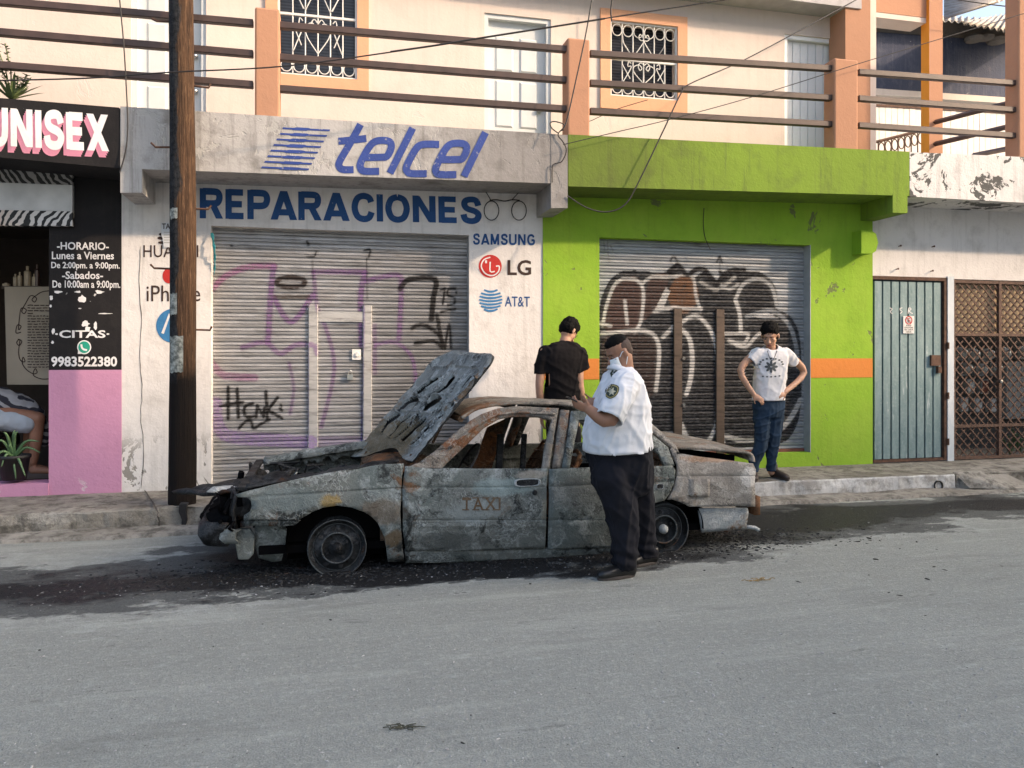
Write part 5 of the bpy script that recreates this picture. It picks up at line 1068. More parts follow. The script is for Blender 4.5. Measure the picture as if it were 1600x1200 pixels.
# door handle hollow, lock
for px0, py0, px1, py1, nm in ((806, 748, 842, 760, 'door_handle'), (1026, 756, 1036, 764, 'door_handle')):
    a, b = CU(px0, py1), CU(px1, py0); cx, cz = (a.x+b.x)/2, (a.z+b.z)/2; rx, rz = (b.x-a.x)/2, (b.z-a.z)/2; y = cside(cz)
    mb = MB(); N = 22; sq = lambda q: math.copysign(abs(q)**.55, q)
    for k_, dy in ((1.18, .002), (1.12, -.008), (.98, -.008), (.9, .003)): mb.v += [Vector((cx+rx*k_*sq(math.cos(2*math.pi*i/N)), y+dy, cz+rz*k_*sq(math.sin(2*math.pi*i/N)))) for i in range(N)]
    mb.f = [(r_*N+i, r_*N+(i+1) % N, (r_+1)*N+(i+1) % N, (r_+1)*N+i) for r_ in range(3) for i in range(N)]; mb.m = [0]*len(mb.f)
    hd = mb.build(nm, M_ash, car, True)
    mb = MB(); mb.add([Vector((cx+rx*.95*sq(math.cos(2*math.pi*i/N)), y-.003, cz+rz*.95*sq(math.sin(2*math.pi*i/N)))) for i in range(N)], [tuple(range(N))]); mb.build('handle_hollow', M_char, hd)
c = CU(836, 770); MB().lathe([(0, -.012), (.014, -.012), (.02, .004)], (c.x, c.y, c.z), 'y', 12).build('door_lock', M_char, car)
# half burnt letters on the front door
V, F = tmesh('TAXI', .012, 1.25); xs = [a for a, b in V]; ys = [b for a, b in V]
pts = [CU(722+(a-min(xs))/(max(xs)-min(xs))*60, 797-(b-min(ys))/(max(ys)-min(ys))*19, -.0) for a, b in V]
def on_skin(p, d): return Vector((p.x, cside(p.z)+groove(p.x, p.z)+mnoise.noise((p.x*3.2, 2, p.z*4))*.014+mnoise.noise((p.x*9, 7, p.z*11))*.0049-d, p.z))
M_taxi = burnt('rust_lettering', 21, (.15, .1, .06), (.24, .18, .12), (.04, .03, .025), (.24, .12, .05), .6, .4, (.14, .1, .07))
mk('lettering', [on_skin(p, .004) for p in pts], F, M_taxi, fdoor)
sr = []
for a in range(4):
    x0 = 722+a*15.8; 
    for yy in (777.8, 796.4): sr.append([(x0, yy), (x0+11, yy)])
vs = []; fs = []
for P in sr:
    L_, R_ = ribbon(P, 1.8); b = len(vs)
    for q, w_ in zip(L_, R_): vs += [on_skin(CU(*q), .0045), on_skin(CU(*w_), .0045)]
    fs.append((b, b+1, b+3, b+2))
o = mk('lettering_serif', vs, fs, M_taxi, fdoor)

def loft(name, near, nv, crown, mat, th=.012, dent=.012, xf=lambda x, v: 0, zf=lambda x, v: 0, smooth=True, parent=car, y0=0., y1=1.):
    vs = []; n = len(near)
    for p in near:
        for j in range(nv+1):
            v = y0+(y1-y0)*j/nv; y = p.y+(2*CY-2*p.y)*v
            vs.append(Vector((p.x+xf(p.x, v), y, p.z+crown*(1-(2*v-1)**2)+zf(p.x, v)+mnoise.noise((p.x*4, y*4, 3))*dent+mnoise.noise((p.x*11, y*11, 6))*dent*.4)))
    fs = [(i*(nv+1)+j, (i+1)*(nv+1)+j, (i+1)*(nv+1)+j+1, i*(nv+1)+j+1) for i in range(n-1) for j in range(nv)]
    o = mk(name, vs, fs, mat, parent, smooth); m = o.modifiers.new('s', 'SOLIDIFY'); m.thickness = th; m.offset = 0; return o
ne = [CU(a, b, .0) for a, b in sm2([(722, 652), (740, 642), (758, 637), (785, 632), (820, 630.5), (880, 632.5), (940, 636), (975, 641), (995, 647)], 5)]
loft('roof', ne, 16, .015, M_roofm, .02, .012, zf=lambda x, v: -.03*v)
# windscreen header bar (rusty) and dash / cowl
hp = [CU(722, 652), CU(722, 662)]
mb = MB(); a = CU(721, 653); mb.tube([(a.x, a.y+.02, a.z-.012), (a.x, 2*CY-a.y-.02, a.z-.03)], .022, 6); mb.build('windscreen_header', M_rustin, car)
cw = [Vector((x, cside(.62)+.05, z)) for x, z in ((.28, .60), (.38, .655), (.50, .675), (.60, .67), (.72, .64))]
loft('cowl', cw, 12, .015, M_rustin, .012, .02)
mb = MB(); mb.box((.70, CN+.09, .42), (.86, 2*CY-CN-.09, .60)); bevel(mb.build('dashboard_frame', M_rustin, car), .03, 2)
mb = MB(); c = Vector((1.02, 5.72, .66)); ax = Vector((-.85, 0, .52)).normalized(); u = Vector((0, 1, 0)); w2 = ax.cross(u)
mb.tube([c+(u*math.cos(q*.2618)+w2*math.sin(q*.2618))*.18 for q in range(24)], .009, 6, closed=True)
mb.tube([c+u*.18, c-ax*.05, c-u*.18], .008, 5); mb.tube([c-ax*.04, c+Vector((-.2, 0, -.12))], .018, 6)
mb.build('steering_wheel', M_char, car, True)
# trunk lid, a little sprung
ne = [CU(a, b, .03) for a, b in sm2([(1040, 693), (1052, 697.5), (1095, 701), (1135, 703.5), (1160, 706), (1172, 709), (1177, 715), (1178, 722)], 4)]
loft('trunk_lid', ne, 14, .02, M_roofm, .022, .008)
ne = [CU(a, b, .05) for a, b in ((1058, 715), (1100, 718), (1140, 722), (1172, 727))]
loft('trunk_floor', [Vector((p.x, p.y, .36)) for p in ne], 3, 0, M_char, .02)
xr_ = CU(1180, 760).x
mb = MB(); mb.box((xr_-.03, CN+.06, .30), (xr_-.005, 2*CY-CN-.06, .62)); bevel(mb.build('tail_panel', M_rear, car), .02)
mb = MB()
for i in range(9):
    v = i/8; y = CN+.05+(2*CY-2*CN-.1)*v; mb.v += [Vector((xr_+.02+.05*(1-(2*v-1)**2), y, z)) for z in (.24, .385)]
mb.f = [(2*i, 2*i+1, 2*i+3, 2*i+2) for i in range(8)]; mb.m = [0]*8; o = mb.build('rear_bumper', M_rustin, car, True); o.modifiers.new('s', 'SOLIDIFY').thickness = .05
a = CU(1181, 829); mb = MB(); mb.tube([(a.x-.1, CN+.1, a.z+.03), (a.x+.02, CN+.09, a.z+.01), (a.x+.05, CN+.08, a.z-.01)], .016, 8); mb.build('exhaust_pipe', M_ash, car, True)
mb = MB(); a, b = CU(1060, 712), CU(1172, 724); mb.add([(a.x, CN+.25, .36), (b.x, CN+.25, .36), (b.x, CN+.25, b.z+.035), (a.x, CN+.25, a.z+.045)], [(0, 1, 2, 3)]); mb.build('trunk_liner', M_soot, car); mb = MB(); mb.add([(a.x, 2*CY-CN-.1, .36), (b.x, 2*CY-CN-.1, .36), (b.x, 2*CY-CN-.1, b.z+.03), (a.x, 2*CY-CN-.1, a.z+.04)], [(0, 1, 2, 3)]); mb.build('trunk_liner', M_soot, car)
# rear seat back / parcel shelf
mb = MB(); mb.add([(2.32, CN+.12, .3), (2.5, CN+.16, .68), (2.5, 2*CY-CN-.16, .68), (2.32, 2*CY-CN-.12, .3)], [(0, 1, 2, 3)]); o = mb.build('rear_seat_back', M_rustin, car); o.modifiers.new('s', 'SOLIDIFY').thickness = .04
loft('parcel_shelf', [Vector((x, CN+.14, z)) for x, z in ((2.48, .68), (2.62, .70), (2.75, .69))], 6, 0, M_rustin, .015)
mb = MB(); mb.box((-.45, CN+.1, .14), (3.1, 2*CY-CN-.1, .19)); mb.build('floor_pan', M_soot, car)
mb = MB(); mb.box((.36, CN+.1, .19), (.40, 2*CY-CN-.1, .60)); mb.build('firewall', M_rustin, car)
# seat frames: bare burnt steel
def seat(cx, cy, lean):
    b = Vector((cx, cy, .26)); s = MB()
    for d in (-.19, .19): s.tube([b+Vector((-.22, d, 0)), b+Vector((.2, d, .0)), b+Vector((.2+.5*lean, d*.95, .32)), b+Vector((.2+.75*lean, d*.6, .46))], .017, 6)
    for q in range(6): f = .1+q*.16; s.tube([b+Vector((.2+.6*lean*f, -.185, .42*f)), b+Vector((.2+.6*lean*f+.02, 0, .42*f+.01)), b+Vector((.2+.6*lean*f, .185, .42*f))], .007, 5)
    s.tube([b+Vector((.2+.75*lean, -.115, .46)), b+Vector((.2+.78*lean, 0, .48)), b+Vector((.2+.75*lean, .115, .46))], .017, 6)
    for q in range(5): s.tube([b+Vector((-.2+q*.09, -.19, .0)), b+Vector((-.2+q*.09, .19, .0))], .008, 5)
    s.build('seat_frame', M_rustin, car, True)
    pl = MB(); pl.add([b+Vector((.2, -.17, .02)), b+Vector((.2+.7*lean, -.15, .44)), b+Vector((.2+.7*lean, .15, .44)), b+Vector((.2, .17, .02))], [(0, 1, 2, 3)]); o = pl.build('seat_panel', M_rustin, car); o.modifiers.new('s', 'SOLIDIFY').thickness = .03
    return b
for cy in (5.72, 6.5): seat(1.42, cy, .35)
for px_, y_, wd in ((784, 5.9, .055), (821, 5.95, .045)):
    t0, t1 = U(px_-1, 678, y_), U(px_-4, 735, y_); mb = MB(); mb.prism([t0+Vector((-wd/2, 0, 0)), t0+Vector((wd/2, 0, 0)), t1+Vector((wd/2, 0, 0)), t1+Vector((-wd/2, 0, 0))], (0, .03, 0)); bevel(mb.build('headrest_post', M_char, car), .008)
mb = MB(); P = [U(a, b, 6.3) for a, b in ((737, 733), (752, 695), (762, 668), (790, 655), (784, 680), (768, 733))]; mb.prism(P, (0, .03, 0)); mb.build('seat_shell', M_rustin, car)

# ---------------------------------------------------------------- raised hood: stamped inner frame + outer skin
HC = [[U(643, 722, 5.45), U(781, 549, 5.45)], [U(546, 716, 6.85), U(694, 543, 6.85)]]          # [near/far][bottom/top]
zh = lambda L: [(540+a/5.219, 530+b/5.219) for a, b in L]
SLOT = [([(850, 290), (760, 390), (650, 440)], 20), ([(760, 290), (650, 360), (570, 430)], 13), ([(900, 310), (820, 425)], 13), ([(1010, 300), (930, 400), (880, 470)], 12), ([(1060, 325), (980, 400), (920, 470)], 13), ([(735, 465), (650, 510), (605, 555)], 26), ([(560, 482), (490, 510), (425, 570)], 20), ([(875, 530), (800, 590), (748, 635)], 28), ([(800, 470), (740, 530), (690, 580)], 14), ([(500, 610), (400, 690), (335, 765)], 16), ([(620, 630), (520, 720), (430, 800)], 18), ([(420, 600), (330, 680), (285, 745)], 14), ([(660, 700), (580, 800), (520, 850)], 14), ([(560, 600), (470, 700), (380, 780)], 12)]
RIDGE = [([(720, 220), (880, 190), (1050, 205), (1095, 260), (1060, 310)], 16), ([(540, 440), (640, 450), (720, 440), (830, 425)], 16), ([(410, 580), (550, 560), (700, 590), (820, 520), (900, 510)], 14), ([(700, 300), (640, 380), (560, 440)], 10), ([(950, 250), (870, 360), (800, 470)], 10), ([(810, 250), (720, 350)], 10)]
nu, nv = 200, 150; uu, vv = np.meshgrid(np.linspace(0, 1, nu+1), np.linspace(0, 1, nv+1), indexing='ij')
A00, A01, A10, A11 = [np.array(v) for v in (HC[0][0], HC[0][1], HC[1][0], HC[1][1])]
rnd = np.clip((np.abs(vv*2-1)-.5)/.5, 0, 1)**2.6*.12          # rounded front corners of the hood
U2 = uu*(1-rnd)
arch = np.clip((.16-uu)/.16, 0, 1)*np.exp(-((vv-.5)/.28)**2)*.13; U3 = U2+arch*(1-uu)
Pt = (A00[None, None]*((1-U3)*(1-vv))[..., None]+A01*(U3*(1-vv))[..., None]+A10*((1-U3)*vv)[..., None]+A11*(U3*vv)[..., None])
nrm = np.cross(A01-A00, A10-A00); nrm /= np.linalg.norm(nrm)
if np.dot(nrm, np.array((0, 0, CAMH))-A00) < 0: nrm = -nrm
Dp = Pt[..., 0]*FW.x+Pt[..., 1]*FW.y; hx = 800+(Pt[..., 0]*RT.x+Pt[..., 1]*RT.y)/Dp*FPX; hy = HOR-(Pt[..., 2]-CAMH)/Dp*FPX
H = np.zeros_like(hx)
for p, w_ in SLOT:
    d = sdf_stroke(hx, hy, sm2(zh(p), 4)); H -= .032*np.clip(1.7-d/(w_/5.219/2*1.1), 0, 1); H += .016*np.exp(-((d/(w_/5.219/2)-2.2)/.6)**2)
HS = H.copy()
for p, w_ in RIDGE: d = sdf_stroke(hx, hy, zh(p)); H += .014*np.clip(1.3-d/(w_/5.219/2), 0, 1)
edge = np.minimum(np.minimum(vv, 1-vv)*1.4, np.minimum(uu*.9+.03, 1-uu)*1.1); H += .012*np.clip(1-np.abs(edge-.04)/.04, 0, 1)
H += np.array([[mnoise.noise((a*9, b*7, 1))*.014+mnoise.noise((a*22, b*18, 5))*.006 for b in np.linspace(0, 1, nv+1)] for a in np.linspace(0, 1, nu+1)])
bow = -.045*(1-(2*vv-1)**2)
Q = Pt+nrm*(H+bow)[..., None]
idx = np.arange((nu+1)*(nv+1)).reshape(nu+1, nv+1); Fq = np.stack([idx[:-1, :-1], idx[1:, :-1], idx[1:, 1:], idx[:-1, 1:]], -1); Fq = Fq[HS[:-1, :-1] > -.013].reshape(-1, 4).tolist()
hood = mk('hood', [tuple(q) for q in Q.reshape(-1, 3)], Fq, M_hood, car, True)
S = Pt-nrm*(.014+.075*(1-(2*vv-1)**2))[..., None]; s_ = slice(None, None, 6)
ids = list(range(0, nu+1, 10)), list(range(0, nv+1, 10)); Ss = S[np.ix_(*ids)]; n0, n1 = Ss.shape[:2]
o = mk('hood_skin', [tuple(q) for q in Ss.reshape(-1, 3)], [(i*n1+j, i*n1+j+1, (i+1)*n1+j+1, (i+1)*n1+j) for i in range(n0-1) for j in range(n1-1)], M_char, hood, True); o.modifiers.new('s', 'SOLIDIFY').thickness = .01
bd = [(i, 0) for i in range(nu+1)]+[(nu, j) for j in range(1, nv+1)]+[(i, nv) for i in range(nu-1, -1, -1)]+[(0, j) for j in range(nv-1, 0, -1)]
vs = []
for i, j in bd: vs += [tuple(Q[i, j]), tuple(S[i, j])]
nB = len(bd); mk('hood_rim', vs, [(2*i, 2*i+1, (2*i+3) % (2*nB), (2*i+2) % (2*nB)) for i in range(nB)], M_char, hood, True)
mb = MB(); a, b = Vector(Q[14, 20]), Vector(Q[14, 20])+Vector((-.05, .02, -.14)); mb.tube([a, b], .014, 6); a = Vector(Q[14, nv-20]); mb.tube([a, a+Vector((-.05, -.02, -.12))], .014, 6); mb.build('hood_hinge', M_rustin, hood)
mb = MB(); a = U(690, 665, 5.6); mb.tube([a, U(676, 692, 5.6)], .01, 6); mb.build('wiper_arm', M_rustin, car)

# ---------------------------------------------------------------- engine bay and nose
mb = MB(); mb.box((-.42, CN+.16, .2), (.36, 2*CY-CN-.16, .42)); mb.build('engine_bay', M_soot, car)
rg = random.Random(4); mb = MB()
for i in range(26):
    x, y, z = rg.uniform(-.25, .3), rg.uniform(5.6, 6.75), rg.uniform(.42, .5); s = rg.uniform(.03, .09); mb.box((x-s, y-s*1.2, .4), (x+s, y+s, z))
for i in range(14):
    p = Vector((rg.uniform(-.35, .3), rg.uniform(5.55, 6.7), .5)); mb.tube([p+Vector((rg.uniform(-.15, .15), rg.uniform(-.15, .15), rg.uniform(-.03, .12))) for _ in range(4)], rg.uniform(.008, .02), 6)
bevel(mb.build('engine', M_char, car), .012, 1)
# inner wing ledges under the fender tops, hung with charred strips
for s in (0, 1):
    vs = []; fs = []; n = 40
    for i in range(n+1):
        f = i/n; p = CU(384+f*240, 767-43*f**.9-2, .0); y = p.y+.005 if not s else 2*CY-p.y-.005; d = 1 if not s else -1
        vs += [(p.x, y, p.z-.002), (p.x, y+d*.05, p.z+.012+.01*rg.uniform(-1, 1)), (p.x+rg.uniform(-.01, .01), y+d*.12, p.z-.012+.012*rg.uniform(-1, 1)), (p.x, y+d*.14, p.z-.09+.03*rg.uniform(-1, 1))]
    for i in range(n): fs += [(i*4+j, i*4+j+1, i*4+j+5, i*4+j+4) for j in range(3)]
    mk('inner_wing', vs, fs, M_body if s else M_char, car, True).modifiers.new('s', 'SOLIDIFY').thickness = .008
# charred grille panel jutting forward over the headlamps
def sheet(name, rows, mat, th=.012, jag=.006, parent=car):
    vs = []; m = len(rows[0]); 
    for r_ in rows: vs += [Vector(p)+Vector((rg.uniform(-1, 1), rg.uniform(-1, 1), rg.uniform(-1, 1)))*jag for p in r_]
    o = mk(name, vs, [(i*m+j, i*m+j+1, (i+1)*m+j+1, (i+1)*m+j) for i in range(len(rows)-1) for j in range(m-1)], mat, parent, True); o.modifiers.new('s', 'SOLIDIFY').thickness = th; return o
rows = []
for i in range(25):
    f = i/24
    a = U(460-(460-272)*f, 738+34*f**1.05+1.5*math.sin(i*1.3), 5.72+.28*f); b = U(452-150*f, 745+28*f+2*math.sin(i*2.1), 5.62+.2*f); c = U(462-125*f, 752+22*f, 5.50+.06*f)
    rows.append([a, a.lerp(b, .5)+Vector((0, 0, .012*math.sin(i*1.7))), b, b.lerp(c, .5)+Vector((0, 0, -.008)), c])
sheet('nose_panel', rows, M_char, .026, .004)
rows = []
for i in range(13):
    f = i/12; rows.append([U(372-50*f, 768+.5*f, 5.56), U(380-48*f, 762-1*f, 5.62), U(400-52*f, 757+2*f, 5.7)])
sheet('nose_strip', rows, M_ash, .008, .004)
# far wing top seen across the bay
rows = []
for i in range(25):
    f = i/24; p = CU(384+f*240, 767-44*f**.9, 0); y = 2*CY-p.y; rows.append([Vector((p.x, y, p.z)), Vector((p.x, y-.06, p.z+.02)), Vector((p.x, y-.16, p.z+.018)), Vector((p.x, y-.2, p.z-.03))])
sheet('wing_top', rows, M_body, .01, .004)
# front sheet: twisted white flap standing on the near wing
sheet('torn_flap', [[U(457, 750, 5.45), U(462, 750, 5.5)], [U(460, 742, 5.45), U(464, 741, 5.5)], [U(463, 738, 5.44), U(465, 738, 5.48)]], M_ash, .004, .002)
# headlamp bowls in the nose
xf0 = CU(380, 790).x; xb = U(365, 840, 5.36).x
for y in (5.52, 2*CY-5.52):
    mb = MB(); c = Vector((xf0-.06, y, .455))
    mb.lathe([(.0, .12), (.05, .1), (.085, .04), (.1, -.02), (.108, -.03), (.1, -.035)], c, 'x', 20); mb.build('headlamp_bowl', M_char, car, True)
    mb = MB(); mb.tube([(xf0-.05, y-.14, .34), (xf0-.07, y-.15, .45), (xf0-.05, y-.13, .56), (xf0-.1, y+.1, .57), (xf0-.1, y+.14, .45), (xf0-.08, y+.1, .34)], .012, 6, closed=True); mb.build('headlamp_frame', M_char, car, True)
mb = MB()
for i in range(46):
    x, y, z = xf0-rg.uniform(.0, .16), rg.uniform(5.42, 6.85), rg.uniform(.34, .5); s = rg.uniform(.012, .04); mb.add(*[list(q) if k_ else [Vector(v)+Vector((rg.uniform(-1, 1), rg.uniform(-1, 1), rg.uniform(-1, 1)))*s*.4 for v in q] for k_, q in enumerate(((lambda m: (m.v, m.f))(MB().box((x-s*.6, y-s, z-s), (x+s*.6, y+s, z+s)))))])
for i in range(16):
    p = Vector((xf0-rg.uniform(.02, .18), rg.uniform(5.4, 6.8), rg.uniform(.34, .5))); mb.tube([p+Vector((rg.uniform(-.03, .03), rg.uniform(-.2, .2), rg.uniform(-.05, .05))) for _ in range(4)], rg.uniform(.006, .014), 5)
mb.build('melted_grille', M_soot, car)
vs = []; fs = []
for i in range(15):
    v = i/14; y = 5.42+v*1.46; bow = .21*(1-abs(2*v-1)**5); vs += [(xb-.07-bow, y, .36+rg.uniform(-.012, .012)), (xb-.03-bow*.6, y, .40+rg.uniform(-.02, .03)), (xb+.0-bow*.2, y, .37+rg.uniform(-.02, .03)), (xb+.02, y, .30)]
for i in range(14): fs += [(i*4+j, i*4+j+1, i*4+j+5, i*4+j+4) for j in range(3)]
mk('bumper_filler', vs, fs, M_soot, car).modifiers.new('s', 'SOLIDIFY').thickness = .03
mb = MB(); mb.box((xf0-.03, CN+.1, .33), (xf0+.0, 2*CY-CN-.1, .37)); mb.box((xf0-.05, CN+.12, .57), (xf0+.01, 2*CY-CN-.12, .60))
for i in range(5): y = 5.8+i*.17; mb.box((xf0-.04, y, .37), (xf0-.02, y+.025, .57))
bevel(mb.build('radiator_support', M_char, car), .006)
for i in range(18):
    y = 5.78+i*.042; mb = MB(); mb.box((xf0+.02, y, .25), (xf0+.05, y+.022, .56)); mb.build('radiator_fin', M_char, car)
# front bumper, bowed, and its pale end piece
def bump(pl, z0, z1, nm, mat, th):
    vs = []; P = bezier(pl, 6); n = len(P)
    for p in P:
        for z, dx in ((z0, .02), (z0+(z1-z0)*.35, -.01), (z0+(z1-z0)*.7, -.005), (z1, .03)): vs.append((p.x+dx, p.y, z+p.z+mnoise.noise((p.x*5, p.y*5, z*9))*.012))
    o = mk(nm, vs, [(i*4+j, i*4+j+1, i*4+j+5, i*4+j+4) for i in range(n-1) for j in range(3)], mat, car, True); o.modifiers.new('s', 'SOLIDIFY').thickness = th; return o
xb = U(365, 840, 5.36).x
bump([(xb-.06, 5.375, 0), (xb-.19, 5.42, .0), (xb-.24, 5.54, 0), (xb-.26, 5.8, .005), (xb-.27, 6.15, .005), (xb-.26, 6.5, .005), (xb-.22, 6.78, 0), (xb+.05, 6.93, 0)], .225, .375, 'front_bumper', M_char, .05)
bump([(xb+.02, 5.352, 0), (xb-.05, 5.362, 0), (xb-.102, 5.395, 0)], .245, .335, 'bumper_end', M_body, .02)
mb = MB(); mb.prism([U(a, b, 5.42) for a, b in ((366, 828), (390, 826), (398, 838), (396, 866), (388, 875), (372, 875), (367, 850))], (0, .05, 0)); bevel(mb.build('bumper_bracket', M_body, car), .008)
panel('splash_shield', [(398, 822), (440, 820), (448, 826), (446, 850), (440, 876), (425, 878), (404, 872), (398, 850)], M_body, .01, .12, .03, far=False)
panel('front_valance', [(381, 813.5), (470, 813), (462, 820), (440, 823), (382, 822)], M_body, .012, .02, .012)
# wheel wells
for xc, rr_ in ((.06, .33), (2.48, .31)):
    for s in (0, 1):
        mb = MB(); n = 18; ya = CN+.03 if not s else 2*CY-CN-.03; yb = CN+.3 if not s else 2*CY-CN-.3
        for i in range(n+1): a = math.pi*i/n; mb.v += [Vector((xc+rr_*math.cos(a), y, .16+rr_*math.sin(a)*.98)) for y in (ya, yb)]
        mb.f = [(2*i, 2*i+1, 2*i+3, 2*i+2) for i in range(n)]; mb.m = [0]*n; mb.build('wheel_well', M_soot, car, True)
        mb = MB(); mb.box((xc-rr_, min(yb, yb+.01), .05), (xc+rr_, max(yb, yb+.01), .5)); mb.build('wheel_well_wall', M_soot, car)
M_ringm = burnt('scorched_steel', 23, (.045, .047, .048), (.12, .125, .125), (.02, .02, .02), (.16, .08, .04), .3, .5, (.1, .12, .13))
# bare burnt rims
def wheel(x, y, z, s, r, hub):
    o0 = thing_child = None; mb = MB(); d = s
    prof = [(r*1.0, .0), (r*1.02, .012), (r*1.0, .02), (r*.9, .028), (r*.86, .05), (r*.8, .056), (r*.76, .035), (r*.62, .03), (r*.56, .016), (r*.53, .018), (r*.5, .045), (r*.3, .05), (r*.26, .03), (0, .028)]
    mb.lathe([(a, h*d) for a, h in prof], (x, y, z), 'y', 40); mb.lathe([(r*1.0, 0), (r*.88, .05*d), (r*.86, .13*d), (r*.98, .17*d)], (x, y, z), 'y', 40)
    wl = mb.build('wheel', M_rim, car, True)
    for rr_, rt, hy in ((.54, .006, .014), (1.01, .005, .008), (.83, .004, .05)): MB().tube([(x+r*rr_*math.cos(a_*.1745), y+hy*d-.004*d, z+r*rr_*math.sin(a_*.1745)) for a_ in range(36)], rt, 5, closed=True).build('rim_ring', M_ringm, wl, True)
    for q in range(8):
        a = q*math.pi/4+.2; c = Vector((x+r*.68*math.cos(a), y+.026*d, z+r*.68*math.sin(a))); MB().lathe([(0, 0), (.016, 0), (.018, .006*d)], c, 'y', 8).build('vent_hole', M_char, wl)
    for q in range(4):
        a = q*math.pi/2+.5; c = Vector((x+r*.4*math.cos(a), y+.03*d, z+r*.4*math.sin(a))); MB().lathe([(0, -.0*d), (.011, 0), (.012, .03*d)], c, 'y', 6).build('stud', M_char, wl)
    MB().lathe([(0, -.012*d), (.02, -.01*d), (.034, .008*d), (.036, .03*d)], (x, y, z), 'y', 14).build('hub_cap', hub, wl, True)
    # shred of burnt tyre cord
    mb = MB()
    for q in range(5): rr2 = r*(1.0+.012*q); mb.tube([(x+rr2*math.cos(a_*.1745+q), y+(.02+.03*q)*d, max(.006, z+rr2*math.sin(a_*.1745+q)*.99)) for a_ in range(36)], .004, 4, closed=True)
    mb.build('tyre_cord', M_rim, wl)
for x in (.065, 2.475):
    wheel(x, 5.375, .168, 1, .192, M_ash if x > 1 else M_char); wheel(x, 2*CY-5.40, .168, -1, .192, M_char)
for x in (.065, 2.475): MB().tube([(x, 5.45, .17), (x, 2*CY-5.45, .17)], .03, 8).build('axle', M_char, car)
mb = MB(); mb.tube([(.2, 5.75, .12), (1.2, 5.7, .1), (2.3, 5.75, .11), (3.1, 5.6, .16)], .025, 8); mb.build('exhaust_line', M_char, car)
# ---------------------------------------------------------------- char and ash around the wreck, grit on the road
def scatter(name, n, spots, smin, smax, mat, label, cat, zflat=.45):
    vs = []; fs = []; rr = random.Random(name)
    for i in range(n):
        cx, cy, sx_, sy_ = rr.choice(spots); x, y = rr.gauss(cx, sx_), rr.gauss(cy, sy_)
        if y > 6.72: continue
        s = smin+(smax-smin)*rr.random()**3; k = 5; b = len(vs); zt = s*zflat*rr.uniform(.4, 1.4)
        a0 = rr.uniform(0, 6.28); el = rr.uniform(1, 2.6); co, si = math.cos(a0), math.sin(a0)
        for ring, rad in ((0, 1), (1, .55)):
            for j in range(k):
                a = 2*math.pi*j/k; q = rad*s*rr.uniform(.6, 1.2); u, v = q*el*math.cos(a), q*math.sin(a); vs.append((x+u*co-v*si, y+u*si+v*co, .001+(zt if ring else 0)*rr.uniform(.6, 1.2)))
        fs += [(b+j, b+(j+1) % k, b+k+(j+1) % k, b+k+j) for j in range(k)]+[tuple(b+k+j for j in range(k))]
    o = mk(name, vs, fs, mat); return tag(o, label, cat, kind='stuff')
scatter('charred_debris', 8000, [(.2, 5.5, .6, .2), (1.5, 5.5, 1.1, .16), (2.6, 5.6, .6, .22), (1.2, 5.45, 1.2, .15), (-.3, 5.55, .35, .18), (3.2, 5.8, .25, .2)], .003, .014, M_char, 'black charred crumbs heaped round the burnt car', 'debris')
scatter('ash_flakes', 1300, [(.8, 5.2, 1.6, .3), (2.0, 5.3, 1, .2), (-1.2, 5.3, 1, .4), (2.4, 5.1, .8, .3), (5, 6.2, 1.4, .3)], .002, .006, plain('ash_flake', (.3, .3, .29), .9), 'pale ash flakes strewn on the scorched road', 'ash', .3)
scatter('road_grit', 3800, [(0.6, 3.4, 3.2, 1.2), (2.6, 3.8, 3.0, 1.0), (.4, 2.6, 1.6, .5)], .0015, .0065, plain('grit', (.42, .41, .39), .9, 0, .4, 40), 'small pale stones and grit scattered over the grey road', 'grit', .6)
scatter('dark_litter', 110, [(0.6, 3.6, 3.2, 1.2), (3.6, 4.6, 2.4, .7)], .003, .016, plain('dark_grit', (.03, .028, .025), .9), 'dark crumbs and leaf bits scattered over the grey road', 'litter', .4)
for px_, py_, wd_, lb, cc in ((785, 907, .1, 'flattened yellowish scrap on the road right of the officer', (.3, .2, .08)), (630, 1137, .05, 'small dark tuft of dry grass on the road in front', (.06, .06, .04))):
    c = G(px_ if px_ != 785 else 1185, py_, 0); mb = MB(); rr = random.Random(px_)
    for i in range(22):
        a = rr.uniform(0, 6.28); p = c+Vector((rr.gauss(0, wd_*.45), rr.gauss(0, wd_*.2), .003)); mb.tube([p, p+Vector((math.cos(a)*.02, math.sin(a)*.012, rr.uniform(.002, .008))), p+Vector((math.cos(a+.4)*.04, math.sin(a)*.02, .003))], .0022, 4)
    tag(mb.build('litter_scrap', plain('scrap_%d' % px_, cc, .9, 0, .4, 30), loc=c), lb, 'litter')
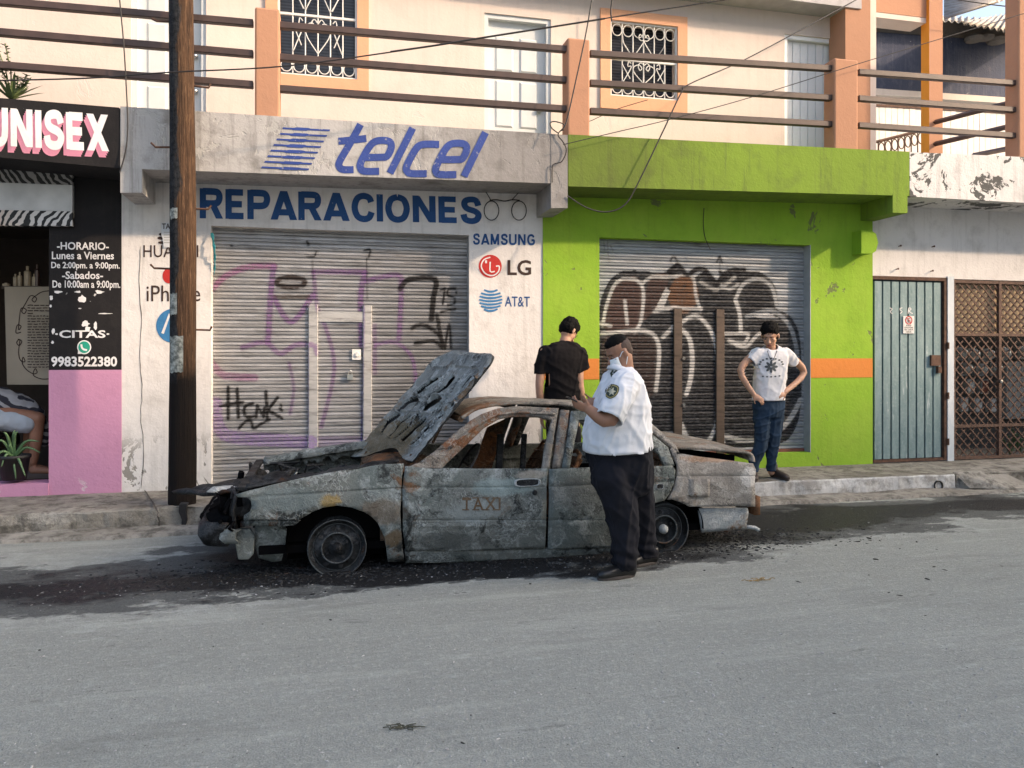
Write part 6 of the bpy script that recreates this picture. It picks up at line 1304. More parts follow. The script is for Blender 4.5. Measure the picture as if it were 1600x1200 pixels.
# ================================================================ PEOPLE
def ell_mesh(c, A, B, C_, n=14, m=10):
    """ellipsoid from three half-axes"""
    c, A, B, C_ = Vector(c), Vector(A), Vector(B), Vector(C_); vs = [c+C_]; fs = []
    for i in range(1, m):
        th = math.pi*i/m
        for j in range(n): ph = 2*math.pi*j/n; vs.append(c+C_*math.cos(th)+(A*math.cos(ph)+B*math.sin(ph))*math.sin(th))
    vs.append(c-C_); L = len(vs)-1
    for j in range(n): fs.append((0, 1+j, 1+(j+1) % n)); fs.append((L, 1+(m-2)*n+(j+1) % n, 1+(m-2)*n+j))
    for i in range(m-2):
        for j in range(n): a = 1+i*n; b = a+n; fs.append((a+j, b+j, b+(j+1) % n, a+(j+1) % n))
    return vs, fs
class Blob:
    """closed pieces that grow together into one skin"""
    def __init__(s): s.mb = MB()
    def ell(s, c, A, B, C_): s.mb.add(*ell_mesh(c, A, B, C_)); return s
    def limb(s, pts, rad, n=14, sub=4, flat=None):
        P = bezier(pts, sub); k = len(pts)-1; rr = [float(np.interp(i/sub, range(k+1), rad)) for i in range(len(P))]
        s.mb.tube(P, rr, n)
        for q, r in ((P[0], rr[0]), (P[-1], rr[-1])): s.ell(q, (r, 0, 0), (0, r, 0), (0, 0, r))
        return s
    def loft(s, rings, n=24, p=2.3):
        vs = []
        for c, A, B in rings:
            c, A, B = Vector(c), Vector(A), Vector(B)
            for j in range(n):
                a = 2*math.pi*j/n; ca, sa = math.cos(a), math.sin(a); f = lambda q: math.copysign(abs(q)**(2/p), q); vs.append(c+A*f(ca)+B*f(sa))
        k = len(rings); fs = [(i*n+j, i*n+(j+1) % n, (i+1)*n+(j+1) % n, (i+1)*n+j) for i in range(k-1) for j in range(n)]+[tuple(range(n-1, -1, -1)), tuple((k-1)*n+j for j in range(n))]
        s.mb.add(vs, fs); return s
    def grow(s, name, mat, parent, voxel=.01, smooth=3, wr=None, cut=None, cap=None, hems=()):
        me = bpy.data.meshes.new('t'); me.from_pydata([tuple(v) for v in s.mb.v], [], s.mb.f)
        bm = bmesh.new(); bm.from_mesh(me); bmesh.ops.recalc_face_normals(bm, faces=bm.faces); bm.to_mesh(me); bm.free()
        o = bpy.data.objects.new('t', me); col.objects.link(o); m = o.modifiers.new('r', 'REMESH'); m.mode = 'VOXEL'; m.voxel_size = voxel
        if smooth: q = o.modifiers.new('s', 'SMOOTH'); q.factor = .5; q.iterations = smooth
        dg = bpy.context.evaluated_depsgraph_get(); me2 = bpy.data.meshes.new_from_object(o.evaluated_get(dg)); bpy.data.objects.remove(o); bpy.data.meshes.remove(me)
        V = [v.co.copy() for v in me2.vertices]; N = [v.normal.copy() for v in me2.vertices]; F = [tuple(p.vertices) for p in me2.polygons]; bpy.data.meshes.remove(me2)
        if wr: V = [v+n*wr(v) for v, n in zip(V, N)]
        if cut:
            keep = [not cut(v) for v in V]; F = [f for f in F if all(keep[i] for i in f)]; used = sorted({i for f in F for i in f}); mp = {a: b for b, a in enumerate(used)}; V = [V[i] for i in used]; F = [tuple(mp[i] for i in f) for f in F]
        for co, no, rad in hems:                      # clean straight hems
            co, no = Vector(co), Vector(no).normalized()
            V = [v-no*(v-co).dot(no) if abs((v-co).dot(no)) < voxel*1.25 and (v-co).length < rad else v for v in V]
        ob = mk(name, V, F, mat, parent, True)
        if cut and cap: mm = ob.modifiers.new('s', 'SOLIDIFY'); mm.thickness = cap; mm.offset = -1
        return ob
def folds(amp, fx, fy, fz, seed):
    def f(v):
        a = mnoise.noise((v.x*fx+seed, v.y*fy, v.z*fz)); b = mnoise.noise((v.x*fx*2.3, v.y*fy*2.3+seed, v.z*fz*2.1)); return amp*(1-abs(a)*2.2)*.7+amp*.5*b
    return f
def creases(amp, dirs, seed):
    """sharp cloth creases running along given directions"""
    D = [(Vector(d).normalized(), f, a) for d, f, a in dirs]
    def f_(v):
        s = 0
        for d, f, a in D:
            p = v-d*v.dot(d)*.86; n = mnoise.noise((p.x*f+seed, p.y*f, p.z*f)); s += a*max(0., 1-abs(n)*3.2)**2-a*.3
        return amp*s+amp*.25*mnoise.noise((v.x*30, v.y*30, v.z*30+seed))
    return f_
def skinmat(name, c):
    t = NT(name); k = t.mix(t.rng(t.noise(9, 4), .35, .7), tuple(q*.85 for q in c), tuple(q*1.12 for q in c)); m = t.fin(k, .5, t.noise(120, 3), .1, .002, 0, .35); return m
def clothmat(name, c, var=.12, rough=.9):
    t = NT(name); k = t.mix(t.rng(t.noise(5, 5), .3, .7), tuple(q*(1-var) for q in c), tuple(min(1, q*(1+var)) for q in c)); return t.fin(k, rough, t.math('ADD', t.noise(16, 5), t.math('MULTIPLY', t.noise(260, 2), .3)), .35, .006, 0, .2)
M_skin1 = skinmat('tan_skin', (.31, .16, .1)); M_skin2 = skinmat('light_brown_skin', (.5, .28, .185)); M_skin3 = skinmat('brown_skin', (.3, .145, .09))
M_hair = plain('black_hair', (.0035, .003, .003), .85, 0, .3, 60, spec=.15); M_hairf = plain('faded_hair', (.055, .03, .022), .7, 0, .3, 80); M_eyew = plain('eye_white', (.22, .19, .17), .5); M_lip = plain('lip', (.24, .09, .075), .5)
def head(body, P, c, F, Up, h, mat, hair_d=1., mask=False, fade=False):
    """skull, jaw, nose, ears into the body's blob; hair, eyes and mouth as parts. F forward, Up up, h head height"""
    F = Vector(F).normalized(); Up = (Vector(Up)-F*Vector(Up).dot(F)).normalized(); S = Up.cross(F)
    at = lambda f, s, u: c+(F*f+S*s+Up*u)*h
    e = lambda f, s, u, a, b, d: body.ell(at(f, s, u), F*a*h, S*b*h, Up*d*h)
    e(-.05, 0, .13, .40, .315, .36); e(.1, 0, -.13, .27, .245, .33); e(.2, 0, -.38, .13, .14, .09); e(.27, 0, .1, .11, .2, .06); e(.0, 0, -.2, .28, .25, .2)
    body.limb([at(.33, 0, .04), at(.40, 0, -.08), at(.44, 0, -.13)], [.035*h, .05*h, .06*h], 8, 2)
    for s in (-1, 1): e(.24, .15*s, -.09, .1, .09, .08); e(-.04, .33*s, -.05, .075, .035, .13); e(.405, .055*s, -.15, .035, .035, .03)
    e(.34, 0, -.27, .05, .09, .035)
    def parts(root):
        hb = Blob(); hb.ell(at(-.085, 0, .2), F*.385*h, S*.328*h, Up*.34*h); hb.ell(at(-.16, 0, .0), F*.3*h, S*.318*h, Up*.29*h); hb.ell(at(.1, 0, .33), F*.225*h, S*.245*h, Up*.15*h)
        if fade: hb = Blob(); hb.ell(at(-.06, 0, .27), F*.36*h, S*.28*h, Up*.265*h); hb.ell(at(.1, 0, .36), F*.2*h, S*.22*h, Up*.1*h); fb = Blob(); fb.ell(at(-.1, 0, .12), F*.365*h, S*.325*h, Up*.33*h); fb.ell(at(-.2, 0, -.06), F*.24*h, S*.27*h, Up*.22*h); fb.grow('faded_hair', M_hairf, root, .008, 2)
        hb.grow('hair', M_hair, root, .008, 2, lambda v: .004*hair_d+.010*hair_d*abs(mnoise.noise((v.x*90, v.y*90, v.z*50)))+.012*hair_d*abs(mnoise.noise(v*34)))
        for s in (-1, 1):
            ev = MB(); ev.add(*ell_mesh(at(.33, .135*s, .0), F*.035*h, S*.055*h, Up*.013*h, 10, 8)); ev.build('eye', M_eyew, root, True)
            ev = MB(); ev.add(*ell_mesh(at(.368, .135*s, .0), F*.02*h, S*.022*h, Up*.014*h, 10, 8)); ev.build('iris', M_hair, root, True)
            MB().tube([at(.375, .06*s, .075), at(.385, .13*s, .1), at(.335, .22*s, .075)], .009*h, 5).build('eyebrow', M_hair, root, True)
        if not mask:
            mo = MB(); mo.add(*ell_mesh(at(.375, 0, -.262), F*.035*h, S*.1*h, Up*.018*h, 10, 8)); mo.add(*ell_mesh(at(.365, 0, -.296), F*.035*h, S*.085*h, Up*.02*h, 10, 8)); mo.build('mouth', M_lip, root, True)
    return at, parts
def hand(body, wr, d, n, L, curl, spread=1., thumb=1):
    """palm and five fingers; d towards the fingertips, n the way the palm faces"""
    d = Vector(d).normalized(); n = (Vector(n)-d*Vector(n).dot(d)).normalized(); s = d.cross(n)*thumb; wr = Vector(wr)
    pl = L*.5; body.ell(wr+d*pl*.55, d*pl*.62, s*L*.21, n*L*.085); body.ell(wr+d*pl*.2+s*L*.1, d*pl*.4, s*L*.1, n*L*.09)
    for i, (o, ln) in enumerate(((.155, .44), (.055, .5), (-.05, .46), (-.145, .36))):
        b = wr+d*pl*(.98-.06*abs(i-1.2))+s*L*o; pts = [b-d*L*.08, b]; dd = d+s*o*.5*spread; a = 0; p = b
        for q in range(3): a += curl*(.7, 1., .8)[q]; seg = L*ln*(.42, .32, .26)[q]; p = p+(dd*math.cos(a)+n*math.sin(a)).normalized()*seg; pts.append(p)
        r = L*.047; body.limb(pts, [r*1.05, r*1.05, r, r*.95, r*.82], 8, 2)
    b = wr+d*pl*.15+s*L*.14; dd = (d*.75+s*.75+n*.25).normalized(); body.limb([b, b+dd*L*.22, b+(dd+d*.35+n*.25).normalized()*L*.22+dd*L*.2], [L*.07, L*.056, L*.045], 8, 2)
def shoe(P, heel, d, L, mat, sole, h=.09):
    d = Vector(d).normalized(); s = Vector((0, 0, 1)).cross(d); b = Blob(); k = heel
    b.loft([(k+d*L*f+Vector((0, 0, z)), s*w_*L, Vector((0, 0, hh))) for f, z, w_, hh in ((-.03, .05, .08, .035), (0, .055, .13, .05), (.2, .058, .145, .052), (.42, .05, .15, .042), (.7, .042, .18, .034), (.9, .036, .15, .028), (1, .03, .08, .016))], 16, 2.5)
    b.loft([(k+d*L*.1+Vector((0, 0, z)), d*.045*q, s*.042*q) for z, q in ((.04, 1.), (h, 1.), (h+.03, .95))], 14)
    o = b.grow('shoe', mat, P, .008, 2)
    m = MB(); n = 20; pr = []
    for j in range(n): a = 2*math.pi*j/n; pr.append(k+d*L*(.485+.525*math.cos(a))+s*L*(.165 if math.cos(a) > 0 else .145)*math.sin(a))
    m.prism([p+Vector((0, 0, .0)) for p in pr], (0, 0, .022)); bevel(m.build('sole', sole, o), .005, 1)

# ---------------------------------------------------------------- traffic officer beside the car
OY = 4.94
def op_(px, py, y=OY): return U(px, py, y)
base = G(975, 897, 0); base.y = OY; base.z = 0
off_ = thing('person', base, 'stout man in white short-sleeved uniform shirt and face mask looking at a phone', 'person')
M_shirt = clothmat('white_uniform_cotton', (.7, .71, .735), .03); M_trou = clothmat('navy_black_trousers', (.010, .0105, .015), .3, .9); M_shoe = plain('black_leather', (.01, .01, .01), .35); M_sole = plain('worn_sole', (.06, .05, .045), .8); M_mask = clothmat('white_mask_cloth', (.72, .76, .77), .04)
def xr(py, xa, xb, ry, y=OY, tilt=0.): a, b = op_(xa+5*ry/.25, py, y), op_(xb-13*ry/.25, py, y); return ((a+b)/2, Vector(((b.x-a.x)/2, 0, tilt)), Vector((0, ry, 0)))
bd_ = Blob()
hc = op_(967, 551, OY+.01); Fo = Vector((-.86, -.12, -.46)); Ho = .232
at, hp_ = head(bd_, off_, hc, Fo, (-.46, 0, .86), Ho, M_skin1, .3, True, True)
bd_.limb([hc+Vector((.03, 0, -.03)), op_(974, 580, OY+.01), op_(978, 600, OY)], [.066, .075, .09])
bd_.loft([xr(590, 955, 1000, .15), xr(640, 935, 1010, .17), xr(700, 930, 1012, .18), xr(735, 940, 1015, .17)])
La, Le, Lw = op_(975, 597, 4.72), op_(953, 656, 4.65), op_(921, 640, 4.70)
Ra, Re, Rw = op_(970, 595, 5.14), op_(942, 650, 5.2), op_(929, 629, 5.0)
bd_.limb([La, Le, Lw], [.062, .052, .034]); bd_.limb([Ra, Re, Rw], [.062, .052, .036])
hand(bd_, Lw, (-.88, .22, .34), (.1, .75, .5), .165, .6, 1, -1); hand(bd_, Rw, (-.85, -.35, .0), (.1, -.6, .55), .165, .55, 1, 1)
for hp0, kn, an in ((op_(965, 740, 4.83), op_(974, 805, 4.83), op_(976, 882, 4.84)), (op_(990, 745, 5.06), op_(1002, 808, 5.08), op_(1009, 880, 5.1))): bd_.limb([hp0, kn, an], [.1, .06, .045])
body = bd_.grow('body', M_skin1, off_, .0075, 3)
hp_(off_)
# shirt with short sleeves
sb = Blob(); sb.loft([xr(573, 957, 989, .085), xr(579, 952, 996, .13), xr(588, 945, 1003, .2), xr(603, 937, 1012, .225), xr(625, 927, 1019, .24), xr(650, 917, 1022.5, .25), xr(675, 911, 1024, .262), xr(698, 911, 1026, .266), xr(706, 912, 1026, .266)], 30, 2.3)
sb.limb([op_(978, 602, 4.76), op_(972, 614, 4.73)], [.1, .09])
slv = (op_(951, 650, 4.655)-op_(972, 600, 4.735)).normalized(); sle = op_(946, 657, 4.655); sr2 = (op_(940, 645, 5.2)-op_(968, 598, 5.12)).normalized(); sre = op_(938, 648, 5.2)
hemz = op_(970, 702, OY).z
def cut_s(v): return v.z < hemz+(v.x-op_(970, 702, OY).x)*.06
shirt = sb.grow('shirt', M_shirt, off_, .010, 5, lambda v: folds(.007, 8, 6, 4, 2)(v)+creases(.011, [((-.5, .2, .8), 7, 1), ((.3, 0, .9), 10, .6), ((1, 0, -.25), 9, .7)], 3)(v), cut_s, .006, [((op_(970, 702, OY).x, OY, hemz), (-.06, 0, 1), 1)])
s1_ = Blob(); s1_.limb([op_(977, 601, 4.745), op_(965, 626, 4.67), op_(953, 652, 4.645), op_(948, 664, 4.64)], [.104, .096, .09, .088])
sleeve = s1_.grow('sleeve', M_shirt, off_, .009, 4, creases(.009, [((-.35, 0, -.9), 12, 1), ((.9, .2, -.4), 14, .6)], 5), lambda v: (v-op_(951, 655, 4.65)).dot(slv) > 0, .006, [(op_(951, 655, 4.65), slv, .3)])
s2_ = Blob(); s2_.limb([op_(968, 598, 5.12), op_(950, 628, 5.19), op_(940, 645, 5.2), op_(936, 654, 5.2)], [.095, .085, .08, .08])
s2_.grow('sleeve', M_shirt, off_, .009, 4, folds(.008, 9, 6, 5, 7), lambda v: (v-sre).dot(sr2) > 0, .006)
mb = MB(); cc = op_(972, 577, OY)                     # collar and epaulettes
for s in (-1, 1): pass
ring = [Vector((cc.x+.086*math.cos(a*math.pi/8), OY+.095*math.sin(a*math.pi/8), cc.z+.012-.03*math.cos(a*math.pi/8+math.pi)*-1)) for a in range(16)]
vs = []
for p in ring: vs += [p, Vector((cc.x+(p.x-cc.x)*1.22, OY+(p.y-OY)*1.25, p.z-.035))]
o = mk('collar', vs, [(2*i, 2*i+1, (2*i+3) % 32, (2*i+2) % 32) for i in range(16)], M_shirt, off_, True); o.modifiers.new('s', 'SOLIDIFY').thickness = .008
M_gold = plain('gold_thread', (.3, .24, .08), .6); M_patchd = plain('dark_green_patch', (.02, .035, .025), .8); M_cream = plain('cream_thread', (.4, .38, .28), .8)
def on_mesh(o, px, py, ymax, lift=.004):
    """first skin point under a picture point, on this mesh"""
    base = ROOT[o.name]; d = (RT*((px-800)/FPX)+FW+Vector((0, 0, (HOR-py)/FPX))).normalized(); bv = BVH[o.name]
    h = bv.ray_cast(Vector((0, 0, CAMH))-base, d); return (h[0]+base-d*lift) if h[0] else U(px, py, ymax)
from mathutils.bvhtree import BVHTree
BVH = {}
def bvh(o): BVH[o.name] = BVHTree.FromPolygons([v.co.copy() for v in o.data.vertices], [tuple(p.vertices) for p in o.data.polygons])
def decal(name, o, polys, mat, lift, parent=None):
    """cloth badge / print lying on the garment"""
    vs = []; fs = []
    for P in polys:
        cx = sum(p[0] for p in P)/len(P); cy = sum(p[1] for p in P)/len(P); n = len(P); b = len(vs)
        for k_ in (1, .66, .33): vs += [on_mesh(o, cx+(a-cx)*k_, cy+(c_-cy)*k_, 5, lift) for a, c_ in P]
        vs.append(on_mesh(o, cx, cy, 5, lift))
        fs += [(b+r_*n+i, b+r_*n+(i+1) % n, b+(r_+1)*n+(i+1) % n, b+(r_+1)*n+i) for r_ in range(2) for i in range(n)]+[(b+2*n+i, b+2*n+(i+1) % n, b+3*n) for i in range(n)]
    return mk(name, vs, fs, mat, parent or o, True)
bvh(shirt)
sh_pts = [(946, 606), (955, 600), (966, 603), (967, 611), (962, 619), (953, 623), (946, 619), (943.5, 612)]
bvh(sleeve)
decal('shoulder_badge', sleeve, [sm2(sh_pts, 3, True)], M_patchd, .005); decal('badge_border', sleeve, [[(955.5+(a-955.5)*.9, 611.5+(b-611.5)*.9) for a, b in sm2(sh_pts, 3, True)]], M_gold, .0062); decal('badge_field', sleeve, [[(955.5+(a-955.5)*.76, 611.5+(b-611.5)*.76) for a, b in sm2(sh_pts, 3, True)]], M_patchd, .0074)
decal('badge_star', sleeve, [[(955.5+(7.2 if i % 2 == 0 else 3.6)*math.cos(i*math.pi/6), 611.5+(7.2 if i % 2 == 0 else 3.6)*math.sin(i*math.pi/6)) for i in range(12)]], M_cream, .0086)
decal('epaulette', shirt, [[(953, 583), (957, 578), (966, 576), (965, 580), (962, 583), (957, 586), (955, 590)]], M_patchd, .006)
# mask with its loops
mb = MB(); n = 10; vs = []
for i in range(n+1):
    for j in range(n+1):
        a = -1.15+2.3*i/n; u = .0-.46*j/n; f_ = .36+.085*math.cos(a)*(1-abs(j/n-.4))*1.2
        rad = .225+.02*math.sin(j/n*math.pi); vs.append(at(.02+(.36+.08*math.sin(math.pi*j/n))*math.cos(a)**.8 if math.cos(a) > 0 else 0, (rad+.03)*math.sin(a), -.05+u*(1-.12*abs(math.sin(a)))))
o = mk('face_mask', vs, [(i*(n+1)+j, (i+1)*(n+1)+j, (i+1)*(n+1)+j+1, i*(n+1)+j+1) for i in range(n) for j in range(n)], M_mask, off_, True); o.modifiers.new('s', 'SOLIDIFY').thickness = .004
for s in (-1, 1):
    MB().tube([at(.17, .262*s, -.08), at(.06, .3*s, .02), at(-.07, .345*s, .03)], .0028, 5).build('mask_loop', M_mask, o); MB().tube([at(.13, .262*s, -.42), at(.04, .3*s, -.28), at(-.08, .34*s, -.1)], .0028, 5).build('mask_loop', M_mask, o)
# trousers
tb = Blob(); tb.loft([xr(692, 917, 1024, .245), xr(712, 918, 1026, .245), xr(735, 922, 1028, .235), xr(755, 930, 1024, .21), xr(770, 940, 1018, .16)], 28)
tb.limb([op_(955, 745, 4.83), op_(972, 800, 4.83), op_(976, 845, 4.83), op_(976, 884, 4.835)], [.14, .112, .092, .084]); tb.limb([op_(990, 748, 5.04), op_(1001, 805, 5.08), op_(1007, 845, 5.09), op_(1009, 879, 5.1)], [.138, .105, .086, .078])
tz = op_(976, 889, 4.83).z
trou = tb.grow('trousers', M_trou, off_, .010, 5, lambda v: folds(.006, 7, 7, 5, 9)(v)+creases(.014, [((.1, 0, 1), 8, 1), ((.6, 0, -.6), 9, .7)], 8)(v)+.009*math.exp(-((v.z-.13)/.08)**2)*math.sin(v.z*75+v.x*20+3*mnoise.noise(v*6)), lambda v: v.z < tz or v.z > op_(970, 694, OY).z+.01, .006)
blt = Blob(); blt.loft([xr(696, 916.5, 1023, .247), xr(705, 917, 1024, .247)], 28); blt.grow('belt', M_shoe, off_, .008, 2)
s1 = op_(990, 898, 4.83); s1.z = 0; s2 = op_(1024, 889, 5.1); s2.z = 0
shoe(off_, s1, (-1, -.12, 0), .27, M_shoe, M_sole); shoe(off_, s2, (-1, -.25, 0), .27, M_shoe, M_sole)
# phone in hand
pc = op_(896, 624, 4.745); ph = thing('mobile_phone', pc, 'dark flat mobile phone held up in the officer\'s hands', 'phone')
d = Vector((-.80, .1, .42)).normalized(); s = Vector((.1, 1, 0)).normalized(); nn = d.cross(s); mb = MB(); mb.prism([pc+d*.045+s*.036, pc-d*.085+s*.036, pc-d*.085-s*.036, pc+d*.045-s*.036], nn*.009); bevel(mb.build('case', M_shoe, ph), .003, 2)
mb = MB(); q = nn*(.0095 if nn.z > 0 else -.0005); mb.add([pc+d*.042+s*.033+q, pc-d*.08+s*.033+q, pc-d*.08-s*.033+q, pc+d*.042-s*.033+q], [(0, 1, 2, 3)]); mb.build('screen', M_pane, ph)

# ---------------------------------------------------------------- boy with hands on hips on the pavement
g = G(1206, 748, SWZ); BY = g.y
b_ = lambda px, py, dy=0.: U(px, py, BY+dy)
boy = thing('person', (g.x, BY, SWZ), 'teenage boy in white printed t-shirt and jeans, hands on hips', 'person')
M_tee = clothmat('white_tee_cotton', (.72, .7, .7), .04); M_jean = clothmat('blue_denim', (.022, .04, .068), .4); M_boot = plain('brown_boot', (.03, .02, .015), .6)
def br(py, xa, xb, ry, dy=0.): a, b = b_(xa, py, dy), b_(xb, py, dy); return ((a+b)/2, (b-a)/2, Vector((0, ry, 0)))
bb = Blob(); hc = b_(1203, 524, -.02); Hb = .262
at, hp_ = head(bb, boy, hc, (-.55, -.68, -.42), (-.25, -.3, .9), Hb, M_skin2, 1.)
bb.limb([hc+Vector((.01, .02, -.05)), b_(1205, 545), b_(1205, 556)], [.05, .05, .07])
bb.loft([br(548, 1186, 1224, .07), br(575, 1184, 1222, .09), br(615, 1184, 1220, .085), br(640, 1184, 1221, .09)])
jl = [b_(1180, 553), b_(1157, 579, -.02), b_(1178, 617, -.1)]; jr = [b_(1231, 554), b_(1256, 582, .06), b_(1226, 613, -.08)]
bb.limb(jl, [.046, .036, .026]); bb.limb(jr, [.046, .037, .026])
hand(bb, jl[2], (.55, -.3, -.45), (.1, .8, -.2), .16, .45, 1, -1); hand(bb, jr[2], (-.7, -.35, -.2), (.1, .8, -.2), .16, .5, 1, 1)
bb.limb([b_(1191, 648), b_(1189, 690, -.03), b_(1181, 715, 0), b_(1177, 740)], [.06, .035, .035, .035]); bb.limb([b_(1212, 648), b_(1208, 690, -.02), b_(1206, 712), b_(1205, 738)], [.06, .035, .035, .035])
bb.grow('body', M_skin2, boy, .0075, 3); hp_(boy)
tb = Blob(); tb.loft([br(538, 1197, 1214, .05), br(543, 1192, 1219, .07), br(548, 1183, 1228, .095), br(557, 1178, 1232, .11), br(580, 1180, 1227, .12), br(605, 1179, 1225, .12), br(626, 1178, 1225, .125), br(629, 1180, 1224, .12)], 28)
tb.limb([b_(1184, 552), b_(1171, 567, -.01), b_(1166, 573, -.01)], [.07, .062, .06]); tb.limb([b_(1228, 553), b_(1242, 568, .02), b_(1246, 573, .03)], [.07, .062, .06])
ea, eb = b_(1172, 565, -.01), b_(1241, 567, .02); da = (jl[1]-jl[0]).normalized(); db = (jr[1]-jr[0]).normalized(); hz = b_(1200, 625.5).z; nz = b_(1205, 544.5).z
tee = tb.grow('t_shirt', M_tee, boy, .009, 4, creases(.011, [((.2, 0, 1), 9, 1), ((1, 0, -.5), 9, .6)], 2), lambda v: v.z < hz or (v-b_(1204, 538, -.03)).length < .078 or ((v-ea).dot(da) > 0 and (v-ea).length < .13 and v.x < ea.x+.06) or ((v-eb).dot(db) > 0 and (v-eb).length < .13 and v.x > eb.x-.06), .005, [(b_(1200, 625.5), (0, 0, 1), .3), (ea, da, .12), (eb, db, .12)])
bvh(tee); M_print = plain('grey_print', (.07, .08, .085), .9)
petals = []
for i in range(8):
    a = i*math.pi/4; c0 = (1205+6.0*math.cos(a), 573+5.4*math.sin(a)); petals.append([(c0[0]+(4.6*math.cos(q*.628)*math.cos(a)-2.1*math.sin(q*.628)*math.sin(a)), c0[1]+(4.6*math.cos(q*.628)*math.sin(a)+2.1*math.sin(q*.628)*math.cos(a))) for q in range(10)])
decal('shirt_print', tee, petals, M_print, .004)
ring_ = []
for i in range(9):
    a = math.pi+i*math.pi/8; c0 = (1205+18*math.cos(a), 569+9*math.sin(a)); ring_.append([(c0[0]+2.1*math.cos(q*1.047), c0[1]+1.4*math.sin(q*1.047)) for q in range(6)])
for i in range(5): c0 = (1192+i*6.5, 588+math.sin(i)*.8); ring_.append([(c0[0]+1.8*math.cos(q*1.047), c0[1]+1.2*math.sin(q*1.047)) for q in range(6)])
for q_r in ring_: decal('shirt_print', tee, [q_r], M_print, .004)
MB().tube([on_mesh(tee, a, b, 7, .006) for a, b in sm2([(1199, 548), (1203, 560), (1207, 563), (1211, 556), (1214, 548)], 4)], .003, 4).build('necklace', M_hair, boy)
jb = Blob(); jb.loft([br(622, 1179, 1224, .11), br(640, 1178, 1224, .115), br(652, 1180, 1223, .105)], 26)
jb.limb([b_(1191, 648), b_(1189, 690, -.03), b_(1181, 715, 0), b_(1177, 736, 0)], [.092, .07, .06, .052]); jb.limb([b_(1212, 648), b_(1208, 690, -.02), b_(1206, 712), b_(1205, 734)], [.09, .068, .058, .05])
jz = b_(1205, 736).z; jb.grow('jeans', M_jean, boy, .009, 4, creases(.011, [((.1, 0, 1), 11, .8), ((1, 0, .35), 12, 1)], 4), lambda v: v.z < jz, .005, [(b_(1205, 736), (0, 0, 1), .4)])
q1 = b_(1206, 746, .07); q1.z = SWZ; q2 = b_(1177, 743, .05); q2.z = SWZ
shoe(boy, q1, (.12, -.9, 0), .26, M_boot, M_sole, .12); shoe(boy, q2, (-.45, -.85, 0), .26, M_boot, M_sole, .12)

# ---------------------------------------------------------------- man in black t-shirt behind the car
g = U(880, 700, 7.42); MY = 7.42
m_ = lambda px, py, dy=0.: U(px, py, MY+dy)
man = thing('person', (g.x, MY, SWZ), 'young man in black t-shirt standing behind the car, back turned', 'person')
M_blk = clothmat('black_tee_cotton', (.008, .0065, .007), .3)
def mr(py, xa, xb, ry, dy=0.): a, b = m_(xa, py, dy), m_(xb, py, dy); return ((a+b)/2, (b-a)/2, Vector((0, ry, 0)))
bb = Blob(); hc = m_(889, 517, .03); Hm = .25
at, hp_ = head(bb, man, hc, (.62, .36, -.72), (.5, .25, .75), Hm, M_skin2, 1.)
bb.limb([hc+Vector((-.02, -.01, -.05)), m_(882, 535), m_(881, 548)], [.055, .056, .075])
bb.loft([mr(545, 862, 902, .08), mr(580, 858, 905, .1), mr(640, 858, 900, .1), mr(660, 858, 902, .1)])
hzm = SWZ
jl = [m_(850, 550), m_(843, 600, -.03), m_(846, 648, .02)]; jr = [m_(905, 553), m_(906, 605, -.05), m_(917, 645, .05)]
bb.limb(jl, [.05, .043, .03]); bb.limb(jr, [.052, .043, .03]); hand(bb, jl[2], (.1, .2, -1), (.9, .2, 0), .17, .3, 1, 1); hand(bb, jr[2], (.1, .3, -1), (-.9, .2, 0), .17, .3, 1, -1)
for s, x in ((-1, 868), (1, 893)): bb.limb([m_(x, 660), m_(x+2, 715, -.02), m_(x, 758)], [.085, .055, .04])
bb.grow('body', M_skin2, man, .0075, 3); hp_(man)
tb = Blob(); tb.loft([mr(533, 870, 893, .06), mr(537, 860, 903, .09), mr(545, 849, 910, .115), mr(560, 846, 912, .13), mr(590, 850, 908, .125), mr(640, 851, 905, .125), mr(656, 850, 906, .13)], 28)
tb.limb([m_(853, 551), m_(846, 570, -.01), m_(844, 584, -.02)], [.075, .064, .06]); tb.limb([m_(905, 553), m_(911, 570, -.02), m_(913, 582, -.03)], [.078, .068, .066])
e1, e2 = m_(844, 584, -.02), m_(911, 579, -.03); tb.grow('t_shirt', M_blk, man, .010, 4, creases(.012, [((.25, 0, 1), 8, 1), ((1, 0, -.5), 8, .8)], 6), lambda v: v.z < m_(880, 650).z or (v.z < e1.z and (v-e1).length < .14 and v.x < e1.x+.08) or (v.z < e2.z+.5*(v.x-e2.x) and (v-e2).length < .13 and v.x > e2.x-.075), .005, [(e1, (0, 0, 1), .09), (e2, (-.5, 0, 1), .09)])
jb = Blob(); jb.loft([mr(645, 855, 903, .11), mr(665, 853, 905, .115), mr(678, 856, 903, .1)], 24)
for x in (868, 893): jb.limb([m_(x, 672), m_(x+2, 715, -.02), m_(x, 752)], [.098, .075, .062])
jb.grow('trousers', M_trou, man, .010, 4, folds(.009, 9, 9, 9, 5))
for x in (868, 893): q = m_(x, 750, -.05); q.z = SWZ; shoe(man, q, (.3, 1, 0), .27, M_shoe, M_sole)

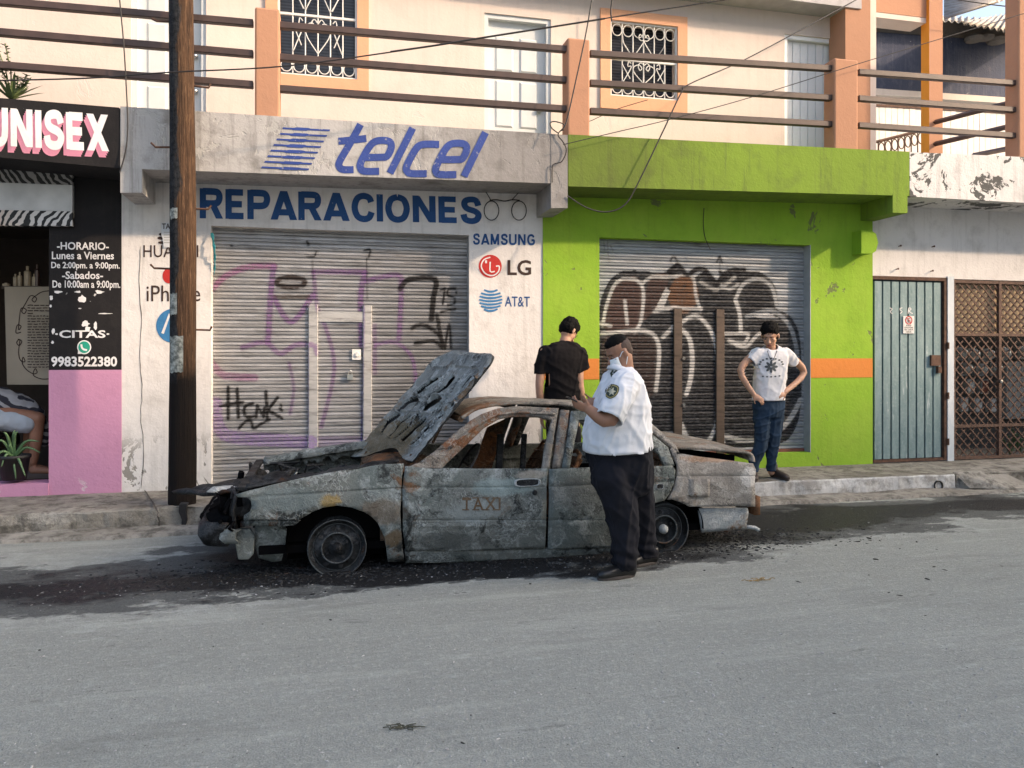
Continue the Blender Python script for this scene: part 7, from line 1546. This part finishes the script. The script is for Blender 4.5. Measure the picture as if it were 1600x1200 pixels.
# ---------------------------------------------------------------- customer seated in the salon, mostly out of the picture
CYY = 8.75
c_ = lambda px, py, dy=0.: U(px, py, CYY+dy)
cu_ = thing('person', (c_(-20, 740).x, CYY, .3), 'seated salon customer with bare legs under a zebra striped cape', 'person')
bb = Blob(); hipz = c_(-60, 655)
hc = c_(-95, 500); at, hp_ = head(bb, cu_, hc, (1, -.1, -.15), (.1, 0, 1), .24, M_skin3)
bb.limb([hc, c_(-95, 530), c_(-95, 548)], [.06, .06, .08]); bb.limb([c_(-92, 560), c_(-90, 600), c_(-80, 645)], [.15, .15, .16])
for dy, kx, fx in ((-.1, 58, 52), (.14, 48, 42)):
    bb.limb([c_(-75, 645, dy), c_(0, 648, dy), c_(kx, 655, dy)], [.11, .1, .075]); bb.limb([c_(kx, 655, dy), c_(kx-2, 690, dy), c_(fx, 722, dy)], [.07, .058, .04]); f0 = c_(fx, 727, dy); f0.z = .33; bb.limb([f0, f0+Vector((.12, -.05, .0)), f0+Vector((.2, -.07, -.01))], [.04, .035, .025])
for dy in (-.24, .24): bb.limb([c_(-95, 558, dy*.8), c_(-60, 605, dy), c_(-20, 630, dy*.6)], [.05, .045, .035])
bb.grow('body', M_skin3, cu_, .011, 3); hp_(cu_)
t = NT('zebra_cape'); zw = t.wave(4.5, t.map((1, 1, 1), (0, 0, 0), (0, R(60), R(20))), 6, 3); M_cape = t.fin(t.mix(t.rng(zw, .5, .6), (.02, .02, .03), (.3, .3, .31)), .8, t.noise(20), .3, .006)
cp = Blob(); cp.limb([c_(-95, 552), c_(-80, 590), c_(-60, 625)], [.14, .24, .26]); cp.limb([c_(-70, 628), c_(0, 632, 0), c_(45, 645, .0), c_(62, 662, .03), c_(68, 690, .05)], [.22, .17, .12, .07, .05])
cp.grow('cape', M_cape, cu_, .013, 4, folds(.016, 8, 8, 8, 3)); shb = Blob(); shb.limb([c_(-70, 652, -.12), c_(0, 655, -.12), c_(42, 662, -.12)], [.12, .115, .095]); shb.grow('shorts', clothmat('pale_shorts', (.42, .46, .5)), cu_, .012, 3, folds(.008, 10, 10, 10, 6))
ch = thing('salon_chair', (c_(-50, 740).x, CYY, .3), 'black padded salon chair with chrome armrest under the seated customer', 'chair')
b0 = c_(-50, 690); bevel(MB().box((b0.x-.3, CYY-.28, b0.z-.08), (b0.x+.38, CYY+.28, b0.z+.06)).build('seat', M_shoe, ch), .04, 3); bevel(MB().box((b0.x-.38, CYY-.27, b0.z+.05), (b0.x-.26, CYY+.27, b0.z+.75)).build('backrest', M_shoe, ch), .04, 3)
MB().lathe([(.28, 0), (.27, .03), (.06, .05), (.04, .08), (.04, b0.z-.38)], (b0.x, CYY, .305), 'z', 20).build('pedestal', M_chrome, ch, True)
for dy in (-.33, .33): MB().tube(bezier([(b0.x-.3, CYY+dy, b0.z+.22), (b0.x+.15, CYY+dy, b0.z+.27), (b0.x+.32, CYY+dy, b0.z+.2), (b0.x+.3, CYY+dy, b0.z-.05)], 6), .016, 8).build('armrest', M_chrome, ch, True)
